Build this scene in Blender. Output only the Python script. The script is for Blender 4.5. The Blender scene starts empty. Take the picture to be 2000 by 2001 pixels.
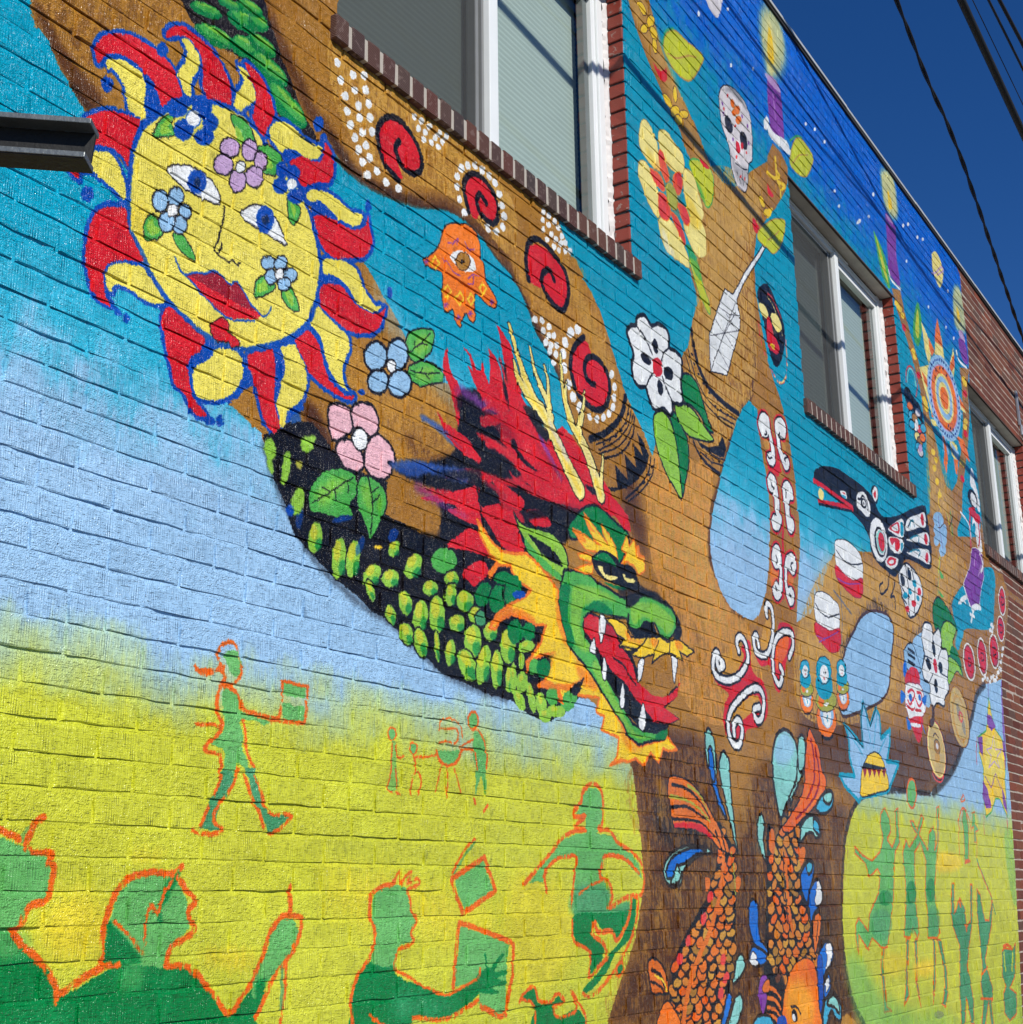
import bpy, bmesh, math, random
import numpy as np
from mathutils import Vector, Matrix
R = math.radians
scene = bpy.context.scene
col = scene.collection
random.seed(11)

# ------------------------------------------------------------------ camera
# world: X runs along the wall, the wall face is y = 0, +Y goes into the building, Z up (metres)
EYE = Vector((0.0, -2.28, 1.62))
FWD = Vector((0.81610351, 0.51020811, 0.27140881)); RGT = Vector((0.53302522, -0.8460086, -0.01239203)); UPV = Vector((-0.22329167, -0.15478092, 0.96238438))
cd = bpy.data.cameras.new('camera'); cam = bpy.data.objects.new('camera', cd); col.objects.link(cam)
cd.sensor_width = 36.0; cd.lens = 2683.917 / 2000 * 36.0; cd.clip_start = 0.05; cd.clip_end = 2000
cam.matrix_world = Matrix(((RGT.x, UPV.x, -FWD.x, EYE.x), (RGT.y, UPV.y, -FWD.y, EYE.y), (RGT.z, UPV.z, -FWD.z, EYE.z), (0, 0, 0, 1)))
scene.camera = cam

# ------------------------------------------------------------------ sky, sun, exposure
SUN_TRAVEL = Vector((0.55, 1.0, -0.80)).normalized()        # from the left, over the camera, down on to the wall
to_sun = -SUN_TRAVEL
elev = math.asin(to_sun.z); azim = math.atan2(to_sun.x, to_sun.y)
world = bpy.data.worlds.new('World'); scene.world = world; world.use_nodes = True
wn = world.node_tree; wn.nodes.clear()
sky = wn.nodes.new('ShaderNodeTexSky'); sky.sky_type = 'NISHITA'; sky.sun_disc = False
sky.sun_elevation = elev; sky.sun_rotation = azim; sky.altitude = 300; sky.air_density = 0.8; sky.dust_density = 0.1; sky.ozone_density = 4.0
bgn = wn.nodes.new('ShaderNodeBackground'); bgn.inputs['Strength'].default_value = 0.09
won = wn.nodes.new('ShaderNodeOutputWorld')
hs = wn.nodes.new('ShaderNodeHueSaturation'); hs.inputs['Hue'].default_value = 0.511; hs.inputs['Saturation'].default_value = 1.27; hs.inputs['Value'].default_value = 1.08   # deep, polarised blue all over the sky
wn.links.new(sky.outputs[0], hs.inputs['Color']); wn.links.new(hs.outputs[0], bgn.inputs[0]); wn.links.new(bgn.outputs[0], won.inputs[0])
sd = bpy.data.lights.new('sun', 'SUN'); sd.energy = 4.7; sd.angle = R(0.53); sd.color = (1.0, 0.965, 0.91)
so = bpy.data.objects.new('sun', sd); col.objects.link(so)
so.rotation_euler = SUN_TRAVEL.to_track_quat('-Z', 'Y').to_euler(); so.location = (-6, -12, 12)
cy = scene.cycles; cy.max_bounces = 4; cy.diffuse_bounces = 2; cy.glossy_bounces = 2; cy.transmission_bounces = 2; cy.transparent_max_bounces = 6; cy.use_adaptive_sampling = True; cy.adaptive_threshold = .02; cy.caustics_reflective = False; cy.caustics_refractive = False
vs = scene.view_settings; vs.view_transform = 'Standard'; vs.look = 'None'; vs.exposure = 0.0; vs.gamma = 1.0; vs.use_curve_mapping = False

# ------------------------------------------------------------------ helpers
def tag(o, label=None, cat=None, group=None, kind=None):
    if label: o['label'] = label
    if cat: o['category'] = cat
    if group: o['group'] = group
    if kind: o['kind'] = kind
    return o
def link(name, me, parent=None, mat=None):
    o = bpy.data.objects.new(name, me); col.objects.link(o)
    if parent: o.parent = parent
    if mat and me is not None and not me.materials: me.materials.append(mat)
    return o
def empty(name, loc=(0, 0, 0)):
    o = bpy.data.objects.new(name, None); col.objects.link(o); o.location = loc; o.empty_display_size = .2; return o
class MB:
    def __init__(s): s.v = []; s.f = []
    def box(s, x0, x1, y0, y1, z0, z1):
        b = len(s.v); s.v += [(x, y, z) for z in (z0, z1) for y in (y0, y1) for x in (x0, x1)]
        s.f += [tuple(b + i for i in q) for q in ((0, 2, 3, 1), (4, 5, 7, 6), (0, 1, 5, 4), (2, 6, 7, 3), (0, 4, 6, 2), (1, 3, 7, 5))]; return s
    def quad(s, *p):
        b = len(s.v); s.v += list(p); s.f.append(tuple(range(b, b + len(p)))); return s
    def tube(s, path, r, n=8, r1=None):
        P = [Vector(p) for p in path]; b = len(s.v)
        for i, p in enumerate(P):
            d = (P[min(i + 1, len(P) - 1)] - P[max(i - 1, 0)]).normalized()
            a = d.orthogonal().normalized() if abs(d.z) > .95 else d.cross(Vector((0, 0, 1))).normalized(); c = d.cross(a)
            rr = r if r1 is None else r + (r1 - r) * i / (len(P) - 1)
            for k in range(n):
                t = 2 * math.pi * k / n; s.v.append(tuple(p + (a * math.cos(t) + c * math.sin(t)) * rr))
        for i in range(len(P) - 1):
            for k in range(n):
                s.f.append((b + i * n + k, b + i * n + (k + 1) % n, b + (i + 1) * n + (k + 1) % n, b + (i + 1) * n + k))
        s.f.append(tuple(b + k for k in range(n))); e = b + (len(P) - 1) * n; s.f.append(tuple(e + k for k in reversed(range(n)))); return s
    def mesh(s, name, bevel=0, smooth=False):
        me = bpy.data.meshes.new(name); me.from_pydata(s.v, [], s.f)
        bm = bmesh.new(); bm.from_mesh(me)
        if len(s.f) > 1: bmesh.ops.recalc_face_normals(bm, faces=bm.faces)
        if bevel: bmesh.ops.bevel(bm, geom=bm.edges[:], offset=bevel, segments=2, profile=.6, affect='EDGES')
        bm.to_mesh(me); bm.free()
        if smooth: me.polygons.foreach_set('use_smooth', [True] * len(me.polygons))
        return me
    def build(s, name, mat, parent=None, bevel=0, smooth=False):
        return link(name, s.mesh(name, bevel, smooth), parent, mat)
class NT:                                  # tiny node-tree helper
    def __init__(s, name):
        s.m = bpy.data.materials.new(name); s.m.use_nodes = True; s.t = s.m.node_tree; s.t.nodes.clear()
        s.o = s.n('ShaderNodeOutputMaterial')
    def n(s, typ, **kw):
        x = s.t.nodes.new(typ)
        for k, v in kw.items(): setattr(x, k, v)
        return x
    def l(s, a, b): s.t.links.new(a, b)
    def put(s, sock, v):
        if hasattr(v, 'is_output') or isinstance(v, bpy.types.NodeSocket): s.l(v, sock)
        else: sock.default_value = v
    def math(s, op, a, b=None, c=None, clamp=False):
        x = s.n('ShaderNodeMath', operation=op, use_clamp=clamp)
        for i, v in enumerate((a, b, c)):
            if v is not None: s.put(x.inputs[i], v)
        return x.outputs[0]
    def mix(s, f, a, b, blend='MIX'):
        x = s.n('ShaderNodeMix', data_type='RGBA', blend_type=blend); s.put(x.inputs[0], f); s.put(x.inputs[6], a); s.put(x.inputs[7], b); return x.outputs[2]
    def noise(s, vec, scale, detail=3, rough=.55):
        x = s.n('ShaderNodeTexNoise'); x.inputs['Scale'].default_value = scale; x.inputs['Detail'].default_value = detail; x.inputs['Roughness'].default_value = rough
        if vec is not None: s.l(vec, x.inputs['Vector'])
        return x.outputs[0]
    def vec(s, x, y, z):
        c = s.n('ShaderNodeCombineXYZ')
        for i, v in enumerate((x, y, z)): s.put(c.inputs[i], v)
        return c.outputs[0]
    def ramp(s, f, stops, interp='LINEAR'):
        x = s.n('ShaderNodeValToRGB'); x.color_ramp.interpolation = interp; e = x.color_ramp.elements
        while len(e) < len(stops): e.new(.5)
        for i, (p, c) in enumerate(stops): e[i].position = p; e[i].color = (*c, 1)
        s.l(f, x.inputs[0]); return x.outputs[0]
    def bsdf(s, **kw):
        b = s.n('ShaderNodeBsdfPrincipled')
        for k, v in kw.items(): s.put(b.inputs[k.replace('_', ' ')], v)
        s.l(b.outputs[0], s.o.inputs[0]); return b
    def bump(s, h, strength, dist):
        x = s.n('ShaderNodeBump'); x.inputs['Strength'].default_value = strength; x.inputs['Distance'].default_value = dist; s.l(h, x.inputs['Height']); return x.outputs[0]

# ---- the mural: painted on a canvas in wall millimetres with numpy
PXM = 400.0                       # texels per metre of wall
CX0, CX1, CZ0, CZ1 = 0.2, 10.9, 0.55, 6.55
def paint_mural(text, palette):
    W, H = int((CX1 - CX0) * PXM), int((CZ1 - CZ0) * PXM)
    rng = np.random.default_rng(3)
    def box(a, r, ax):
        if r < 1: return a
        n = a.shape[ax]; pad = [(0, 0), (0, 0)]; pad[ax] = (r + 1, r)
        c = np.cumsum(np.pad(a, pad, mode='edge'), axis=ax, dtype=np.float32)
        hi = [slice(None)] * 2; lo = [slice(None)] * 2
        hi[ax] = slice(2 * r + 1, 2 * r + 1 + n); lo[ax] = slice(0, n)
        return (c[tuple(hi)] - c[tuple(lo)]) / (2 * r + 1)
    def noise(cw, ch):            # smooth value noise with cells of cw x ch texels
        g = rng.random((H // ch + 3, W // cw + 3)).astype(np.float32)
        y = np.arange(H) / ch; x = np.arange(W) / cw
        yi, xi = y.astype(int), x.astype(int); fy = (y - yi).astype(np.float32)[:, None]; fx = (x - xi).astype(np.float32)[None, :]
        fy = fy * fy * (3 - 2 * fy); fx = fx * fx * (3 - 2 * fx)
        r0, r1 = g[yi], g[yi + 1]
        a = r0[:, xi] * (1 - fx) + r0[:, xi + 1] * fx
        b = r1[:, xi] * (1 - fx) + r1[:, xi + 1] * fx
        return a * (1 - fy) + b * fy
    streak = noise(2, 14) * .55 + noise(4, 30) * .25 + noise(2, 3) * .2
    broad = noise(90, 60); mid = noise(28, 20)
    dryf = streak * .7 + noise(7, 7) * .3
    img = np.zeros((H, W, 3), np.float32); cov = np.zeros((H, W), bool)
    xs = CX0 + (np.arange(W) + .5) / PXM; zs = CZ0 + (np.arange(H) + .5) / PXM
    def ramp(v, stops):
        return np.stack([np.interp(v, [s[0] for s in stops], [s[1][i] for s in stops]) for i in range(3)], -1).astype(np.float32)
    # backdrop: lawn, pale horizon, teal sky, night sky (thick-thin brush transitions)
    off = np.interp(xs, [2.5, 5.4], [0, .55])[None, :]
    v = zs[:, None] - off * ((zs[:, None] > 2.45) * 1.0) + (streak - .5) * .16 + (mid - .5) * .16
    sky = ramp(v, [(2.55, (156, 196, 229)), (2.70, (140, 194, 226)), (2.86, (52, 176, 206)), (3.15, (0, 156, 186)), (3.9, (0, 150, 180))])
    v2 = zs[:, None] + (streak - .5) * .25 + (mid - .5) * .3
    n = np.clip((v2 - 5.30) / .45, 0, 1)[..., None]
    sky = sky * (1 - n) + n * ramp(v2, [(5.3, (0, 122, 200)), (5.8, (0, 102, 206)), (6.4, (4, 104, 212))])
    g = np.clip((2.17 + (streak - .5) * .06 + (mid - .5) * .07 + (broad - .5) * .06 + .03 - zs[:, None]) / .20, 0, 1)[..., None]
    lawn = ramp(zs[:, None] + (broad - .5) * .5, [(0.7, (176, 196, 62)), (1.1, (196, 200, 58)), (1.6, (203, 204, 56)), (2.1, (200, 204, 52))])
    lawn += ((mid - .5) * 16)[..., None] * np.array([1., 1., .3], np.float32)
    bg = sky * (1 - g) + lawn * g
    bg += ((broad - .5) * 10)[..., None]
    img[:] = bg
    def smooth(p, closed):
        q = np.array(p, np.float64); nseg = len(q) if closed else len(q) - 1
        if len(q) < 3: return q
        if closed: a, b, c, d = np.roll(q, 1, 0), q, np.roll(q, -1, 0), np.roll(q, -2, 0)
        else:
            e = np.vstack([2 * q[0] - q[1], q, 2 * q[-1] - q[-2]]); a, b, c, d = e[:-3], e[1:-2], e[2:-1], e[3:]
        out = []
        for t in (0, .2, .4, .6, .8):
            out.append(.5 * (2 * b + (c - a) * t + (2 * a - 5 * b + 4 * c - d) * t * t + (3 * b - a - 3 * c + d) * t ** 3))
        r = np.stack(out, 1).reshape(-1, 2)
        return r if closed else np.vstack([r, q[-1]])
    def tex(p): return np.stack([(p[:, 0] / 1000 - CX0) * PXM, (p[:, 1] / 1000 - CZ0) * PXM], 1)
    def win(q, m):
        x0, y0 = np.floor(q.min(0) - m).astype(int); x1, y1 = np.ceil(q.max(0) + m).astype(int) + 1
        return max(x0, 0), max(y0, 0), min(x1, W), min(y1, H)
    def fill(q, x0, y0, x1, y1):
        h, w = y1 - y0, x1 - x0
        cnt = np.zeros((h, w + 1), np.int32)
        a = q - (x0, y0); b = np.roll(a, -1, 0)
        for (ax, ay), (bx, by) in zip(a, b):
            if ay == by: continue
            lo, hi = (ay, by) if ay < by else (by, ay)
            r = np.arange(max(int(np.ceil(lo - .5)), 0), min(int(np.ceil(hi - .5)), h))
            if len(r) == 0: continue
            xx = ax + (r + .5 - ay) * (bx - ax) / (by - ay)
            np.add.at(cnt, (r, np.clip(np.ceil(xx - .5).astype(int), 0, w)), 1)
        return (np.cumsum(cnt[:, :w], 1) & 1).astype(np.float32)
    def stroke(q, wd, x0, y0, x1, y1):
        m = np.zeros((y1 - y0, x1 - x0), np.float32)
        for i in range(len(q) - 1):
            a, b = q[i], q[i + 1]; r = max(wd[i], wd[i + 1]) / 2 + 1
            sx0, sy0, sx1, sy1 = win(np.stack([a, b]), r)
            sx0, sy0, sx1, sy1 = max(sx0, x0), max(sy0, y0), min(sx1, x1), min(sy1, y1)
            if sx1 <= sx0 or sy1 <= sy0: continue
            X = np.arange(sx0, sx1)[None, :] + .5 - a[0]; Y = np.arange(sy0, sy1)[:, None] + .5 - a[1]
            d = b - a; L = max(d @ d, 1e-9); t = np.clip((X * d[0] + Y * d[1]) / L, 0, 1)
            dist = np.sqrt((X - t * d[0]) ** 2 + (Y - t * d[1]) ** 2)
            hw = (wd[i] * (1 - t) + wd[i + 1] * t) / 2
            v = m[sy0 - y0:sy1 - y0, sx0 - x0:sx1 - x0]
            np.maximum(v, np.clip(hw - dist + .5, 0, 1), out=v)
        return m
    for line in text.strip().split('\n'):
        f = line.split(' ')
        k, c, s, op, soft, dry, w0, w1 = f[0], int(f[1]), int(f[2]), float(f[3]), float(f[4]), float(f[5]), float(f[6]), float(f[7])
        p = np.cumsum(np.array([[float(t) for t in u.split(',')] for u in f[8:]]), 0)
        if k in 'ER':
            u, w_ = p[1] - p[0], p[2] - p[1]; t = np.linspace(0, 2 * np.pi, 24, endpoint=False)[:, None]
            p = p[0] + np.cos(t) * u + np.sin(t) * w_
        elif s: p = smooth(p, k in 'PCA')
        q = tex(p); sp = soft * PXM / 1000
        if k in 'PEA':
            x0, y0, x1, y1 = win(q, 2 * sp + 2)
            if x1 <= x0 or y1 <= y0: continue
            m = fill(q, x0, y0, x1, y1)
        else:
            if k in 'CR': q = np.vstack([q, q[:1]])
            wd = np.interp(np.linspace(0, 1, len(q)), [0, 1], [w0, w1]) * PXM / 1000
            wd = np.maximum(wd, 1.2)
            x0, y0, x1, y1 = win(q, wd.max() / 2 + 2 * sp + 2)
            if x1 <= x0 or y1 <= y0: continue
            m = stroke(q, wd, x0, y0, x1, y1)
        if k == 'A': cov[y0:y1, x0:x1] |= m > .5; continue
        sub = np.s_[y0:y1, x0:x1]
        if sp >= 1:
            r = max(int(sp * .6), 1)
            for ax in (0, 1, 0, 1): m = box(m, r, ax)
            m = np.clip(m * 1.5 - .25 + (streak[sub] - .5) * .7 * (m > .02) * (m < .98), 0, 1)
        if dry: m = m * np.clip((dryf[sub] - (.18 + dry * .004)) * 9 + .25, 0, 1)
        m = (m * (op / 100))[..., None]
        colr = bg[sub] if c < 0 else np.array(palette[c], np.float32) + ((broad[sub] - .5) * 14 + (mid[sub] - .5) * 12)[..., None]
        img[sub] = img[sub] * (1 - m) + colr * m
    img += ((streak - .5) * 9)[..., None]
    return np.clip(img, 0, 255), cov


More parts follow.
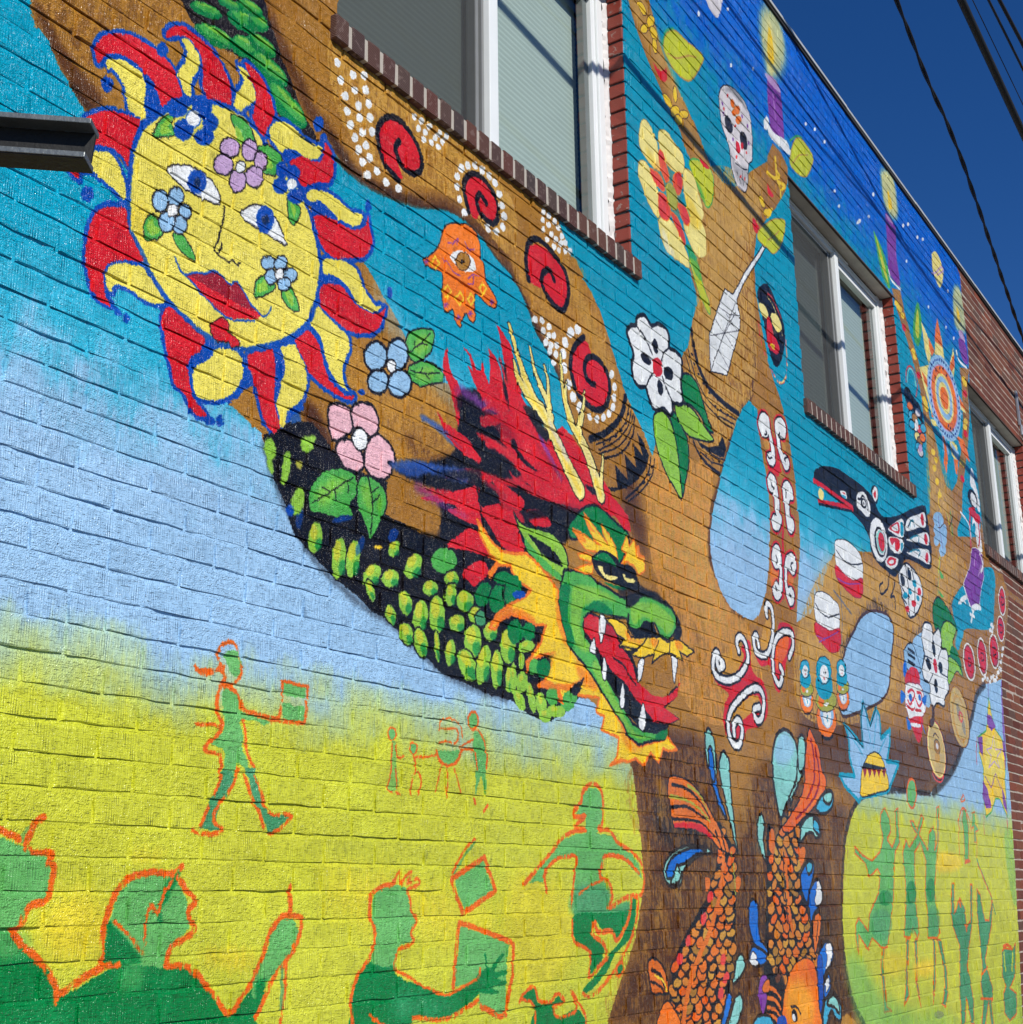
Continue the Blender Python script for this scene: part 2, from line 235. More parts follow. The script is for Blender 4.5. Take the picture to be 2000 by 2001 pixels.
PALETTE = [(15,12,17),(238,240,238),(214,28,38),(222,64,60),(150,25,40),(4,74,172),(236,220,92),(246,205,40),(242,120,22),(232,100,14),(0,124,60),(78,172,72),(145,198,62),(152,194,227),(240,186,194),(132,62,158),(200,166,206),(0,156,186),(168,116,38),(190,148,66),(206,164,82),(206,148,50),(76,40,14),(38,21,10),(245,228,135),(140,208,198),(3,98,196),(104,180,96),(0,126,60),(70,150,100),(225,112,30),(212,128,40),(120,120,120),(200,205,40),(120,200,130),(205,175,105),(60,170,205),(0,92,190),(44,84,165),(170,170,60),(20,110,205),(225,218,218)]
MURAL = """
A 0 0 100 0 0 0 0 1291,3602 4436,3003 1441,414 1951,193 1184,-758 151,-67 -12,-189 8,-134 1,-204 -12,-183 -55,-240 -106,-1371 199,-93 296,16 143,-110 -74,-160 -151,-189 -209,-231 -119,-173 -43,-140 -29,-194 -28,-191 3,-123 -30,-232 -49,-230 -49,-268 -68,-263 -87,-338 -64,-247 -80,-238 -8100,600
P 18 0 100 0 0 0 0 1648,3590 14,-38 11,-35 16,-17 31,-16 30,-48 33,-26 33,-34 17,-11 108,-73 176,-94 113,-351 225,-80 32,-52 217,-209 289,-92 618,-106 445,-10 185,-47 140,-127 61,-56 25,-138 13,-92 20,-136 -28,-90 -49,-110 -66,-84 -63,-69 -61,-72 -40,-58 -31,-58 2645,-233 -92,96 -122,120 -56,156 -21,148 53,149 44,153 57,119 80,91 99,81 116,59 199,30 300,31 166,2 510,6 88,20 157,56 363,118 97,15 338,220 195,158 171,169 214,89 278,44 322,68 328,404 151,189 74,160 -143,110 -296,-16 -194,104 -3,256 -121,-180 -653,-136 -2,42 210,183 63,165 78,110 231,307 181,316 31,226 119,203 -306,-90 -10,-175 -50,-228 -110,-241 -208,-259 -80,-121 -183,-119 -136,1 -93,110 -71,173 -106,162 -35,182 -127,192 -138,146 -65,83 -72,158 -207,-61 90,-138 120,-90 156,-176 103,-158 39,-264 -3,-199 -17,-236 -77,-184 -762,-384 -594,-164 -146,-30 -274,-38 -225,-72 -151,-143 -55,-73 -117,-103 -109,-78 -192,-71 48,158 44,141 36,141 9,139 -10,-3 -6,158 -30,131 -29,139 -40,80 -43,57 -60,59 -43,56 -29,33 4,22 -61,162 -43,163 12,185 0,0 58,149 170,164 0,0 129,111 162,169 54,81 21,115 -92,37 -115,0 -96,-127 -4,-30 -284,-201 -193,-172 -68,-25 -99,-24 -136,20 -95,88 -67,57 -136,76 -119,67 -75,75 -46,84 -76,121 -28,52 -214,-135 33,-46 67,-107 82,-86 98,-73 113,-74 117,-69 75,-85 40,-21 52,-180 -6,-291 -124,-109 47,-72 43,-54 -50,-63 -42,-73 -40,-114 -76,-81 -136,-195 -169,-297 -28,-55 -68,84 -150,115 -69,109 -68,103 -69,85 -90,59 -78,67 -30,-2 -93,113 -321,39 -947,-26 -5,147 -2,63
P 22 1 80 26 0 0 0 1662,3552 37,1 61,-57 65,-43 65,-34 -34,-53 -40,14 -66,59
P 23 1 70 19 0 0 0 1774,3425 55,-24 25,-15 -21,-21 -33,27
L 22 1 75 43 0 57.4 57.4 2400,3978 79,-75 76,-80 54,-60 83,-26 99,-72 87,-6 130,24 123,29 137,52 99,16 142,-16 91,-21 118,-93 94,-89 69,-66 89,-81
L 23 1 60 27 0 30 30 2692,3737 98,-59 88,-15 130,20 123,29
P 19 1 45 88 0 0 0 2704,4054 257,-15 361,-4 352,-58 -3,-104 -350,89 -291,20 -262,19
P 19 1 55 69 0 0 0 4087,3874 165,-142 157,-202 -88,-28 -143,192 -191,113
P 20 1 60 100 0 0 0 5417,4769 368,182 290,231 76,-79 -219,-283 -196,-213 -62,-437 -341,-312 -93,158 122,304
P 20 1 55 50 0 0 0 4660,5388 175,107 366,-319 266,-244 -176,20 -363,255
P 22 1 90 31 0 0 0 2598,2881 47,26 56,-40 47,-62 -20,-47 -63,43
P 22 1 65 55 0 0 0 3034,2924 145,50 126,-29 -125,-59 -113,-6
L 22 1 80 88 0 122.5 122.5 4512,3156 -32,-129 86,-22 38,-76
P 21 1 60 114 0 0 0 4695,3313 301,-34 281,131 32,-190 -92,-80 5,-173 187,-150 369,-17 -592,-122 -247,70 -172,76 -108,85 -9,158
P 20 1 55 132 0 0 0 4730,3058 449,102 43,-193 324,-204 -363,-113 -174,165 -289,133
P 20 1 55 160 0 0 0 6257,2870 569,464 449,91 725,-7 816,347 701,144 -294,-335 -1317,-475 -146,-328 -233,-138 227,-50 -698,-36 -237,-126 -560,10 -56,341
P 20 1 55 60 0 0 0 9028,4485 248,-125 202,-94 120,-51 -717,-166
P 22 1 92 103 0 0 0 4435,2176 332,59 237,-8 217,-104 -9,-262 372,-257 -34,-480 -1375,104 201,189 124,285 -50,273
P 22 1 88 120 0 0 0 5571,2147 971,-89 266,-19 -182,-196 -110,-395 71,-403 -1305,99
P 23 1 55 140 0 0 0 5638,1657 468,0 344,-178 -17,-233 136,-200 -1019,78
P 23 1 90 69 0 0 0 4608,1974 187,-29 361,-116 -81,-48 -438,34 -36,74
P 22 1 75 120 0 0 0 6177,2454 575,21 733,8 769,33 963,171 -372,-309 -703,-201 -1197,-79 -381,56 -439,32
P 23 1 85 44 0 0 0 6988,2957 309,195 225,70 232,-38 -91,-61 -486,-93 -306,-216 -79,10
P 23 1 80 28 0 0 0 8082,3079 226,115 137,-11 -289,-125
P 23 1 70 28 0 0 0 9084,3459 415,221 104,0 -429,-241
L 22 1 75 20 0 32.9 32.9 5915,4325 -48,-259 -74,-166 -109,-93 -187,-246 -145,-223 -86,-128 -43,-185 37,-79 149,-129 142,-17
P -1 0 100 0 0 0 0 2693,3699 85,-40 100,-5 130,20 123,29 130,53 106,14 126,-23 73,-34 101,-28 85,-62 51,-55 34,-43 71,-41 44,-50 63,-61 25,-78 35,-75 -114,-23 -475,-41 -166,2 -72,8 -186,79 -60,51 -53,40 -38,31 -51,39 -74,20 -94,146
L 13 1 60 98 0 83.6 83.6 2949,3332 113,-87 186,-79 146,7
P -1 0 100 0 0 0 0 1291,3602 341,33 16,-45 14,-38 11,-35 16,-17 31,-16 30,-48 33,-26 33,-34 17,-11 108,-73 176,-94 113,-351 225,-80 32,-52 84,-152 -118,-109 -995,-204
P -1 0 100 0 0 0 0 2471,2128 528,10 609,46 446,69 325,-152 63,-33 25,-138 13,-92 20,-136 -28,-90 -49,-110 -66,-84 -63,-69 -61,-72 -40,-58 -31,-58 -2476,86 -84,718
P -1 0 100 0 0 0 0 6807,928 -92,96 -122,120 -56,156 -21,148 53,149 44,153 57,119 80,91 99,81 116,59 199,30 300,31 166,2 510,6 88,20 157,56 363,118 97,15 338,220 195,158 171,169 214,89 278,44 322,68 357,15 356,-606 -589,-1930
P -1 0 100 0 0 0 0 4712,3309 -68,84 -150,115 -69,109 -68,103 -69,85 -90,59 -78,67 -30,-2 64,266 954,768 93,-49 40,-21 52,-180 -6,-291 -124,-109 47,-72 43,-54 -50,-63 -42,-73 -40,-114 -76,-81 -136,-195 -169,-297
L 22 1 75 6 0 13.6 13.6 2712,3678 66,-19 100,-5 130,20 123,29 130,53 106,14 126,-23 73,-34 101,-28 85,-62 51,-55 34,-43 71,-41 44,-50 63,-61 25,-78
L 23 1 90 12 30 32.1 32.1 8228,2189 -596,-18 -466,-34 -223,-45 -138,-66 -126,-119 -92,-188 -65,-241 15,-178 73,-163 175,-142
L 23 1 80 24 0 47.5 47.5 9840,3024 -258,-104 -212,-183 -272,-189 -356,-200 -459,-156
L 19 1 60 51 45 50.6 50.6 4658,2035 -1,-120
L 19 1 60 51 45 50.6 50.6 4772,1723 -4,-141
L 19 1 60 49 45 49.1 49.1 4599,1634 2,-91
L 18 1 60 49 45 49.3 49.3 4648,1588 -3,-137
L 18 1 60 49 45 49.1 49.1 4558,1771 2,-92
L 19 1 60 57 45 56.9 56.9 5433,2002 -1,-107
L 18 1 60 56 45 56.4 56.4 5493,1657 -2,-105
L 19 1 60 58 45 57.7 57.7 5520,2111 -11,-165
L 18 1 60 52 45 52.2 52.2 4947,1730 0,-97
L 18 1 60 48 45 48 48 4503,1500 5,-66
L 18 1 60 60 45 65 65 6442,2022 -22,-184
L 18 1 60 60 45 64.7 64.7 6480,1778 -15,-150
L 22 1 60 60 45 63.2 63.2 6391,1539 -21,-174
L 22 1 60 60 45 61.7 61.7 6254,1312 -7,-112
L 18 1 60 60 45 67.8 67.8 6719,2164 -3,-97
P 20 1 55 0 62 0 0 2681,4041 280,-2 361,-4 352,-58 -6,-221 -347,61 -354,-72 -224,66
P 21 1 50 0 70 0 0 2681,4041 280,-2 361,-4 352,-58 -6,-221 -347,61 -354,-72 -224,66
P 21 1 50 0 62 0 0 1756,3609 316,193 25,-42 -185,-129 -73,-78
P 22 1 40 0 78 0 0 1721,3587 351,215 4,-55 -215,-181 -16,-80 -81,41
P 21 1 50 0 66 0 0 3668,3756 453,186 312,-377 153,-172 -382,-131 -277,239
P 21 1 55 0 62 0 0 5309,4857 766,325 25,-178 -189,-325 19,-207 -80,-513 -565,-487 -243,231 192,503
P 20 1 60 0 66 0 0 5309,4857 766,325 25,-178 -189,-325 19,-207 -80,-513 -565,-487 -243,231 192,503
P 20 1 70 0 58 0 0 4707,3316 570,94 -25,-204 -30,-239 395,-222 97,-340 -576,-113 -294,125 -141,342 -58,253
P 8 1 28 0 72 0 0 4707,3316 570,94 -25,-204 -30,-239 395,-222 97,-340 -576,-113 -294,125 -141,342 -58,253
P 20 1 65 0 58 0 0 6215,2838 654,504 1136,93 1328,437 254,-233 -1799,-940 -960,-244 -651,-1
P 21 1 45 0 68 0 0 6215,2838 654,504 1136,93 1328,437 254,-233 -1799,-940 -960,-244 -651,-1
P 21 1 55 0 60 0 0 2796,3111 417,13 71,-172 -299,-102 -183,66
P 20 1 60 0 60 0 0 8993,4761 249,-218 236,-277 -630,-225
P 18 1 50 0 80 0 0 4427,2067 1294,91 -171,-1034 -1330,101 276,432
P 18 1 40 0 84 0 0 5721,2158 1015,-90 -214,-590 65,-433 -1037,79
P -1 0 100 0 0 0 0 5781,3880 87,-17 12,-130 29,-125 41,-101 -3,-139 -11,-106 -49,-176 -52,-123 -97,-121 -83,-43 -104,1 -142,17 -103,63 -46,66 -30,80 11,90 39,97 72,125 74,129 71,94 96,148 91,98
P 13 1 100 0 0 0 0 7383,3134 292,29 98,-46 -10,-78 -93,-151 -62,-135 -119,-88 -201,-66 -451,-102 -96,16 -17,99 94,147 109,119 152,108 105,74
C 22 1 100 0 0 17.3 17.3 7383,3134 292,29 98,-46 -10,-78 -93,-151 -62,-135 -119,-88 -201,-66 -451,-102 -96,16 -17,99 94,147 109,119 152,108 105,74
P 13 1 100 0 0 0 0 8145,3064 115,66 152,39 125,-56 -57,-254 -92,-148 -145,24 -55,167
P 17 1 100 0 0 0 0 9153,3471 257,155 122,50 336,130 354,128 255,39 36,-85 -122,-204 -118,-179 -260,-70 -534,-74 -134,-84 -138,-101 -55,27 70,100
P 36 1 70 30 0 0 0 9222,3303 184,47 -61,-73 -138,-101 -72,25
P 25 1 100 0 0 0 0 5793,2227 62,87 102,33 94,-21 47,-63 -7,-79 -67,-93 -112,-82 -74,-61 -44,101 -17,84
C 23 1 100 0 0 18.4 18.4 5793,2227 62,87 102,33 94,-21 47,-63 -7,-79 -67,-93 -112,-82 -74,-61 -44,101 -17,84
P 13 1 75 30 0 0 0 5809,2228 60,75 85,32 79,-17 39,-57 -111,-68 -113,-8
E 1 1 100 0 0 0 0 6933,5943 19,9 -2,-13
E 1 1 100 0 0 0 0 7084,5984 19,10 -2,-13
E 1 1 100 0 0 0 0 7248,5983 21,10 -3,-14
E 1 1 100 0 0 0 0 7367,5709 21,10 -3,-14
E 1 1 100 0 0 0 0 7433,5637 21,10 -3,-14
E 1 1 100 0 0 0 0 8194,6066 25,12 -4,-16
E 1 1 100 0 0 0 0 8049,5840 24,11 -4,-15
E 1 1 100 0 0 0 0 8868,6132 29,13 -5,-17
E 1 1 100 0 0 0 0 9012,6205 30,13 -6,-17
E 1 1 100 0 0 0 0 9387,6245 32,13 -6,-17
E 1 1 100 0 0 0 0 9232,6195 30,13 -5,-17
P 1 1 100 0 0 0 0 7756,5658 67,66 41,9 -20,-27
E 1 1 100 0 0 0 0 5435,5783 12,7 -1,-11
E 1 1 100 0 0 0 0 5824,6047 13,7 -1,-12
E 1 1 100 0 0 0 0 5819,5712 13,7 -2,-12
E 1 1 100 0 0 0 0 6321,6151 15,9 -2,-13
E 1 1 100 0 0 0 0 6127,5860 14,8 -2,-13
E 1 1 100 0 0 0 0 5437,5786 15,9 -2,-18
P 41 1 100 0 0 0 0 5532,5968 230,142 -32,-114 -33,-67 -37,-32 -57,-1 -46,18
E 1 1 100 0 0 0 0 6274,5609 37,19 -7,-44
E 1 1 100 0 0 0 0 8865,5855 21,9 -4,-15
E 1 1 100 0 0 0 0 9350,5692 23,9 -5,-16
E 1 1 100 0 0 0 0 9811,5698 25,9 -6,-16
E 1 1 100 0 0 0 0 9990,6064 25,10 -6,-17
E 1 1 100 0 0 0 0 10019,5686 26,9 -6,-16
P 0 1 88 0 0 0 0 2098,3873 19,-66 39,-31 82,-8 74,10 68,-18 110,-80 140,0 16,15 -47,33 -41,37 -36,56 -47,58 -47,78 -24,49 -9,54
E 10 1 100 0 0 0 0 2190,3845 57,15 -7,-23
E 11 1 85 8 0 0 0 2192,3852 49,13 -4,-13
E 12 1 70 8 0 0 0 2193,3858 40,11 -1,-5
E 10 1 100 0 0 0 0 2331,3899 63,11 -17,-40
E 11 1 85 8 0 0 0 2336,3911 54,9 -9,-22
E 12 1 70 8 0 0 0 2339,3922 44,7 -4,-8
E 10 1 100 0 0 0 0 2223,3787 70,10 -14,-33
E 11 1 85 8 0 0 0 2227,3797 61,9 -8,-19
E 12 1 70 8 0 0 0 2230,3807 49,7 -3,-8
E 10 1 100 0 0 0 0 2335,3820 54,8 -16,-36
E 11 1 85 8 0 0 0 2340,3831 46,7 -8,-20
E 12 1 70 8 0 0 0 2343,3841 38,6 -4,-8
E 10 1 100 0 0 0 0 2274,3914 45,10 -8,-19
E 11 1 85 8 0 0 0 2276,3920 39,8 -4,-10
E 12 1 70 8 0 0 0 2277,3925 32,7 -2,-4
E 10 1 100 0 0 0 0 2382,3921 39,2 -17,-31
E 11 1 85 8 0 0 0 2387,3930 33,2 -9,-17
E 12 1 70 8 0 0 0 2390,3939 27,1 -4,-7
E 10 1 100 0 0 0 0 2401,3862 54,-2 -18,-30
E 11 1 85 8 0 0 0 2406,3871 47,-2 -10,-16
E 12 1 70 8 0 0 0 2410,3879 38,-1 -4,-7
E 10 1 100 0 0 0 0 2431,3804 76,-10 -25,-37
E 11 1 85 8 0 0 0 2438,3815 66,-9 -14,-20
E 12 1 70 8 0 0 0 2443,3825 53,-7 -5,-8
E 10 1 100 0 0 0 0 2505,3733 82,-30 -32,-38
E 11 1 85 8 0 0 0 2514,3744 71,-25 -17,-21
E 12 1 70 8 0 0 0 2520,3754 58,-20 -7,-9
E 10 1 100 0 0 0 0 2349,3947 49,7 -11,-25
E 11 1 85 8 0 0 0 2352,3955 43,6 -7,-14
E 12 1 70 8 0 0 0 2355,3962 34,5 -2,-6
C 5 1 100 0 0 23.1 23.1 1855,3509 -5,32 18,39 46,34 53,20 64,0 54,-14 25,-32 11,-35 -41,-41 -21,-14 -16,32 -18,19 -31,12 -51,4 -40,-11 -27,-23 -13,-28
C 5 1 100 0 0 22.9 22.9 1882,3517 10,16 36,17 37,2 34,-3 8,-17 0,-29 1,-36 4,-27 -12,-9 -38,1 -10,27 -11,30 -26,18 -25,7
C 5 1 100 0 0 24.6 24.6 2062,3693 3,21 25,26 31,14 37,-1 48,-7 35,-16 26,-25 21,-24 7,-31 -3,-33 -43,-19 -33,-6 -11,17 -15,19 3,29 -7,34 -16,22 -29,15 -32,-7
C 5 1 100 0 0 24.2 24.2 2112,3711 15,13 24,-6 20,-16 6,-27 -11,-33 -12,-30 0,-34 -11,-10 -14,4 -10,21 -9,25 10,21 11,33 -1,22
C 5 1 100 0 0 25.8 25.8 2338,3773 41,-1 27,-10 28,-26 17,-31 10,-28 -22,-43 -16,-37 -24,12 -11,6 -12,18 9,33 -2,39 -18,31
C 5 1 100 0 0 25.4 25.4 2313,3755 31,-3 16,-15 20,-30 1,-27 -36,-39 -9,-21 -19,-2 -11,10 8,40 22,44 -6,20
C 5 1 100 0 0 26.5 26.5 2445,3632 25,31 37,17 38,-1 34,-7 40,-1 40,7 0,-21 -27,-28 -45,-15 -39,1 -38,-14 -15,-20 -27,11 -19,14
C 5 1 100 0 0 27 27 2528,3565 21,26 38,23 34,4 34,16 16,33 -2,37 18,-8 18,-12 7,-31 -4,-44 -22,-31 -51,-20 -49,-39 -29,23
C 5 1 100 0 0 27.3 27.3 2600,3497 8,20 33,19 46,13 47,1 36,-9 37,-1 39,13 -2,-22 -18,-25 -42,-14 -48,0 -42,11 -40,6 -39,-20
C 5 1 100 0 0 27.6 27.6 2634,3447 33,23 58,9 59,0 48,17 31,26 11,35 8,-35 13,-37 -12,-35 -24,-28 -12,-7 -118,-50 -59,12 -18,33
C 5 1 100 0 0 27.4 27.4 2680,3337 49,24 53,9 42,-4 19,-21 19,-26 25,-20 25,-11 29,9 -16,-21 -31,-11 -43,0 -37,11 -24,19 -36,10 -35,3 -40,-12
C 5 1 100 0 0 27.3 27.3 2670,3244 16,23 40,15 35,6 30,-13 30,-13 43,-5 49,6 31,16 19,20 -12,-43 -18,-31 -37,-30 -54,-19 -48,-9 -47,7 -46,11 -30,20
C 5 1 100 0 0 26.6 26.6 2635,3133 26,57 28,-10 47,-14 35,-8 24,-11 4,-35 -14,-28 -11,-36 1,-23 13,-27 17,-10 -35,4 -29,14 -23,20 -18,29 -13,30 -17,25
C 5 1 100 0 0 26.2 26.2 2574,3057 25,28 21,19 22,-3 23,-16 18,-28 12,-31 24,-31 35,-16 35,-8 37,13 -14,-18 -35,-7 -40,3 -51,7 -44,13 -17,17 -23,23
C 5 1 100 0 0 25.3 25.3 2518,3019 51,29 22,-23 23,-22 9,-28 -1,-38 -15,-34 -30,-28 -25,-22 -4,-31 -1,-26 -20,27 -17,42 13,48 13,49 -4,36
C 5 1 100 0 0 24.7 24.7 2424,2976 29,13 34,16 12,-33 3,-43 -3,-45 7,-34 16,-32 22,-19 31,-9 -20,-9 -46,-3 -36,19 -21,33 -18,48 -11,21 -16,24 -10,33
C 5 1 100 0 0 23.6 23.6 2287,2939 51,14 33,-2 11,-29 -7,-45 -30,-41 -45,-28 -49,-15 -27,5 -11,27 2,35 25,25 31,24
C 5 1 100 0 0 23 23 2108,2969 28,25 40,-11 37,-17 32,-13 -11,-35 -29,-31 -12,-24 7,-32 11,-34 24,-23 28,-19 -35,-7 -24,20 -23,26 -27,9 -15,41 -16,36 -12,43
C 5 1 100 0 0 21.9 21.9 1892,3137 40,28 39,12 11,-31 23,-38 25,-27 5,-12 -49,-15 -42,-22 -18,-19 -3,-35 9,-33 19,-18 -33,0 -24,17 -16,32 -10,38 0,27 5,51
C 5 1 100 0 0 22.2 22.2 1931,3004 10,17 30,19 39,12 29,2 26,-20 31,-19 18,-17 -28,-16 -37,-5 -33,7 -37,3 -23,-9 -10,-21 -13,15
C 5 1 100 0 0 22.4 22.4 1835,3342 21,24 48,36 47,14 45,9 -5,-38 -14,-35 -3,-62 -22,14 -32,8 -35,-10 -26,-13 -21,20
C 5 1 100 0 0 22.2 22.2 1860,3270 26,16 27,10 21,-11 18,-22 14,-28 1,-34 -27,8 -32,9 -36,10 -13,17
C 5 1 100 0 0 21.6 21.6 1806,3203 22,10 7,-19 -13,-1
P 5 1 100 0 0 0 0 2113,3549 111,63 2,-30 -89,-54 -123,-115 -6,25 59,64
P 5 1 100 0 0 0 0 2003,3552 35,-10 16,-43 31,9 -72,-85 -7,43 1,59
P 5 1 100 0 0 0 0 2245,2953 41,-3 -7,-34 -34,-33 -40,-6 29,41
P 5 1 100 0 0 0 0 2487,3005 30,18 23,-37 -3,-39 -18,-53 -13,-44 -12,32 12,55
P 5 1 100 0 0 0 0 2495,3577 31,35 39,3 61,5 45,51 -10,-43 -68,-16 -54,-38 -32,-16
P 5 1 100 0 0 0 0 2626,3492 28,17 82,-21 48,0 48,17 -48,-30 -71,-2 -80,-18
P 5 1 100 0 0 0 0 2679,3296 52,12 59,-21 61,-22 62,2 -61,-14 -61,18 -60,13 -61,-32
P 5 1 100 0 0 0 0 2630,3131 34,-19 36,-57 30,-45 41,-26 -52,11 -36,54 -29,44 -34,19
P 5 1 100 0 0 0 0 2381,2954 19,-1 12,-46 14,-17 -31,-24 -36,-40 -63,-33 -36,3 62,26 53,55
L 5 1 100 0 0 9.2 9.2 1807,3194 16,-8 18,1
L 5 1 100 0 0 14.7 14.7 1846,3216 30,7 61,-16 33,-15 -42,-19 -37,-30
L 5 1 100 0 0 12.5 12.5 1953,2927 24,-7 -11,-7
L 5 1 100 0 0 15.5 15.5 2263,2755 23,-8 -18,-7
L 5 1 100 0 0 16.8 16.8 2560,2782 -12,29 19,43 41,27
P 5 1 80 12 0 0 0 2544,2792 8,50 46,32 12,-34 43,-6 -4,-27 -47,-17
P 2 1 100 0 0 0 0 1855,3509 -5,32 18,39 46,34 53,20 64,0 54,-14 25,-32 11,-35 -41,-41 -21,-14 -16,32 -18,19 -31,12 -51,4 -40,-11 -27,-23 -13,-28
P 6 1 100 0 0 0 0 1882,3517 10,16 36,17 37,2 34,-3 8,-17 0,-29 1,-36 4,-27 -12,-9 -38,1 -10,27 -11,30 -26,18 -25,7
P 2 1 100 0 0 0 0 2062,3693 3,21 25,26 31,14 37,-1 48,-7 35,-16 26,-25 21,-24 7,-31 -3,-33 -43,-19 -33,-6 -11,17 -15,19 3,29 -7,34 -16,22 -29,15 -32,-7
P 6 1 100 0 0 0 0 2112,3711 15,13 24,-6 20,-16 6,-27 -11,-33 -12,-30 0,-34 -11,-10 -14,4 -10,21 -9,25 10,21 11,33 -1,22
P 2 1 100 0 0 0 0 2338,3773 41,-1 27,-10 28,-26 17,-31 10,-28 -22,-43 -16,-37 -24,12 -11,6 -12,18 9,33 -2,39 -18,31
P 6 1 100 0 0 0 0 2313,3755 31,-3 16,-15 20,-30 1,-27 -36,-39 -9,-21 -19,-2 -11,10 8,40 22,44 -6,20
P 6 1 100 0 0 0 0 2445,3632 25,31 37,17 38,-1 34,-7 40,-1 40,7 0,-21 -27,-28 -45,-15 -39,1 -38,-14 -15,-20 -27,11 -19,14
P 2 1 100 0 0 0 0 2528,3565 21,26 38,23 34,4 34,16 16,33 -2,37 18,-8 18,-12 7,-31 -4,-44 -22,-31 -51,-20 -49,-39 -29,23
P 6 1 100 0 0 0 0 2600,3497 8,20 33,19 46,13 47,1 36,-9 37,-1 39,13 -2,-22 -18,-25 -42,-14 -48,0 -42,11 -40,6 -39,-20
P 2 1 100 0 0 0 0 2634,3447 33,23 58,9 59,0 48,17 31,26 11,35 8,-35 13,-37 -12,-35 -24,-28 -12,-7 -118,-50 -59,12 -18,33
P 6 1 100 0 0 0 0 2680,3337 49,24 53,9 42,-4 19,-21 19,-26 25,-20 25,-11 29,9 -16,-21 -31,-11 -43,0 -37,11 -24,19 -36,10 -35,3 -40,-12
P 2 1 100 0 0 0 0 2670,3244 16,23 40,15 35,6 30,-13 30,-13 43,-5 49,6 31,16 19,20 -12,-43 -18,-31 -37,-30 -54,-19 -48,-9 -47,7 -46,11 -30,20
P 6 1 100 0 0 0 0 2635,3133 26,57 28,-10 47,-14 35,-8 24,-11 4,-35 -14,-28 -11,-36 1,-23 13,-27 17,-10 -35,4 -29,14 -23,20 -18,29 -13,30 -17,25
P 2 1 100 0 0 0 0 2574,3057 25,28 21,19 22,-3 23,-16 18,-28 12,-31 24,-31 35,-16 35,-8 37,13 -14,-18 -35,-7 -40,3 -51,7 -44,13 -17,17 -23,23
P 6 1 100 0 0 0 0 2518,3019 51,29 22,-23 23,-22 9,-28 -1,-38 -15,-34 -30,-28 -25,-22 -4,-31 -1,-26 -20,27 -17,42 13,48 13,49 -4,36
P 2 1 100 0 0 0 0 2424,2976 29,13 34,16 12,-33 3,-43 -3,-45 7,-34 16,-32 22,-19 31,-9 -20,-9 -46,-3 -36,19 -21,33 -18,48 -11,21 -16,24 -10,33
P 6 1 100 0 0 0 0 2287,2939 51,14 33,-2 11,-29 -7,-45 -30,-41 -45,-28 -49,-15 -27,5 -11,27 2,35 25,25 31,24
P 2 1 100 0 0 0 0 2108,2969 28,25 40,-11 37,-17 32,-13 -11,-35 -29,-31 -12,-24 7,-32 11,-34 24,-23 28,-19 -35,-7 -24,20 -23,26 -27,9 -15,41 -16,36 -12,43
P 2 1 100 0 0 0 0 1892,3137 40,28 39,12 11,-31 23,-38 25,-27 5,-12 -49,-15 -42,-22 -18,-19 -3,-35 9,-33 19,-18 -33,0 -24,17 -16,32 -10,38 0,27 5,51
P 6 1 100 0 0 0 0 1931,3004 10,17 30,19 39,12 29,2 26,-20 31,-19 18,-17 -28,-16 -37,-5 -33,7 -37,3 -23,-9 -10,-21 -13,15
P 2 1 100 0 0 0 0 1835,3342 21,24 48,36 47,14 45,9 -5,-38 -14,-35 -3,-62 -22,14 -32,8 -35,-10 -26,-13 -21,20
P 6 1 100 0 0 0 0 1860,3270 26,16 27,10 21,-11 18,-22 14,-28 1,-34 -27,8 -32,9 -36,10 -13,17
P 2 1 100 0 0 0 0 1806,3203 22,10 7,-19 -13,-1
E 5 1 100 0 0 0 0 1892,3466 19,10 2,-22
E 5 1 100 0 0 0 0 2050,3648 19,12 2,-21
E 5 1 100 0 0 0 0 1860,3167 18,8 2,-19
E 5 1 100 0 0 0 0 2642,3745 22,12 1,-25
E 5 1 100 0 0 0 0 2874,3591 16,8 1,-19
E 5 1 100 0 0 0 0 2666,3711 17,9 1,-17
E 5 1 100 0 0 0 0 1997,2913 10,3 1,-14
E 5 1 100 0 0 0 0 2310,2756 16,5 1,-17
E 5 1 100 0 0 0 0 2982,3355 13,5 1,-17
E 5 1 100 0 0 0 0 2860,3003 14,4 0,-10
P 6 1 100 0 0 0 0 1985,3356 21,53 46,60 62,58 66,46 64,30 92,17 53,-16 48,-28 60,-27 72,-42 32,-30 25,-42 21,-43 16,-50 7,-38 -8,-63 -17,-65 -15,-37 -42,-46 -66,-54 -99,-53 -62,-21 -75,-8 -42,3 -68,20 -53,21 -45,31 -28,30 -18,26 -36,40 -18,78 0,86
C 5 1 100 0 0 14 14 1985,3356 21,53 46,60 62,58 66,46 64,30 92,17 53,-16 48,-28 60,-27 72,-42 32,-30 25,-42 21,-43 16,-50 7,-38 -8,-63 -17,-65 -15,-37 -42,-46 -66,-54 -99,-53 -62,-21 -75,-8 -42,3 -68,20 -53,21 -45,31 -28,30 -18,26 -36,40 -18,78 0,86
P 7 1 30 45 0 0 0 1989,3211 11,-81 36,-47 49,-41 136,-66 92,-13 158,59 163,138 -62,-73 -151,-68 -203,-3 -135,52 -29,103 -33,54
P 1 1 100 0 0 0 0 2093,3340 20,21 35,16 44,11 38,-5 30,-19 15,-23 -8,-19 -33,-7 -45,-2 -46,1 -31,10
C 0 1 100 0 0 4.6 4.6 2093,3340 20,21 35,16 44,11 38,-5 30,-19 15,-23 -8,-19 -33,-7 -45,-2 -46,1 -31,10
E 5 1 100 0 0 0 0 2191,3352 31,15 2,-34
E 0 1 60 4 0 0 0 2191,3350 12,6 1,-13
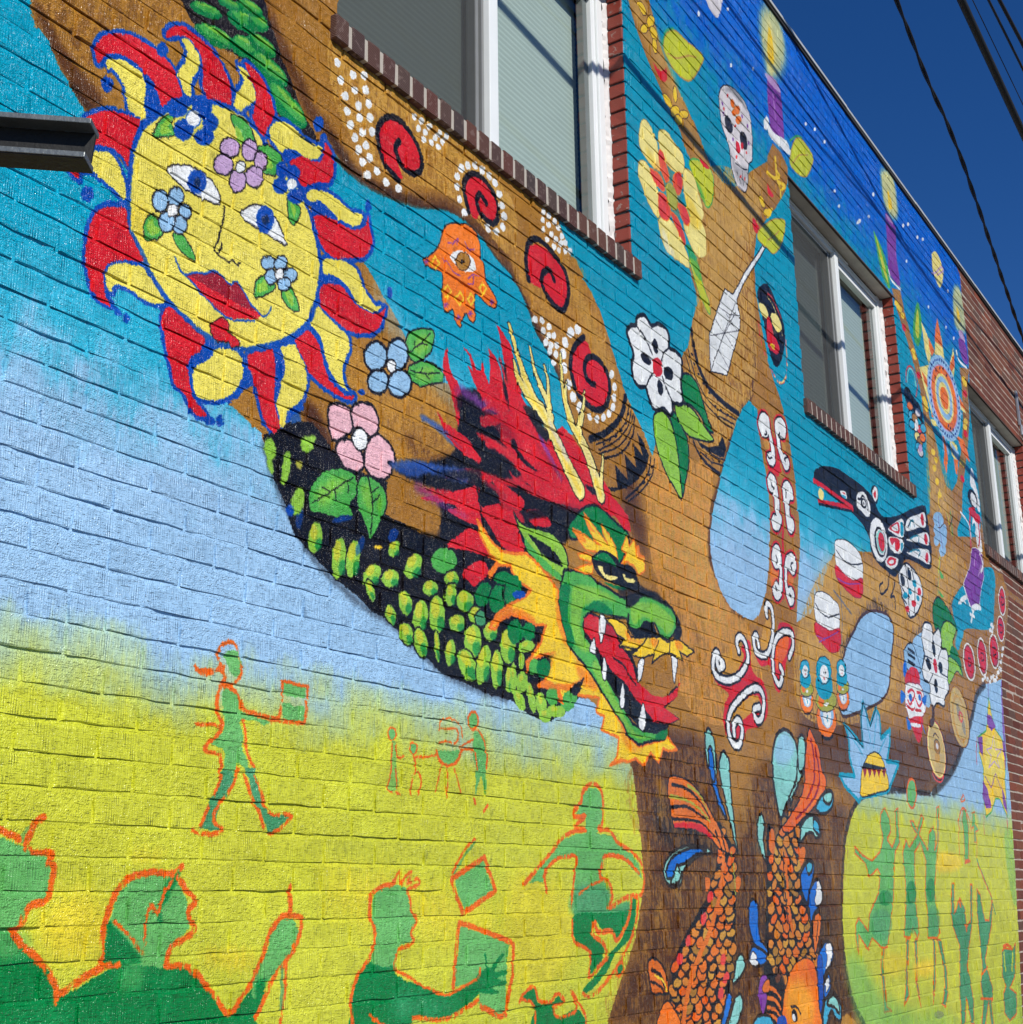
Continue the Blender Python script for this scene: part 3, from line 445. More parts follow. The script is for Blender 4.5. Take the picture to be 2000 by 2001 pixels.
P 1 1 100 0 0 0 0 2349,3336 23,26 29,21 41,6 37,-10 27,-24 21,-34 -40,-5 -41,2 -41,1 -40,2
C 0 1 100 0 0 4.8 4.8 2349,3336 23,26 29,21 41,6 37,-10 27,-24 21,-34 -40,-5 -41,2 -41,1 -40,2
E 5 1 100 0 0 0 0 2441,3358 34,15 2,-40
E 0 1 60 4 0 0 0 2442,3357 15,6 0,-15
L 0 1 100 0 0 5.8 5.8 2289,3327 -3,-37 -13,-61 -12,-31 10,-7 13,17 1,15
L 0 1 100 0 0 4.6 4.6 2271,3191 10,-7 33,1 14,9 17,-9 11,15
P 4 1 100 0 0 0 0 2164,3090 39,19 31,9 31,20 28,-3 29,-11 23,17 26,-16 26,-27 21,-11 -40,-7 -48,3 -71,2 -55,4
P 2 1 100 0 0 0 0 2164,3090 40,-1 55,-4 71,-2 48,-3 40,5 20,-5 -19,-14 -39,-15 -48,-14 -33,-1 -38,14 -47,21
L 5 1 100 0 0 5.8 5.8 2133,3123 10,-17 21,-16 39,19 31,9 31,20 28,-3 29,-11 23,17 26,-16 26,-27 20,-7 26,-9 24,16 7,21
L 5 1 100 0 0 5.7 5.7 2164,3090 50,-22 48,-21 38,-14 47,3 72,24
P 2 1 100 0 0 0 0 2262,2976 3,22 22,19 22,10 15,-7 1,-21 24,-6 16,-12 -9,-14 -19,-7 -15,9 -36,-12
C 0 1 100 0 0 3.4 3.4 2262,2976 3,22 22,19 22,10 15,-7 1,-21 24,-6 16,-12 -9,-14 -19,-7 -15,9 -36,-12
P 11 1 100 0 0 0 0 2050,3442 24,34 34,18 -11,-28 14,-18 -29,-26 -42,-18 7,25
C 0 1 100 0 0 3.4 3.4 2050,3442 24,34 34,18 -11,-28 14,-18 -29,-26 -42,-18 7,25
P 12 1 100 0 0 0 0 2059,3436 20,32 21,14 -16,-30 14,-7 -29,-22
P 11 1 100 0 0 0 0 2298,3596 39,13 36,-13 19,-42 -36,-14 -31,16 -21,17
C 0 1 100 0 0 3.6 3.6 2298,3596 39,13 36,-13 19,-42 -36,-14 -31,16 -21,17
P 12 1 100 0 0 0 0 2315,3570 25,-7 6,-28 -19,-2
E 5 1 100 0 0 0 0 2111,3519 34,19 2,-25
R 5 1 100 0 0 4.5 4.5 2111,3519 34,19 2,-25
E 5 1 100 0 0 0 0 2194,3565 33,18 2,-28
R 5 1 100 0 0 4.6 4.6 2194,3565 33,18 2,-28
E 5 1 100 0 0 0 0 2226,3536 26,14 2,-23
R 5 1 100 0 0 4.7 4.7 2226,3536 26,14 2,-23
E 5 1 100 0 0 0 0 2207,3485 32,16 1,-22
R 5 1 100 0 0 4.6 4.6 2207,3485 32,16 1,-22
E 5 1 100 0 0 0 0 2137,3470 31,16 2,-27
R 5 1 100 0 0 4.5 4.5 2137,3470 31,16 2,-27
E 1 1 100 0 0 0 0 2167,3517 25,13 2,-23
R 5 1 100 0 0 3.4 3.4 2167,3517 25,13 2,-23
P 11 1 100 0 0 0 0 2402,3551 40,28 54,-14 -24,-63 -46,-10 -22,24
C 0 1 100 0 0 3.7 3.7 2402,3551 40,28 54,-14 -24,-63 -46,-10 -22,24
P 12 1 100 0 0 0 0 2419,3528 30,18 12,-26 -31,-14
E 16 1 100 0 0 0 0 2299,3500 36,18 2,-28
R 0 1 100 0 0 4.7 4.7 2299,3500 36,18 2,-28
E 16 1 100 0 0 0 0 2372,3528 30,15 2,-32
R 0 1 100 0 0 4.8 4.8 2372,3528 30,15 2,-32
E 16 1 100 0 0 0 0 2414,3517 25,12 2,-30
R 0 1 100 0 0 4.9 4.9 2414,3517 25,12 2,-30
E 16 1 100 0 0 0 0 2394,3461 35,16 1,-32
R 0 1 100 0 0 4.8 4.8 2394,3461 35,16 1,-32
E 16 1 100 0 0 0 0 2333,3421 30,14 2,-32
R 0 1 100 0 0 4.7 4.7 2333,3421 30,14 2,-32
E 16 1 100 0 0 0 0 2279,3441 35,16 2,-29
R 0 1 100 0 0 4.7 4.7 2279,3441 35,16 2,-29
E 1 1 100 0 0 0 0 2341,3466 18,9 1,-18
R 0 1 100 0 0 3.6 3.6 2341,3466 18,9 1,-18
P 11 1 100 0 0 0 0 2122,3179 30,9 28,-16 20,-31 -35,-1 -32,15
C 0 1 100 0 0 3.3 3.3 2122,3179 30,9 28,-16 20,-31 -35,-1 -32,15
P 11 1 100 0 0 0 0 2029,3167 23,34 21,-5 19,-23 -23,-31 -32,-13
C 0 1 100 0 0 3.3 3.3 2029,3167 23,34 21,-5 19,-23 -23,-31 -32,-13
P 12 1 100 0 0 0 0 2038,3164 15,27 9,-17 18,-3 -24,-27
E 13 1 100 0 0 0 0 2075,3246 26,12 2,-29
R 0 1 100 0 0 4.4 4.4 2075,3246 26,12 2,-29
E 13 1 100 0 0 0 0 2124,3279 25,12 2,-25
R 0 1 100 0 0 4.5 4.5 2124,3279 25,12 2,-25
E 13 1 100 0 0 0 0 2157,3253 21,9 2,-20
R 0 1 100 0 0 4.5 4.5 2157,3253 21,9 2,-20
E 13 1 100 0 0 0 0 2142,3211 24,10 1,-26
R 0 1 100 0 0 4.5 4.5 2142,3211 24,10 1,-26
E 13 1 100 0 0 0 0 2100,3201 26,11 2,-27
R 0 1 100 0 0 4.4 4.4 2100,3201 26,11 2,-27
E 1 1 100 0 0 0 0 2116,3240 17,8 2,-17
R 0 1 100 0 0 3.3 3.3 2116,3240 17,8 2,-17
P 11 1 100 0 0 0 0 2523,3457 32,-1 23,-10 -20,-52 -27,7
C 0 1 100 0 0 3.7 3.7 2523,3457 32,-1 23,-10 -20,-52 -27,7
P 12 1 100 0 0 0 0 2534,3447 22,-6 -4,-30
E 5 1 100 0 0 0 0 2498,3530 22,10 1,-23
R 5 1 100 0 0 5 5 2498,3530 22,10 1,-23
E 5 1 100 0 0 0 0 2495,3481 29,13 1,-23
R 5 1 100 0 0 4.9 4.9 2495,3481 29,13 1,-23
E 5 1 100 0 0 0 0 2560,3478 35,16 1,-19
R 5 1 100 0 0 5 5 2560,3478 35,16 1,-19
E 5 1 100 0 0 0 0 2543,3543 27,13 1,-20
R 5 1 100 0 0 5 5 2543,3543 27,13 1,-20
E 1 1 100 0 0 0 0 2539,3507 22,10 1,-18
R 5 1 100 0 0 3.7 3.7 2539,3507 22,10 1,-18
P 11 1 100 0 0 0 0 2413,3164 29,33 36,-1 11,-18 -34,-32 -39,-22
C 0 1 100 0 0 3.6 3.6 2413,3164 29,33 36,-1 11,-18 -34,-32 -39,-22
P 11 1 100 0 0 0 0 2512,3176 33,28 28,-20 13,-34 -22,-8 -29,4
C 0 1 100 0 0 3.7 3.7 2512,3176 33,28 28,-20 13,-34 -22,-8 -29,4
P 12 1 100 0 0 0 0 2528,3178 18,15 17,-25 -10,-15
P 12 1 100 0 0 0 0 2428,3166 24,21 7,-24 -30,-19
E 13 1 100 0 0 0 0 2460,3239 28,11 1,-20
R 0 1 100 0 0 4.8 4.8 2460,3239 28,11 1,-20
E 13 1 100 0 0 0 0 2507,3258 26,11 1,-21
R 0 1 100 0 0 4.9 4.9 2507,3258 26,11 1,-21
E 13 1 100 0 0 0 0 2547,3239 25,10 1,-23
R 0 1 100 0 0 4.9 4.9 2547,3239 25,10 1,-23
E 13 1 100 0 0 0 0 2523,3203 25,10 1,-19
R 0 1 100 0 0 4.9 4.9 2523,3203 25,10 1,-19
E 13 1 100 0 0 0 0 2472,3204 24,9 2,-22
R 0 1 100 0 0 4.8 4.8 2472,3204 24,9 2,-22
E 1 1 100 0 0 0 0 2505,3226 20,9 1,-16
R 0 1 100 0 0 3.6 3.6 2505,3226 20,9 1,-16
E 1 1 100 0 0 0 0 2719,3985 14,11 6,-12
E 1 1 100 0 0 0 0 2735,3938 14,11 6,-12
E 1 1 100 0 0 0 0 2790,3984 15,11 6,-12
E 1 1 100 0 0 0 0 2843,4011 16,11 6,-12
E 1 1 100 0 0 0 0 2801,3940 15,11 6,-11
E 1 1 100 0 0 0 0 2852,3968 15,11 7,-12
E 1 1 100 0 0 0 0 2757,3896 15,11 6,-12
E 1 1 100 0 0 0 0 2820,3897 15,11 6,-12
E 1 1 100 0 0 0 0 2868,3929 15,11 6,-12
E 1 1 100 0 0 0 0 2769,3853 15,10 6,-12
E 1 1 100 0 0 0 0 2827,3861 15,10 6,-12
E 1 1 100 0 0 0 0 2876,3886 16,11 6,-12
E 1 1 100 0 0 0 0 2786,3816 15,11 6,-12
E 1 1 100 0 0 0 0 2842,3820 15,11 6,-12
E 1 1 100 0 0 0 0 2886,3843 16,10 6,-12
E 1 1 100 0 0 0 0 2806,3783 14,11 6,-12
E 1 1 100 0 0 0 0 2858,3784 15,10 6,-12
E 1 1 100 0 0 0 0 2825,3754 15,11 6,-12
E 1 1 100 0 0 0 0 2877,3752 15,10 6,-12
E 1 1 100 0 0 0 0 2846,3724 15,10 6,-12
E 1 1 100 0 0 0 0 2914,3725 15,10 6,-12
E 1 1 100 0 0 0 0 2870,3691 15,10 6,-12
E 1 1 100 0 0 0 0 2958,3708 16,10 6,-12
E 1 1 100 0 0 0 0 3021,3717 16,10 6,-12
E 1 1 100 0 0 0 0 3099,4004 12,8 5,-10
E 1 1 100 0 0 0 0 3138,4009 13,9 5,-10
E 1 1 100 0 0 0 0 3181,4012 13,8 5,-9
E 1 1 100 0 0 0 0 3124,3976 13,9 5,-10
E 1 1 100 0 0 0 0 3161,3980 13,8 5,-10
E 1 1 100 0 0 0 0 3237,4015 13,9 5,-10
E 1 1 100 0 0 0 0 3214,3988 13,9 5,-10
E 1 1 100 0 0 0 0 3273,4021 13,9 5,-10
E 1 1 100 0 0 0 0 3153,3951 12,8 5,-10
E 1 1 100 0 0 0 0 3193,3960 12,8 5,-10
E 1 1 100 0 0 0 0 3255,3993 13,9 5,-10
E 1 1 100 0 0 0 0 3231,3962 13,8 5,-10
P 2 1 100 0 0 0 0 2928,3883 35,46 54,23 56,-14 35,-33 29,-38 -7,-40 -42,-29 -48,-5 -21,22 -3,-20 25,-34 -34,-15 -47,22 -27,36 -17,32
L 0 1 100 0 0 21.2 21.2 3021,3743 -68,22 -34,51 -4,56 48,61 68,21 63,-24 43,-44 0,-47 -42,-38 -55,-3 -28,27 -10,23 20,32
P 2 1 100 0 0 0 0 3430,3798 -39,50 -12,58 44,50 65,16 65,-20 33,-45 -18,-58 -42,-24 -48,13 -20,-28
L 0 1 100 0 0 23.1 23.1 3406,3807 -23,47 -4,52 44,50 65,16 65,-20 33,-45 -10,-55 -41,-28 -57,9 -24,34 17,37 40,-16
E 1 1 100 0 0 0 0 3362,3948 16,10 7,-12
E 1 1 100 0 0 0 0 3399,3976 16,10 7,-12
E 1 1 100 0 0 0 0 3443,3997 17,10 6,-12
E 1 1 100 0 0 0 0 3488,4002 17,11 6,-13
E 1 1 100 0 0 0 0 3531,4000 17,10 6,-12
E 1 1 100 0 0 0 0 3569,3991 17,11 7,-13
E 1 1 100 0 0 0 0 3595,3961 18,11 6,-12
E 1 1 100 0 0 0 0 3613,3926 18,11 6,-13
E 1 1 100 0 0 0 0 3624,3889 18,11 7,-13
E 1 1 100 0 0 0 0 3612,3843 17,10 7,-13
E 1 1 100 0 0 0 0 3574,3807 17,10 7,-12
E 1 1 100 0 0 0 0 3520,3797 16,10 7,-13
E 1 1 100 0 0 0 0 3379,3794 15,10 7,-12
E 1 1 100 0 0 0 0 3350,3829 15,10 6,-12
E 1 1 100 0 0 0 0 3338,3868 16,9 6,-12
E 1 1 100 0 0 0 0 3337,3906 15,10 7,-12
P 2 1 100 0 0 0 0 3844,3709 -63,1 -12,56 6,60 56,44 74,10 66,0 56,-30 32,-57 -8,-61 -40,-42 -57,0 -64,27
L 0 1 100 0 0 24.7 24.7 3781,3710 -16,55 5,49 15,42 56,39 64,1 66,-16 66,-31 27,-54 -13,-68 -41,-47 -66,6 -64,33 -7,48 38,36 28,1 18,-24
E 1 1 100 0 0 0 0 3890,4024 15,10 6,-11
E 1 1 100 0 0 0 0 3927,4025 16,9 6,-10
E 1 1 100 0 0 0 0 3969,4020 16,10 6,-11
E 1 1 100 0 0 0 0 3886,3989 15,9 6,-10
E 1 1 100 0 0 0 0 4000,4006 17,9 6,-10
E 1 1 100 0 0 0 0 3928,3988 16,9 5,-10
E 1 1 100 0 0 0 0 3892,3953 15,9 6,-10
E 1 1 100 0 0 0 0 3946,3958 16,9 5,-10
E 1 1 100 0 0 0 0 3979,3952 16,9 6,-10
E 1 1 100 0 0 0 0 4015,3952 16,10 6,-11
E 1 1 100 0 0 0 0 3914,3924 16,9 6,-10
E 1 1 100 0 0 0 0 3963,3915 16,9 6,-11
E 1 1 100 0 0 0 0 4001,3917 17,10 5,-11
E 1 1 100 0 0 0 0 4044,3932 16,10 6,-11
E 1 1 100 0 0 0 0 4024,3983 16,10 6,-11
E 1 1 100 0 0 0 0 4047,3966 17,10 6,-11
E 1 1 100 0 0 0 0 4081,3948 17,9 6,-10
P 2 1 100 0 0 0 0 4184,3621 39,-29 20,-20 72,-8 40,-41 -5,-66 -45,-51 -74,-28 -60,8 -58,23 -36,50 -3,46 38,65
L 0 1 100 0 0 25.5 25.5 4170,3632 -78,-69 -28,-67 12,-58 36,-50 59,-18 80,-1 75,38 36,65 -7,62 -40,36 -72,8 -58,-31 -17,-48 28,-32 51,0
E 1 1 100 0 0 0 0 4073,3616 24,11 6,-20
E 1 1 100 0 0 0 0 4126,3648 24,11 6,-19
E 1 1 100 0 0 0 0 4029,3562 23,10 6,-19
E 1 1 100 0 0 0 0 4012,3512 23,10 6,-19
E 1 1 100 0 0 0 0 4019,3459 23,10 6,-19
E 1 1 100 0 0 0 0 4047,3405 24,10 6,-19
E 1 1 100 0 0 0 0 4077,3365 23,9 7,-19
E 1 1 100 0 0 0 0 4125,3341 23,9 6,-19
E 1 1 100 0 0 0 0 3821,3575 17,8 4,-13
E 1 1 100 0 0 0 0 3868,3589 18,8 4,-13
E 1 1 100 0 0 0 0 3915,3584 18,8 4,-13
E 1 1 100 0 0 0 0 3873,3552 17,8 4,-13
E 1 1 100 0 0 0 0 3947,3559 17,8 4,-13
E 1 1 100 0 0 0 0 3911,3546 17,8 4,-13
E 1 1 100 0 0 0 0 3891,3515 18,7 4,-13
E 1 1 100 0 0 0 0 3928,3516 18,8 4,-13
E 1 1 100 0 0 0 0 3968,3528 18,7 4,-13
E 1 1 100 0 0 0 0 3918,3490 17,8 4,-13
E 1 1 100 0 0 0 0 3960,3492 17,7 5,-13
E 1 1 100 0 0 0 0 3944,3456 18,8 4,-13
E 1 1 100 0 0 0 0 4383,3553 20,6 -1,-18
E 1 1 100 0 0 0 0 4402,3509 19,6 -1,-18
E 1 1 100 0 0 0 0 4399,3464 19,6 -1,-17
E 1 1 100 0 0 0 0 4385,3420 19,6 -1,-18
E 1 1 100 0 0 0 0 4351,3384 19,6 -1,-17
E 1 1 100 0 0 0 0 4305,3356 19,6 -1,-18
E 1 1 100 0 0 0 0 4254,3333 19,6 -1,-17
E 1 1 100 0 0 0 0 4196,3325 18,5 -1,-17
L 0 1 100 0 0 27.7 27.7 4494,3497 -34,-81 -75,-71 -88,-59 -104,-48
L 0 1 100 0 0 7 7 4525,3473 -39,-82 -93,-81 -150,-79
L 0 1 100 0 0 7 7 4541,3456 -40,-83 -99,-84 -140,-73
L 0 1 100 0 0 7 7 4557,3444 -41,-88 -104,-88 -146,-66
L 0 1 100 0 0 8.8 8.8 4567,3437 -27,-90 -97,-92 -152,-67
L 0 1 100 0 0 8.9 8.9 4694,3301 -30,-73 -86,-76 -116,-76
L 0 1 100 0 0 7.2 7.2 4729,3305 -30,-74 -87,-82 -129,-79
E 0 1 100 0 0 0 0 4511,3431 8,0 -7,-9
E 0 1 100 0 0 0 0 4487,3386 9,0 -8,-9
E 0 1 100 0 0 0 0 4449,3345 9,0 -8,-8
E 0 1 100 0 0 0 0 4404,3308 8,0 -7,-8
E 0 1 100 0 0 0 0 4354,3281 8,0 -7,-8
E 0 1 100 0 0 0 0 4305,3251 8,0 -7,-8
E 0 1 100 0 0 0 0 4702,3265 9,0 -8,-9
E 0 1 100 0 0 0 0 4675,3225 9,0 -8,-8
E 0 1 100 0 0 0 0 4625,3180 9,0 -8,-9
E 0 1 100 0 0 0 0 4566,3138 8,0 -8,-8
P 0 0 100 0 0 0 0 4579,3374 61,-21 37,-45 -22,-56 -74,-67 -105,-64 -120,-40 -56,1 100,25 -15,85 105,-36 -25,100 96,-33 -14,98 76,-33
P 8 1 100 0 0 0 0 3276,3702 45,29 69,25 47,-4 32,-25 7,-51 16,-22 15,-52 40,-27 28,-28 -12,-24 -33,-8 -40,4 -47,11 -8,-46 7,-30 -12,-32 -27,0 -15,17 -23,-31 -7,-26 -23,1 -18,30 -11,9 -22,-19 -22,7 -11,37 3,47 -7,33 -43,-8 -43,1 -10,13 45,37 36,43 15,39
C 0 1 100 0 0 4.4 4.4 3276,3702 45,29 69,25 47,-4 32,-25 7,-51 16,-22 15,-52 40,-27 28,-28 -12,-24 -33,-8 -40,4 -47,11 -8,-46 7,-30 -12,-32 -27,0 -15,17 -23,-31 -7,-26 -23,1 -18,30 -11,9 -22,-19 -22,7 -11,37 3,47 -7,33 -43,-8 -43,1 -10,13 45,37 36,43 15,39
P 1 1 100 0 0 0 0 3298,3599 30,35 46,19 54,-6 16,-32 -47,-28 -54,-7
E 22 1 100 0 0 0 0 3370,3614 45,18 0,-34
E 18 1 100 0 0 0 0 3370,3614 39,16 -1,-31
E 0 1 100 0 0 0 0 3368,3612 12,5 0,-9
C 7 0 100 0 0 7.2 7.2 3214,3568 23,-13 -23,-31 -23,13
C 7 0 100 0 0 7.2 7.2 3281,3497 22,-14 -22,-31 -22,14
C 7 0 100 0 0 7.3 7.3 3351,3500 24,-15 -25,-33 -24,15
C 7 0 100 0 0 7.4 7.4 3416,3521 19,-16 -20,-29 -19,15
C 7 0 100 0 0 7.6 7.6 3487,3585 24,-12 -25,-31 -23,12
L 15 0 100 0 0 4.3 4.3 3263,3422 26,10
L 15 0 100 0 0 4.3 4.3 3270,3434 12,-14
L 15 0 100 0 0 4.3 4.3 3282,3438 -12,-22
L 15 0 100 0 0 4.4 4.4 3329,3404 27,9
L 15 0 100 0 0 4.4 4.4 3337,3415 12,-13
L 15 0 100 0 0 4.4 4.4 3349,3420 -12,-23
L 15 0 100 0 0 4.4 4.4 3397,3440 28,10
L 15 0 100 0 0 4.4 4.4 3405,3452 12,-14
L 15 0 100 0 0 4.4 4.4 3417,3457 -12,-23
L 15 0 100 0 0 4.6 4.6 3528,3531 29,11
L 15 0 100 0 0 4.6 4.6 3536,3544 13,-14
L 15 0 100 0 0 4.6 4.6 3549,3549 -13,-24
L 15 0 100 0 0 4.3 4.3 3155,3526 26,11
L 15 0 100 0 0 4.3 4.3 3162,3538 12,-13
L 15 0 100 0 0 4.3 4.3 3174,3543 -11,-23
L 15 1 100 0 0 4.4 4.4 3254,3576 29,-2 30,-20 38,1
L 15 1 100 0 0 4.5 4.5 3397,3563 31,27 39,11
L 15 1 100 0 0 4.5 4.5 3396,3545 32,14 0,26
L 15 1 100 0 0 4.4 4.4 3283,3644 30,13 31,27 -8,-22
L 15 1 100 0 0 4.5 4.5 3382,3690 23,-18 31,13
P 0 0 100 0 0 0 0 2465,2766 44,16 49,43 94,28 74,-43 81,-46 179,7 -23,-96 56,-11 51,0 78,-6 87,27 14,32 142,57 335,-35 168,-80 37,-175 221,-128 -4,-70 -93,-10 -74,-53 -106,-45 -84,0 -112,22 -46,20 -137,4 -136,20 -110,14 -66,33 -77,27 -63,29 -62,27 -72,14 -58,31 -85,24 -62,31 -54,28 -53,24 -27,37 -1,21 -27,32 -38,54 -27,43
L 0 1 60 18 0 17.5 17.5 2466,2745 39,-75 65,-93 81,-78 110,-61 149,-53 84,-16 190,-82 176,-47 249,-19
P 18 1 85 19 0 0 0 3007,2685 76,-10 72,-16 74,4 6,46 -87,9
P 11 1 100 0 0 0 0 3062,3224 20,37 53,34 70,19 4,-39 -25,-47 -48,-38 -40,-10 -20,19
C 0 1 100 0 0 5.5 5.5 3062,3224 20,37 53,34 70,19 4,-39 -25,-47 -48,-38 -40,-10 -20,19
P 11 1 100 0 0 0 0 3083,3155 60,37 62,12 57,-12 -7,-33 -56,-22 -55,-26 -41,0 -26,12
C 0 1 100 0 0 5.5 5.5 3083,3155 60,37 62,12 57,-12 -7,-33 -56,-22 -55,-26 -41,0 -26,12
P 12 1 60 17 0 0 0 3102,3225 34,46 48,18 -7,-42 -48,-42
P 12 1 60 17 0 0 0 3110,3134 54,48 56,1 -42,-44
L 0 1 100 0 0 4.2 4.2 3076,3191 33,32 40,32 42,45
L 0 1 100 0 0 4.1 4.1 3109,3223 0,22
L 0 1 100 0 0 4.2 4.2 3136,3246 41,14
L 0 1 100 0 0 4.2 4.2 3090,3144 47,7 55,18 49,16
L 0 1 100 0 0 4.1 4.1 3137,3151 13,22
L 0 1 100 0 0 4.2 4.2 3157,3158 28,-8
E 13 1 100 0 0 0 0 2920,3131 54,19 1,-46
R 0 1 100 0 0 9.2 9.2 2920,3131 54,19 1,-46
E 13 1 100 0 0 0 0 3025,3173 53,18 1,-50
R 0 1 100 0 0 9.5 9.5 3025,3173 53,18 1,-50
E 13 1 100 0 0 0 0 2934,3058 49,16 1,-37
R 0 1 100 0 0 9.2 9.2 2934,3058 49,16 1,-37
E 13 1 100 0 0 0 0 3037,3086 57,18 1,-44
R 0 1 100 0 0 9.4 9.4 3037,3086 57,18 1,-44
E 1 1 100 0 0 0 0 2995,3126 23,7 1,-20
R 0 1 100 0 0 5.4 5.4 2995,3126 23,7 1,-20
P 11 1 100 0 0 0 0 2645,2634 9,42 42,47 54,29 57,8 41,-16 4,-41 -31,-38 13,-31 -34,-8 -45,-14 -55,-2 -43,-6
C 0 1 100 0 0 6.2 6.2 2645,2634 9,42 42,47 54,29 57,8 41,-16 4,-41 -31,-38 13,-31 -34,-8 -45,-14 -55,-2 -43,-6
P 11 1 100 0 0 0 0 2851,2737 32,27 54,-2 37,-18 7,-37 -8,-30 -9,-14 -24,-43 -29,-37 -18,26 -31,43 -15,27
C 0 1 100 0 0 6.4 6.4 2851,2737 32,27 54,-2 37,-18 7,-37 -8,-30 -9,-14 -24,-43 -29,-37 -18,26 -31,43 -15,27
P 12 1 65 27 0 0 0 2671,2655 58,58 56,15 46,4 -78,-57 -43,-47
P 12 1 65 23 0 0 0 2866,2718 29,30 19,-34 1,-50 -24,6
P 12 1 55 18 0 0 0 2938,2735 25,-29 -24,-37
L 0 1 100 0 0 3.7 3.7 2662,2631 69,46 49,34 50,32
L 0 1 100 0 0 3.7 3.7 2731,2677 -34,6
L 0 1 100 0 0 3.7 3.7 2752,2689 7,-28
L 0 1 100 0 0 3.8 3.8 2808,2730 1,-38
L 0 1 100 0 0 5.1 5.1 2895,2763 13,-35 10,-52 -7,-74
L 0 1 100 0 0 3.9 3.9 2911,2717 33,28
L 0 1 100 0 0 3.9 3.9 2915,2691 35,32
P 14 1 100 0 0 0 0 2714,2901 19,29 45,10 35,-5 13,-27 -5,-29 -40,-35 -34,-17 -23,24
C 0 1 100 0 0 8.8 8.8 2714,2901 19,29 45,10 35,-5 13,-27 -5,-29 -40,-35 -34,-17 -23,24
P 14 1 100 0 0 0 0 2816,2944 43,29 49,3 25,-25 7,-34 -30,-32 -24,1 -31,11 -29,-9
C 0 1 100 0 0 9 9 2816,2944 43,29 49,3 25,-25 7,-34 -30,-32 -24,1 -31,11 -29,-9
P 14 1 100 0 0 0 0 2751,2802 13,30 52,18 41,-19 16,-23 -2,-28 -29,-17 -47,1 -29,19
C 0 1 100 0 0 8.8 8.8 2751,2802 13,30 52,18 41,-19 16,-23 -2,-28 -29,-17 -47,1 -29,19
P 14 1 100 0 0 0 0 2892,2864 42,36 50,-10 32,-28 0,-28 -31,-4 19,-15 -18,-32 -43,-15 -48,7 -19,22 2,32
C 0 1 100 0 0 9.1 9.1 2892,2864 42,36 50,-10 32,-28 0,-28 -31,-4 19,-15 -18,-32 -43,-15 -48,7 -19,22 2,32
E 1 1 100 0 0 0 0 2857,2862 34,14 10,-30
R 0 1 100 0 0 6.4 6.4 2857,2862 34,14 10,-30
E 12 1 100 0 0 0 0 2676,2540 30,5 -4,-46
R 0 1 100 0 0 4.8 4.8 2676,2540 30,5 -4,-46
E 7 1 50 8 0 0 0 2669,2554 15,2 -2,-22
E 10 1 70 8 0 0 0 2690,2523 14,2 -2,-18
E 12 1 100 0 0 0 0 2776,2505 32,5 -4,-60
R 0 1 100 0 0 4.9 4.9 2776,2505 32,5 -4,-60
E 7 1 50 8 0 0 0 2768,2524 16,2 -2,-30
E 10 1 70 8 0 0 0 2791,2481 15,2 -2,-24
E 12 1 100 0 0 0 0 2836,2515 31,4 -8,-57
R 0 1 100 0 0 5 5 2836,2515 31,4 -8,-57
E 7 1 50 8 0 0 0 2829,2533 16,2 -4,-28
E 10 1 70 8 0 0 0 2851,2493 14,1 -3,-22
E 7 1 100 0 0 0 0 2945,2570 22,5 1,-8
R 0 1 100 0 0 5.1 5.1 2945,2570 22,5 1,-8
E 12 1 100 0 0 0 0 3018,2581 25,-2 -18,-29
R 0 1 100 0 0 5.2 5.2 3018,2581 25,-2 -18,-29
E 7 1 50 8 0 0 0 3012,2589 13,-1 -9,-14
E 10 1 70 8 0 0 0 3031,2571 11,-1 -7,-11
E 12 1 100 0 0 0 0 3110,2549 36,-3 -28,-44
R 0 1 100 0 0 5.3 5.3 3110,2549 36,-3 -28,-44
E 7 1 50 8 0 0 0 3102,2562 18,-2 -14,-22
E 10 1 70 8 0 0 0 3128,2533 17,-1 -12,-18
E 11 1 100 0 0 0 0 3267,2596 70,14 0,-42
R 0 1 100 0 0 5.5 5.5 3267,2596 70,14 0,-42
E 12 1 100 0 0 0 0 2920,2487 32,-6 -28,-36
R 0 1 100 0 0 5 5 2920,2487 32,-6 -28,-36
E 7 1 50 8 0 0 0 2912,2498 16,-3 -14,-18
E 10 1 70 8 0 0 0 2936,2473 15,-2 -11,-15
E 12 1 100 0 0 0 0 2915,2441 19,7 14,-29
R 0 1 100 0 0 5 5 2915,2441 19,7 14,-29
E 7 1 50 8 0 0 0 2911,2452 9,3 7,-14
E 10 1 70 8 0 0 0 2924,2428 9,3 5,-11
E 12 1 100 0 0 0 0 3004,2493 39,-1 -15,-30
R 0 1 100 0 0 5.1 5.1 3004,2493 39,-1 -15,-30
E 7 1 50 8 0 0 0 2996,2502 19,-1 -8,-15
E 10 1 70 8 0 0 0 3023,2484 17,-1 -6,-12
E 12 1 100 0 0 0 0 3196,2500 37,-4 -18,-26
R 0 1 100 0 0 5.3 5.3 3196,2500 37,-4 -18,-26
E 7 1 50 8 0 0 0 3188,2507 18,-1 -9,-14
E 10 1 70 8 0 0 0 3214,2492 17,-2 -7,-11
E 12 1 100 0 0 0 0 3305,2548 39,1 -12,-28
R 0 1 100 0 0 5.5 5.5 3305,2548 39,1 -12,-28
E 7 1 50 8 0 0 0 3297,2556 19,1 -6,-14
E 10 1 70 8 0 0 0 3323,2539 18,1 -5,-12
E 12 1 100 0 0 0 0 3301,2499 31,3 -9,-41
R 0 1 100 0 0 5.5 5.5 3301,2499 31,3 -9,-41
E 7 1 50 8 0 0 0 3295,2511 15,2 -4,-20
E 10 1 70 8 0 0 0 3315,2484 14,1 -4,-16
E 12 1 100 0 0 0 0 3375,2492 50,8 0,-36
R 0 1 100 0 0 5.5 5.5 3375,2492 50,8 0,-36
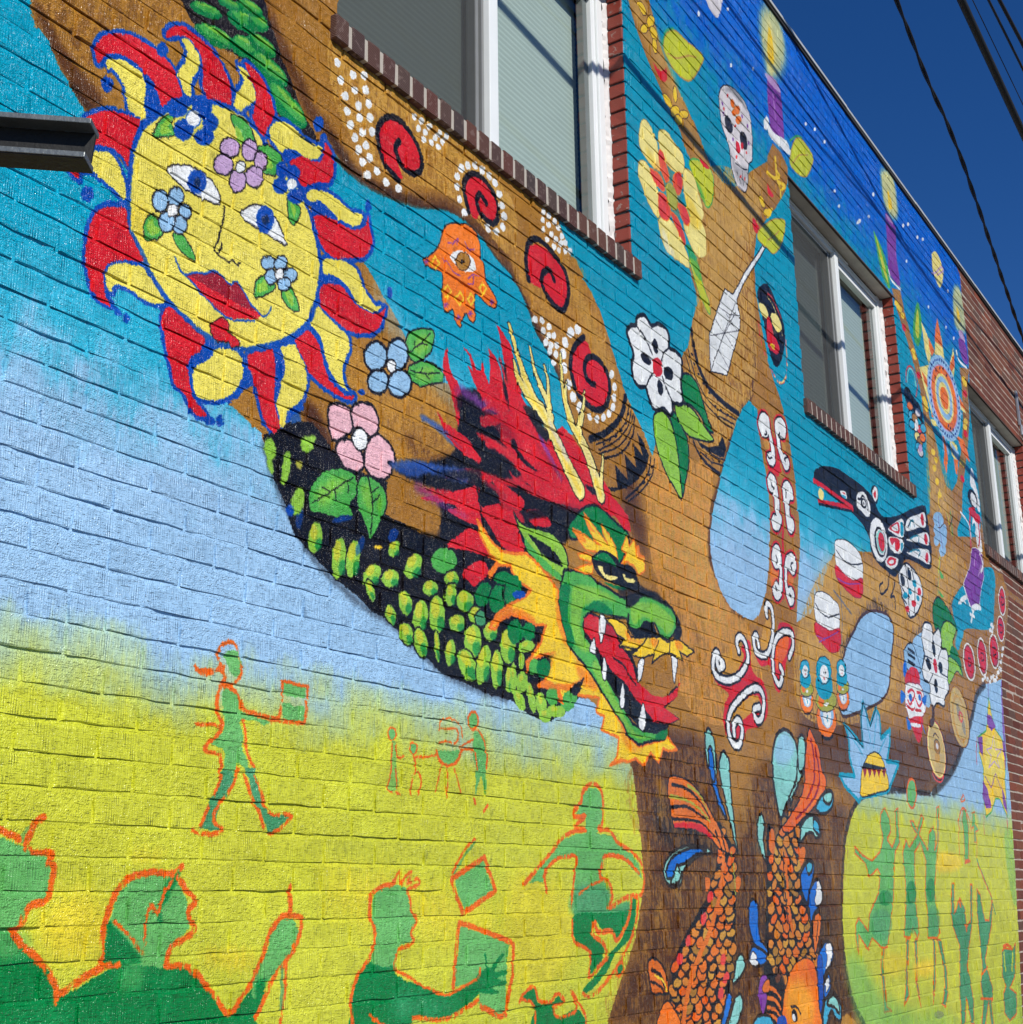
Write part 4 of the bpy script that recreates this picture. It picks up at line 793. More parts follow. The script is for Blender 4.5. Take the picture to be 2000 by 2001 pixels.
E 7 1 50 8 0 0 0 3365,2503 25,4 0,-18
E 10 1 70 8 0 0 0 3398,2479 22,4 0,-15
E 12 1 100 0 0 0 0 3074,2435 34,10 11,-35
R 0 1 100 0 0 5.2 5.2 3074,2435 34,10 11,-35
E 7 1 50 8 0 0 0 3066,2447 17,5 6,-18
E 10 1 70 8 0 0 0 3090,2421 15,5 5,-14
E 12 1 100 0 0 0 0 3147,2409 40,5 -6,-49
R 0 1 100 0 0 5.3 5.3 3147,2409 40,5 -6,-49
E 7 1 50 8 0 0 0 3139,2425 20,2 -3,-25
E 10 1 70 8 0 0 0 3165,2390 18,2 -2,-19
E 12 1 100 0 0 0 0 3230,2427 43,7 1,-60
R 0 1 100 0 0 5.4 5.4 3230,2427 43,7 1,-60
E 7 1 50 8 0 0 0 3221,2446 22,4 0,-30
E 10 1 70 8 0 0 0 3249,2403 20,3 0,-24
E 12 1 100 0 0 0 0 3333,2418 47,7 0,-29
R 0 1 100 0 0 5.5 5.5 3333,2418 47,7 0,-29
E 7 1 50 8 0 0 0 3323,2426 24,4 -1,-15
E 10 1 70 8 0 0 0 3354,2408 21,3 0,-12
E 12 1 100 0 0 0 0 3006,2390 25,8 13,-27
R 0 1 100 0 0 5.1 5.1 3006,2390 25,8 13,-27
E 7 1 50 8 0 0 0 3001,2399 12,5 7,-14
E 10 1 70 8 0 0 0 3018,2378 11,4 5,-11
E 12 1 100 0 0 0 0 3081,2347 31,9 12,-33
R 0 1 100 0 0 5.2 5.2 3081,2347 31,9 12,-33
E 7 1 50 8 0 0 0 3074,2358 16,4 6,-16
E 10 1 70 8 0 0 0 3095,2333 14,4 5,-13
E 12 1 100 0 0 0 0 3148,2332 34,9 14,-43
R 0 1 100 0 0 5.2 5.2 3148,2332 34,9 14,-43
E 7 1 50 8 0 0 0 3141,2347 17,4 7,-21
E 10 1 70 8 0 0 0 3164,2314 15,4 6,-17
E 12 1 100 0 0 0 0 3229,2332 16,4 8,-49
R 0 1 100 0 0 5.3 5.3 3229,2332 16,4 8,-49
E 7 1 50 8 0 0 0 3225,2350 8,1 4,-24
E 10 1 70 8 0 0 0 3236,2311 7,1 4,-19
E 12 1 100 0 0 0 0 3298,2323 29,2 -7,-43
R 0 1 100 0 0 5.4 5.4 3298,2323 29,2 -7,-43
E 7 1 50 8 0 0 0 3292,2337 14,1 -3,-21
E 10 1 70 8 0 0 0 3311,2305 13,2 -3,-18
E 12 1 100 0 0 0 0 3418,2376 50,8 -1,-55
R 0 1 100 0 0 5.5 5.5 3418,2376 50,8 -1,-55
E 7 1 50 8 0 0 0 3408,2394 25,4 -1,-28
E 10 1 70 8 0 0 0 3440,2355 23,3 -1,-22
E 12 1 100 0 0 0 0 3514,2420 42,6 -1,-32
R 0 1 100 0 0 5.7 5.7 3514,2420 42,6 -1,-32
E 7 1 50 8 0 0 0 3505,2430 21,3 0,-16
E 10 1 70 8 0 0 0 3532,2408 20,3 -1,-13
E 12 1 100 0 0 0 0 3388,2299 47,16 32,-46
R 0 1 100 0 0 5.5 5.5 3388,2299 47,16 32,-46
E 7 1 50 8 0 0 0 3379,2317 23,8 16,-23
E 10 1 70 8 0 0 0 3410,2278 21,7 13,-19
E 12 1 100 0 0 0 0 3475,2311 39,2 -21,-66
R 0 1 100 0 0 5.6 5.6 3475,2311 39,2 -21,-66
E 7 1 50 8 0 0 0 3467,2332 20,1 -11,-33
E 10 1 70 8 0 0 0 3492,2285 18,0 -8,-26
E 12 1 100 0 0 0 0 3550,2309 38,5 -1,-63
R 0 1 100 0 0 5.7 5.7 3550,2309 38,5 -1,-63
E 7 1 50 8 0 0 0 3542,2330 19,2 0,-31
E 10 1 70 8 0 0 0 3566,2283 17,2 0,-25
E 12 1 100 0 0 0 0 3617,2389 48,7 -2,-59
R 0 1 100 0 0 5.8 5.8 3617,2389 48,7 -2,-59
E 7 1 50 8 0 0 0 3607,2408 24,4 0,-30
E 10 1 70 8 0 0 0 3637,2365 22,3 0,-23
E 12 1 100 0 0 0 0 3622,2285 26,3 -1,-45
R 0 1 100 0 0 5.7 5.7 3622,2285 26,3 -1,-45
E 7 1 50 8 0 0 0 3617,2300 13,2 -1,-23
E 10 1 70 8 0 0 0 3633,2266 12,1 0,-18
E 12 1 100 0 0 0 0 3433,2460 38,-1 -17,-29
R 0 1 100 0 0 5.6 5.6 3433,2460 38,-1 -17,-29
E 7 1 50 8 0 0 0 3425,2469 19,-1 -9,-14
E 10 1 70 8 0 0 0 3451,2451 17,-1 -6,-11
E 10 1 100 0 0 0 0 3478,2531 47,1 -21,-45
R 0 1 100 0 0 5.7 5.7 3478,2531 47,1 -21,-45
E 10 1 100 0 0 0 0 3561,2533 51,4 -17,-54
R 0 1 100 0 0 5.8 5.8 3561,2533 51,4 -17,-54
E 10 1 100 0 0 0 0 3594,2605 57,11 0,-24
R 0 1 100 0 0 5.8 5.8 3594,2605 57,11 0,-24
E 10 1 100 0 0 0 0 3636,2559 40,7 -1,-42
R 0 1 100 0 0 5.8 5.8 3636,2559 40,7 -1,-42
E 29 1 100 0 0 0 0 3462,2453 33,5 0,-27
R 0 1 100 0 0 5.6 5.6 3462,2453 33,5 0,-27
E 5 1 70 0 0 0 0 3014,2620 21,0 -12,-22
E 5 1 60 5 0 0 0 2611,2579 15,2 -5,-30
E 5 1 70 8 0 0 0 2789,2616 44,15 3,-8
E 5 1 60 8 0 0 0 2865,2558 14,0 -15,-32
E 12 1 100 4 0 0 0 2492,2734 21,9 9,-29
E 12 1 100 4 0 0 0 2494,2692 9,4 9,-22
E 12 1 100 4 0 0 0 2554,2701 16,3 -7,-48
E 12 1 100 4 0 0 0 2634,2781 23,-3 -12,-19
E 39 1 100 4 0 0 0 2605,2722 15,4 1,-11
E 12 1 100 4 0 0 0 2604,2621 25,1 -13,-41
E 12 1 100 4 0 0 0 2639,2800 31,13 3,-10
E 5 1 100 4 0 0 0 2575,2589 15,3 1,-17
P 0 0 100 15 0 0 0 3320,3158 29,-70 -30,-135 -70,-44 -116,-48 -135,-47 116,-11 100,5 35,-67 0,-41 35,-50 78,-8 364,97 282,69 81,128 358,84 -153,56 -380,98 -174,55 -84,12 -107,-33 -117,-14
P 38 1 85 13 0 0 0 2985,2826 63,21 98,26 54,-6 -20,-22 -67,-26 -64,-8
P 15 1 45 21 0 0 0 3357,3179 113,-14 118,-5 -103,-31 -106,-1
P 38 1 70 11 0 0 0 3125,3016 81,-1 78,-11 79,-30 -58,-7 -71,27
P 2 1 100 0 0 0 0 3258,3231 26,53 3,-39 18,-38 37,-24 22,-55 -15,-40 -8,-50 -21,54 -22,55 -29,39
P 2 0 100 0 0 0 0 3369,3320 41,-11 34,-43 27,0 13,45 15,-46 23,-29 9,68 -15,60 44,-18 31,-32 16,-42 9,65 -31,94 -23,39 48,-21 50,-35 24,-69 32,-61 16,-38 51,-28 25,-41 69,-38 56,50 57,41 56,-8 47,-22 56,-35 67,-43 80,-20 79,-47 104,-43 17,-59 -54,-2 -71,35 -184,-27 -282,-27 -172,28 -82,43 -64,55 1,92 -79,-1 -39,34 -38,33 -37,47 30,-8 -23,42
P 2 1 100 0 0 0 0 3234,3053 28,-17 58,-9 73,-14 37,-21 30,-31 -67,-5 -73,15 -58,39
P 2 1 100 0 0 0 0 3492,3032 95,35 65,0 40,-53 -146,-3
P 2 1 100 0 0 0 0 3270,2859 86,48 111,21 62,-11 -31,-26 -69,18 30,-45 -8,-41 45,-24 -134,-31 -57,12 -158,-21 102,41 143,52 30,20 -103,-8
P 2 1 100 0 0 0 0 3537,2919 112,-8 82,-21 -43,-47 -66,8 -54,40
P 2 1 100 0 0 0 0 3284,2650 49,36 73,41 74,-10 61,-30 15,-27 -77,-3 -88,-5 -72,-7
P 2 1 100 0 0 0 0 3361,2575 58,41 60,20 30,-32 -46,-34 -37,-24 -36,14
P 2 1 100 0 0 0 0 3284,2758 144,38 220,65 46,-84 32,-56 -82,-26 -64,18 -84,60 -38,17 7,-42 -103,-6
P 2 1 100 0 0 0 0 3721,2851 94,31 78,-19 -10,-26 -104,-14
P 0 1 95 9 0 0 0 3661,3088 24,-39 75,-31 60,-8 -43,7 -75,27
P 0 1 95 9 0 0 0 3651,3003 48,-43 109,-33 -35,-17 -75,4 -49,24
P 0 1 95 9 0 0 0 3732,3226 95,10 34,-48 -11,-51 -42,31 -43,30
P 0 1 95 10 0 0 0 3960,3163 90,-54 46,-28 -20,-35 -55,35
P 0 1 95 10 0 0 0 4143,3053 68,-23 81,20 -50,8
P 0 1 95 9 0 0 0 3364,3114 106,1 101,-29 -40,-39 -77,10 -90,13
P 0 1 95 9 0 0 0 3423,3030 46,-5 116,-40 65,-1 -1,-46 -120,15 -61,28
P 0 1 95 9 0 0 0 3617,3346 15,-42 -2,-95 -24,40
P 0 1 95 9 0 0 0 3851,2895 145,44 74,-7 -167,-39
P 4 1 60 24 0 0 0 3470,3138 78,10 106,-25 40,-35 -107,-7
L 15 1 60 13 0 19 19 3850,3132 61,-51 70,-49
P 4 1 60 19 0 0 0 3905,2932 185,30 147,9 -148,-35
L 15 1 45 24 0 58.9 14.7 3350,3152 93,5 96,-3 56,-23
L 0 1 85 18 0 67.6 29.4 3363,3117 93,-4 82,-31 70,-45
L 2 1 85 7 0 38.6 7.4 3483,3098 113,49 -28,41 -84,-50
L 2 1 90 9 0 50.5 8.9 3709,3007 -130,22 -69,13 -68,4
L 3 1 60 12 0 20.9 6 3680,3024 -100,21 -42,4
L 0 1 95 6 0 30.7 6.1 3667,3077 43,-37 59,-17 45,-5
L 0 1 90 6 0 28.4 6.3 3837,3210 22,-36 38,-24
L 0 1 95 12 0 60.3 15.1 3537,2994 98,-6 87,-35 59,-34
L 2 1 90 8 0 36.6 6.1 3889,2945 -123,-5 -88,10 -43,22
L 2 1 85 9 0 32.4 5.9 3768,2981 -134,-50 -98,-9 -95,-1 -66,-17
L 0 1 90 12 0 38.1 11.7 3401,2888 107,-4 82,-35 85,-4
L 2 1 85 9 0 44.3 8.9 3704,2820 -100,32 -41,38 -55,9
L 4 1 60 12 0 26.4 5.9 3605,2876 -70,15 -68,6
L 0 1 90 9 0 34.4 9.4 3734,2843 153,44 112,9 15,-22
L 2 1 90 11 0 38.8 6.9 3440,2806 -104,5 -112,-12 -95,-17
L 15 1 50 19 0 41.4 11 3129,2790 71,-12 111,-18 89,-1
L 38 1 85 14 0 49.1 5.5 3375,2889 -151,-21 -119,-9 -91,-24
L 0 1 80 17 0 42.3 14.1 3454,2917 -131,-41 -99,-19
L 38 1 60 11 0 19.7 5.6 3150,3015 123,-9 76,-25 79,-17
L 2 1 95 6 0 28.4 4.3 3455,2964 -106,25 -76,32 -44,32
L 15 1 70 10 0 19 4.8 3834,3150 77,-56 62,-52
L 2 1 95 5 0 21.3 3 3640,3193 -6,65 -35,72 -28,49
L 4 1 50 13 0 25.1 6.3 3989,3038 -125,52 -76,46 -44,55
L 2 1 90 7 0 29.9 5 4333,3008 -108,-8 -139,-7
L 0 1 80 6 0 18.2 4.6 3613,3267 20,-43 7,-39
L 0 1 90 6 0 14.4 4.3 3440,2890 20,-64 19,-72
L 0 1 100 0 0 23.7 85.5 3647,3494 28,-54 44,-71 36,-48 68,-64 77,-46 62,-60 78,-74 65,-53
L 0 1 100 0 0 20.3 65.5 3674,3371 28,-50 75,-52 77,-20
L 0 1 100 0 0 17.5 54.1 3779,3459 32,-76 45,-55 46,-47 6,-50
L 0 1 100 0 0 16 44.9 3876,3422 22,-46 5,-86 14,-48
L 0 1 100 0 0 19.8 76.1 3994,3506 10,-131 46,-102 82,-57 66,-71 65,-100
L 0 1 100 0 0 14.8 39.4 4031,3410 -8,-65 44,-76
L 0 1 100 0 0 16.7 53.3 4164,3416 -17,-78 -29,-72 -2,-36
L 0 1 100 0 0 15.2 42.3 4295,3207 -16,-68 -10,-57
L 24 1 100 0 0 15.8 72.8 3647,3494 28,-54 44,-71 36,-48 68,-64 77,-46 62,-60 78,-74 65,-53
L 24 1 100 0 0 12.5 53.1 3674,3371 28,-50 75,-52 77,-20
L 24 1 100 0 0 9.5 41.4 3779,3459 32,-76 45,-55 46,-47 6,-50
L 24 1 100 0 0 8 32.1 3876,3422 22,-46 5,-86 14,-48
L 24 1 100 0 0 11.6 62.8 3994,3506 10,-131 46,-102 82,-57 66,-71 65,-100
L 24 1 100 0 0 6.6 26.3 4031,3410 -8,-65 44,-76
L 24 1 100 0 0 8.3 40 4164,3416 -17,-78 -29,-72 -2,-36
L 24 1 100 0 0 6.8 28.7 4295,3207 -16,-68 -10,-57
L 7 1 55 9 0 6.3 29.1 3647,3494 28,-54 44,-71 36,-48 68,-64 77,-46 62,-60 78,-74 65,-53
L 7 1 55 9 0 5 21.2 3674,3371 28,-50 75,-52 77,-20
L 7 1 55 10 0 4.6 25.1 3994,3506 10,-131 46,-102 82,-57 66,-71 65,-100
L 41 1 60 13 0 22.5 28.9 3900,3220 62,-51 64,-52
L 41 1 50 13 0 16.7 23.3 4132,3216 50,-49 49,-58
P 10 1 100 0 0 0 0 4020,2872 69,59 59,39 80,24 80,-12 82,-22 73,-14 19,-38 -59,-73 -66,-38 -80,18 -135,36 -105,-23
C 0 1 100 0 0 10 10 4020,2872 69,59 59,39 80,24 80,-12 82,-22 73,-14 19,-38 -59,-73 -66,-38 -80,18 -135,36 -105,-23
P 12 1 100 0 0 0 0 3659,2837 36,-24 58,-5 86,10 79,-1 71,-32 24,-56 -29,-39 -63,-12 -86,15 -76,31 -40,36 -40,45
C 0 1 100 0 0 7.7 7.7 3659,2837 36,-24 58,-5 86,10 79,-1 71,-32 24,-56 -29,-39 -63,-12 -86,15 -76,31 -40,36 -40,45
P 11 1 100 0 0 0 0 3727,2766 66,-31 94,-31 61,-16 35,-30 -88,15 -86,24 -66,32
P 0 1 100 0 0 0 0 3753,2781 67,-4 78,-11 44,-19 34,-30 -88,5 -60,20
L 0 1 100 0 0 6.1 6.1 3753,2781 41,-18 50,-36
P 7 0 100 0 0 0 0 3644,2695 90,19 75,-21 76,-35 52,-32 6,-49 20,-70 37,-58 62,-32 72,-36 56,-30 54,-49 57,-36 66,-49 48,-38 81,-31 97,23 113,19 35,18 71,-44 -76,-11 -44,6 -39,-56 -63,33 -58,-52 -61,19 -63,-14 -50,1 -90,-25 61,37 15,66 -126,16 22,48 -57,8 22,53 -150,-8 21,38 -47,-19 -27,-3 -55,-55 -25,45 -127,-6 51,28 36,53 28,43 -95,-22 -75,-32 -9,-31 -8,29 42,27 52,51 36,63 -60,-9 -74,10 -80,0 0,0 -56,-22 -39,-40 -34,-2 50,55 80,43 81,36 43,30 -74,17 -48,26 1,18 -80,-16 -47,-48 -7,12 54,49 -46,12 -52,49 -22,47 37,-18 46,-33 61,-18 57,3
C 8 0 100 0 0 10.8 10.8 3644,2695 90,19 75,-21 76,-35 52,-32 6,-49 20,-70 37,-58 62,-32 72,-36 56,-30 54,-49 57,-36 66,-49 48,-38 81,-31 97,23 113,19 35,18 71,-44 -76,-11 -44,6 -39,-56 -63,33 -58,-52 -61,19 -63,-14 -50,1 -90,-25 61,37 15,66 -126,16 22,48 -57,8 22,53 -150,-8 21,38 -47,-19 -27,-3 -55,-55 -25,45 -127,-6 51,28 36,53 28,43 -95,-22 -75,-32 -9,-31 -8,29 42,27 52,51 36,63 -60,-9 -74,10 -80,0 0,0 -56,-22 -39,-40 -34,-2 50,55 80,43 81,36 43,30 -74,17 -48,26 1,18 -80,-16 -47,-48 -7,12 54,49 -46,12 -52,49 -22,47 37,-18 46,-33 61,-18 57,3
P 8 1 60 16 0 0 0 3928,2638 20,-70 27,-77 60,-64 90,-43 -64,15 -88,46 -49,83
P 8 1 70 22 0 0 0 4043,2396 110,-27 54,-44 -95,-6 -53,38
P 8 1 75 15 0 0 0 3639,2495 80,0 74,-10 -32,25 -81,13
P 8 1 55 23 0 0 0 4377,2208 57,-51 103,-15 -105,-14 -68,42
P 8 1 70 10 0 0 0 4268,2065 91,34 8,-17
P 8 1 85 12 0 0 0 3506,2431 54,50 80,44 -1,-35 -64,-27
P 7 1 70 31 0 0 0 3875,2400 116,48 53,-38 -4,-68 -125,-29
P 13 1 0 12 0 0 0 4054,2267 94,15 57,6 -22,-44 47,-18 -22,-43 -105,-37 -472,-21 48,66 112,-22 101,6 97,40
P 11 0 100 0 0 0 0 3985,2709 74,10 105,6 47,-20 79,-5 70,-12 62,-4 144,51 112,4 79,-12 70,-9 38,-36 -4,-43 -71,-56 -80,6 -42,40 -90,-9 -47,-43 -64,5 -29,30 -73,-7 -101,-2 -79,-4 -59,-28 -21,-37 17,-34 37,-28 45,-40 36,-42 47,-36 57,-41 57,-46 59,-41 83,-16 109,5 80,17 -20,-39 -107,-14 -109,-24 -81,26 -37,41 -77,44 -75,52 -55,40 -55,34 -63,28 -53,29 -33,63 -23,74 11,57
C 0 0 100 0 0 9.9 9.9 3985,2709 74,10 105,6 47,-20 79,-5 70,-12 62,-4 144,51 112,4 79,-12 70,-9 38,-36 -4,-43 -71,-56 -80,6 -42,40 -90,-9 -47,-43 -64,5 -29,30 -73,-7 -101,-2 -79,-4 -59,-28 -21,-37 17,-34 37,-28 45,-40 36,-42 47,-36 57,-41 57,-46 59,-41 83,-16 109,5 80,17 -20,-39 -107,-14 -109,-24 -81,26 -37,41 -77,44 -75,52 -55,40 -55,34 -63,28 -53,29 -33,63 -23,74 11,57
P 12 1 75 13 0 0 0 4047,2660 124,23 118,-3 79,-20 -101,-8 -139,-43 -40,-54 6,-55 64,-37 -39,-24 -73,26 -24,65 4,70
P 10 1 100 5 0 0 0 3955,2643 65,21 -13,-76 6,-59 28,-74 -41,-6 -33,63 -23,74
P 10 1 100 5 0 0 0 4108,2586 40,26 59,27 59,-2 69,-22 -72,-17 -78,1
P 12 1 80 10 0 0 0 4472,2648 68,41 135,19 114,-18 56,-33 -65,-52 -79,19 -121,16 -80,-43
P 12 1 70 10 0 0 0 4194,2421 129,-115 115,-92 103,-24 110,10 -153,-23 -101,33 -115,78 -110,93
P 10 1 100 7 0 0 0 4652,2210 92,28 -26,-42 -79,-7
P 0 0 100 0 0 0 0 4107,2563 58,28 58,-4 39,-4 117,-59 81,-37 58,-61 -25,-52 42,-10 74,-21 112,8 147,74 -42,-62 -97,-51 125,-28 -85,-28 -37,-24 -102,-19 -108,-1 -101,48 -96,70 -85,55 -45,55 -72,64
P 2 0 100 0 0 0 0 4111,2559 44,22 58,-1 39,-13 79,-6 28,-40 59,-35 59,-41 17,-51 42,-15 84,-29 90,0 95,31 70,47 -36,-58 -121,-54 124,-33 -84,-26 -124,-5 -84,41 -82,39 -69,40 -89,27 -57,35 -47,36 -46,21 -46,31
L 0 1 100 0 0 8.3 8.3 4323,2449 70,-15 50,-32 50,-28
P 4 1 55 16 0 0 0 4252,2567 99,-3 -33,-49 -60,-4
P 1 1 100 0 0 0 0 4233,2588 41,-3 -25,-80 -22,-8
C 0 1 100 0 0 4.9 4.9 4233,2588 41,-3 -25,-80 -22,-8
P 1 1 100 0 0 0 0 4148,2452 36,48 9,-55
C 0 1 100 0 0 4.8 4.8 4148,2452 36,48 9,-55
P 1 1 100 0 0 0 0 4248,2443 23,-35 -11,-44 -26,7
C 0 1 100 0 0 4.8 4.8 4248,2443 23,-35 -11,-44 -26,7
P 1 1 100 0 0 0 0 4383,2370 17,-55 -16,-40 -27,11
C 0 1 100 0 0 4.9 4.9 4383,2370 17,-55 -16,-40 -27,11
P 1 1 100 0 0 0 0 4541,2311 25,-56 -23,-43 -43,13
C 0 1 100 0 0 5 5 4541,2311 25,-56 -23,-43 -43,13
P 1 1 100 0 0 0 0 4521,2461 50,17 -33,-74 -28,-14
C 0 1 100 0 0 5.1 5.1 4521,2461 50,17 -33,-74 -28,-14
P 1 1 100 0 0 0 0 4805,2520 52,-3 -21,-65 -20,-31
C 0 1 100 0 0 5.3 5.3 4805,2520 52,-3 -21,-65 -20,-31
P 7 0 100 0 0 0 0 4262,2583 92,15 71,-13 39,-38 65,5 78,16 102,16 68,-11 86,29 95,-18 64,-12 -68,-31 -72,11 32,-33 -71,7 -58,7 -71,-20 -83,-42 26,39 -113,-31 -95,2 65,24 -75,-16 -72,9 44,31 -61,10 -29,25
C 0 0 100 0 0 6.9 6.9 4262,2583 92,15 71,-13 39,-38 65,5 78,16 102,16 68,-11 86,29 95,-18 64,-12 -68,-31 -72,11 32,-33 -71,7 -58,7 -71,-20 -83,-42 26,39 -113,-31 -95,2 65,24 -75,-16 -72,9 44,31 -61,10 -29,25
P 8 1 70 14 0 0 0 4414,2569 71,-29 98,15 -56,-24 -85,3
P 8 1 60 11 0 0 0 4862,2597 59,-18 -26,-20 -59,13
P 8 1 60 14 0 0 0 4617,2560 80,12 -38,-36
L 0 1 100 0 0 7.1 7.1 4796,2581 -11,-53
L 0 1 100 0 0 5.2 5.2 4696,2567 -51,-64
L 0 1 100 0 0 6.8 6.8 4388,2501 127,9 80,52
P 7 0 100 0 0 0 0 4048,2869 75,-3 77,-12 60,-3 -59,12 -47,39 -21,44 71,-33 58,-26 44,-21 -33,33 -8,33 59,-27 49,-35 7,-44 -62,-2 -90,-4 -89,-11 -46,22
C 8 0 100 0 0 6.6 6.6 4048,2869 75,-3 77,-12 60,-3 -59,12 -47,39 -21,44 71,-33 58,-26 44,-21 -33,33 -8,33 59,-27 49,-35 7,-44 -62,-2 -90,-4 -89,-11 -46,22
P 7 0 100 0 0 0 0 4400,2805 57,57 -42,7 35,48 17,14 13,-38 47,41 8,-40 23,20 3,-41 44,4 -4,-53 -52,-28 -41,30 -54,5
C 8 0 100 0 0 6.9 6.9 4400,2805 57,57 -42,7 35,48 17,14 13,-38 47,41 8,-40 23,20 3,-41 44,4 -4,-53 -52,-28 -41,30 -54,5
P 7 0 100 0 0 0 0 4059,2724 77,29 59,19 -12,-41 -58,-9
C 8 0 100 0 0 6.5 6.5 4059,2724 77,29 59,19 -12,-41 -58,-9
P 7 0 100 0 0 0 0 4081,2785 77,16 31,-8 -13,-19 -77,-4
C 8 0 100 0 0 6.5 6.5 4081,2785 77,16 31,-8 -13,-19 -77,-4
P 8 1 80 10 0 0 0 4048,2864 75,-3 18,-25 -38,-3
P 8 1 80 8 0 0 0 4137,2943 47,-39 38,-16 -58,7
P 8 1 70 9 0 0 0 4526,2923 41,-33 32,-25 -56,-1
P 0 1 100 0 0 0 0 4187,2797 82,39 91,-4 51,-20 75,10 51,-31 13,-49 -93,-17 -84,0 -101,1 -59,18 -23,25
P 10 1 100 0 0 0 0 4191,2788 67,36 60,0 50,-30 -72,-2 -60,0
P 10 1 100 0 0 0 0 4271,2718 102,4 84,6 -54,-18 -92,-2
P 24 1 100 0 0 0 0 4225,2768 39,3 39,-20 72,4 -52,-21 -61,5
E 0 1 100 0 0 0 0 4313,2773 49,10 -1,-21
P 24 1 100 0 0 0 0 4416,2773 34,1 64,-5 -28,-16 -48,1
E 0 1 100 0 0 0 0 4475,2780 41,8 -1,-12
P 0 1 100 9 0 0 0 4443,2688 67,32 78,24 91,6 68,-9 57,-16 80,-40 25,-50 -29,-38 -53,5 42,54 -43,51 -93,11 -79,7 -90,-11 -46,-34 -77,-28
P 0 1 100 0 0 0 0 4543,2594 35,28 67,6 31,-29 33,-18 -68,-5 -68,-15 -66,-10 -41,21
P 0 1 75 20 0 0 0 4372,2710 173,41 42,-23 -112,-40 -63,-1
L 0 1 100 0 0 16.9 16.9 4454,2625 -3,-41 46,-27
P 0 1 85 14 0 0 0 4535,2760 99,-8 103,3 -83,-25 -111,1
E 12 1 100 0 0 0 0 3646,2292 20,3 -1,-51
E 7 1 40 6 0 0 0 3643,2312 8,1 -1,-20
E 12 1 100 0 0 0 0 3729,2405 47,16 12,-17
E 7 1 40 6 0 0 0 3719,2412 19,6 5,-7
E 12 1 100 0 0 0 0 3695,2353 18,3 -1,-26
E 7 1 40 6 0 0 0 3692,2363 7,1 0,-10
E 11 1 100 0 0 0 0 3772,2344 32,5 -1,-27
E 10 1 100 0 0 0 0 3831,2348 44,6 -1,-32
E 12 1 100 0 0 0 0 3698,2286 35,3 -6,-35
E 7 1 40 6 0 0 0 3691,2298 14,2 -3,-14
E 12 1 100 0 0 0 0 3753,2241 22,5 16,-48
E 7 1 40 6 0 0 0 3749,2261 9,2 6,-19
E 12 1 100 0 0 0 0 3680,2225 28,8 23,-30
E 7 1 40 6 0 0 0 3674,2238 12,4 8,-12
E 12 1 100 0 0 0 0 3814,2227 33,6 10,-39
E 7 1 40 6 0 0 0 3808,2243 13,2 4,-16
E 11 1 100 0 0 0 0 3887,2263 41,5 -1,-33
E 11 1 100 0 0 0 0 3992,2260 44,-6 -36,-40
E 12 1 100 0 0 0 0 3907,2215 59,1 -8,-21
E 7 1 40 6 0 0 0 3895,2222 23,1 -3,-9
E 12 1 100 0 0 0 0 3838,2193 35,10 15,-20
E 7 1 40 6 0 0 0 3830,2202 15,4 6,-8
E 10 1 100 0 0 0 0 3657,2589 49,8 -1,-39
E 5 1 100 0 0 0 0 3689,2568 41,7 -1,-13
E 10 1 100 0 0 0 0 3662,2442 48,8 -1,-39
E 28 1 100 0 0 0 0 3743,2455 41,6 -1,-30
P 8 1 100 0 0 0 0 3923,2296 37,-44 -14,-11 -29,28
P 8 1 85 6 0 0 0 3795,2285 51,23 68,0 107,13 84,29 -48,-43 -108,-17
P 0 1 100 0 0 0 0 4002,2301 74,36 29,17 -30,-49 -47,-23
P 2 1 100 0 0 0 0 5187,2524 26,-52 130,-34 -47,-49 -28,-85 49,-61 77,-37 75,40 52,60 121,23 115,58 14,83 -36,67 -88,18 -38,42 0,100 -91,-26 -76,-125 -116,-37
P 21 1 100 0 0 0 0 5253,2577 87,34 117,40 68,-25 -83,-80 -116,-37 -80,12
P 21 1 100 0 0 0 0 5389,2371 183,82 91,11 8,-46 -110,-40 -121,-46 -86,-20
L 0 1 100 0 0 48.3 48.3 5273,2574 32,-18 -44,-22 -23,24 18,36 -35,-5 -26,-53 35,-40 121,-1 133,45 83,69 -6,63 -46,34 -53,-23 10,-47
L 0 1 100 0 0 48.8 48.8 5375,2271 -1,38 53,30 36,-38 -37,-65 -69,0 -41,51 31,74 107,68 123,54 107,18 46,-47 -36,-80 -63,-17 -23,43 63,18
L 1 1 100 0 0 27.1 27.1 5273,2574 32,-18 -44,-22 -23,24 18,36 -35,-5 -26,-53 35,-40 121,-1 133,45 83,69 -6,63 -46,34 -53,-23 10,-47
L 1 1 100 0 0 27.3 27.3 5375,2271 -1,38 53,30 36,-38 -37,-65 -69,0 -41,51 31,74 107,68 123,54 107,18 46,-47 -36,-80 -63,-17 -23,43 63,18
P 2 1 100 0 0 0 0 5800,2640 110,89 49,94 54,27 118,0 41,-57 -32,-81 -90,-31 -68,-102 -61,-68 -59,29 -34,80 -112,-15 -67,56 105,-9
P 21 1 100 0 0 0 0 5833,2840 36,-25 -20,-71 -73,-59 -45,18 44,79
P 8 1 80 0 0 0 0 5927,2731 75,55 85,6 -32,-79 -94,-69 -62,-26
L 0 1 100 0 0 45.5 45.5 5707,2693 -16,46 -41,-25 29,-55 116,8 68,67 39,86 -12,72 -45,17 -21,-22 2,-36
L 0 1 100 0 0 46.5 46.5 6077,2694 62,62 -14,58 -112,-11 -99,-55 -47,-86 3,-79 58,-35 50,55 -27,30
L 1 1 100 0 0 26.9 26.9 5707,2693 -16,46 -41,-25 29,-55 116,8 68,67 39,86 -12,72 -45,17 -21,-22 2,-36
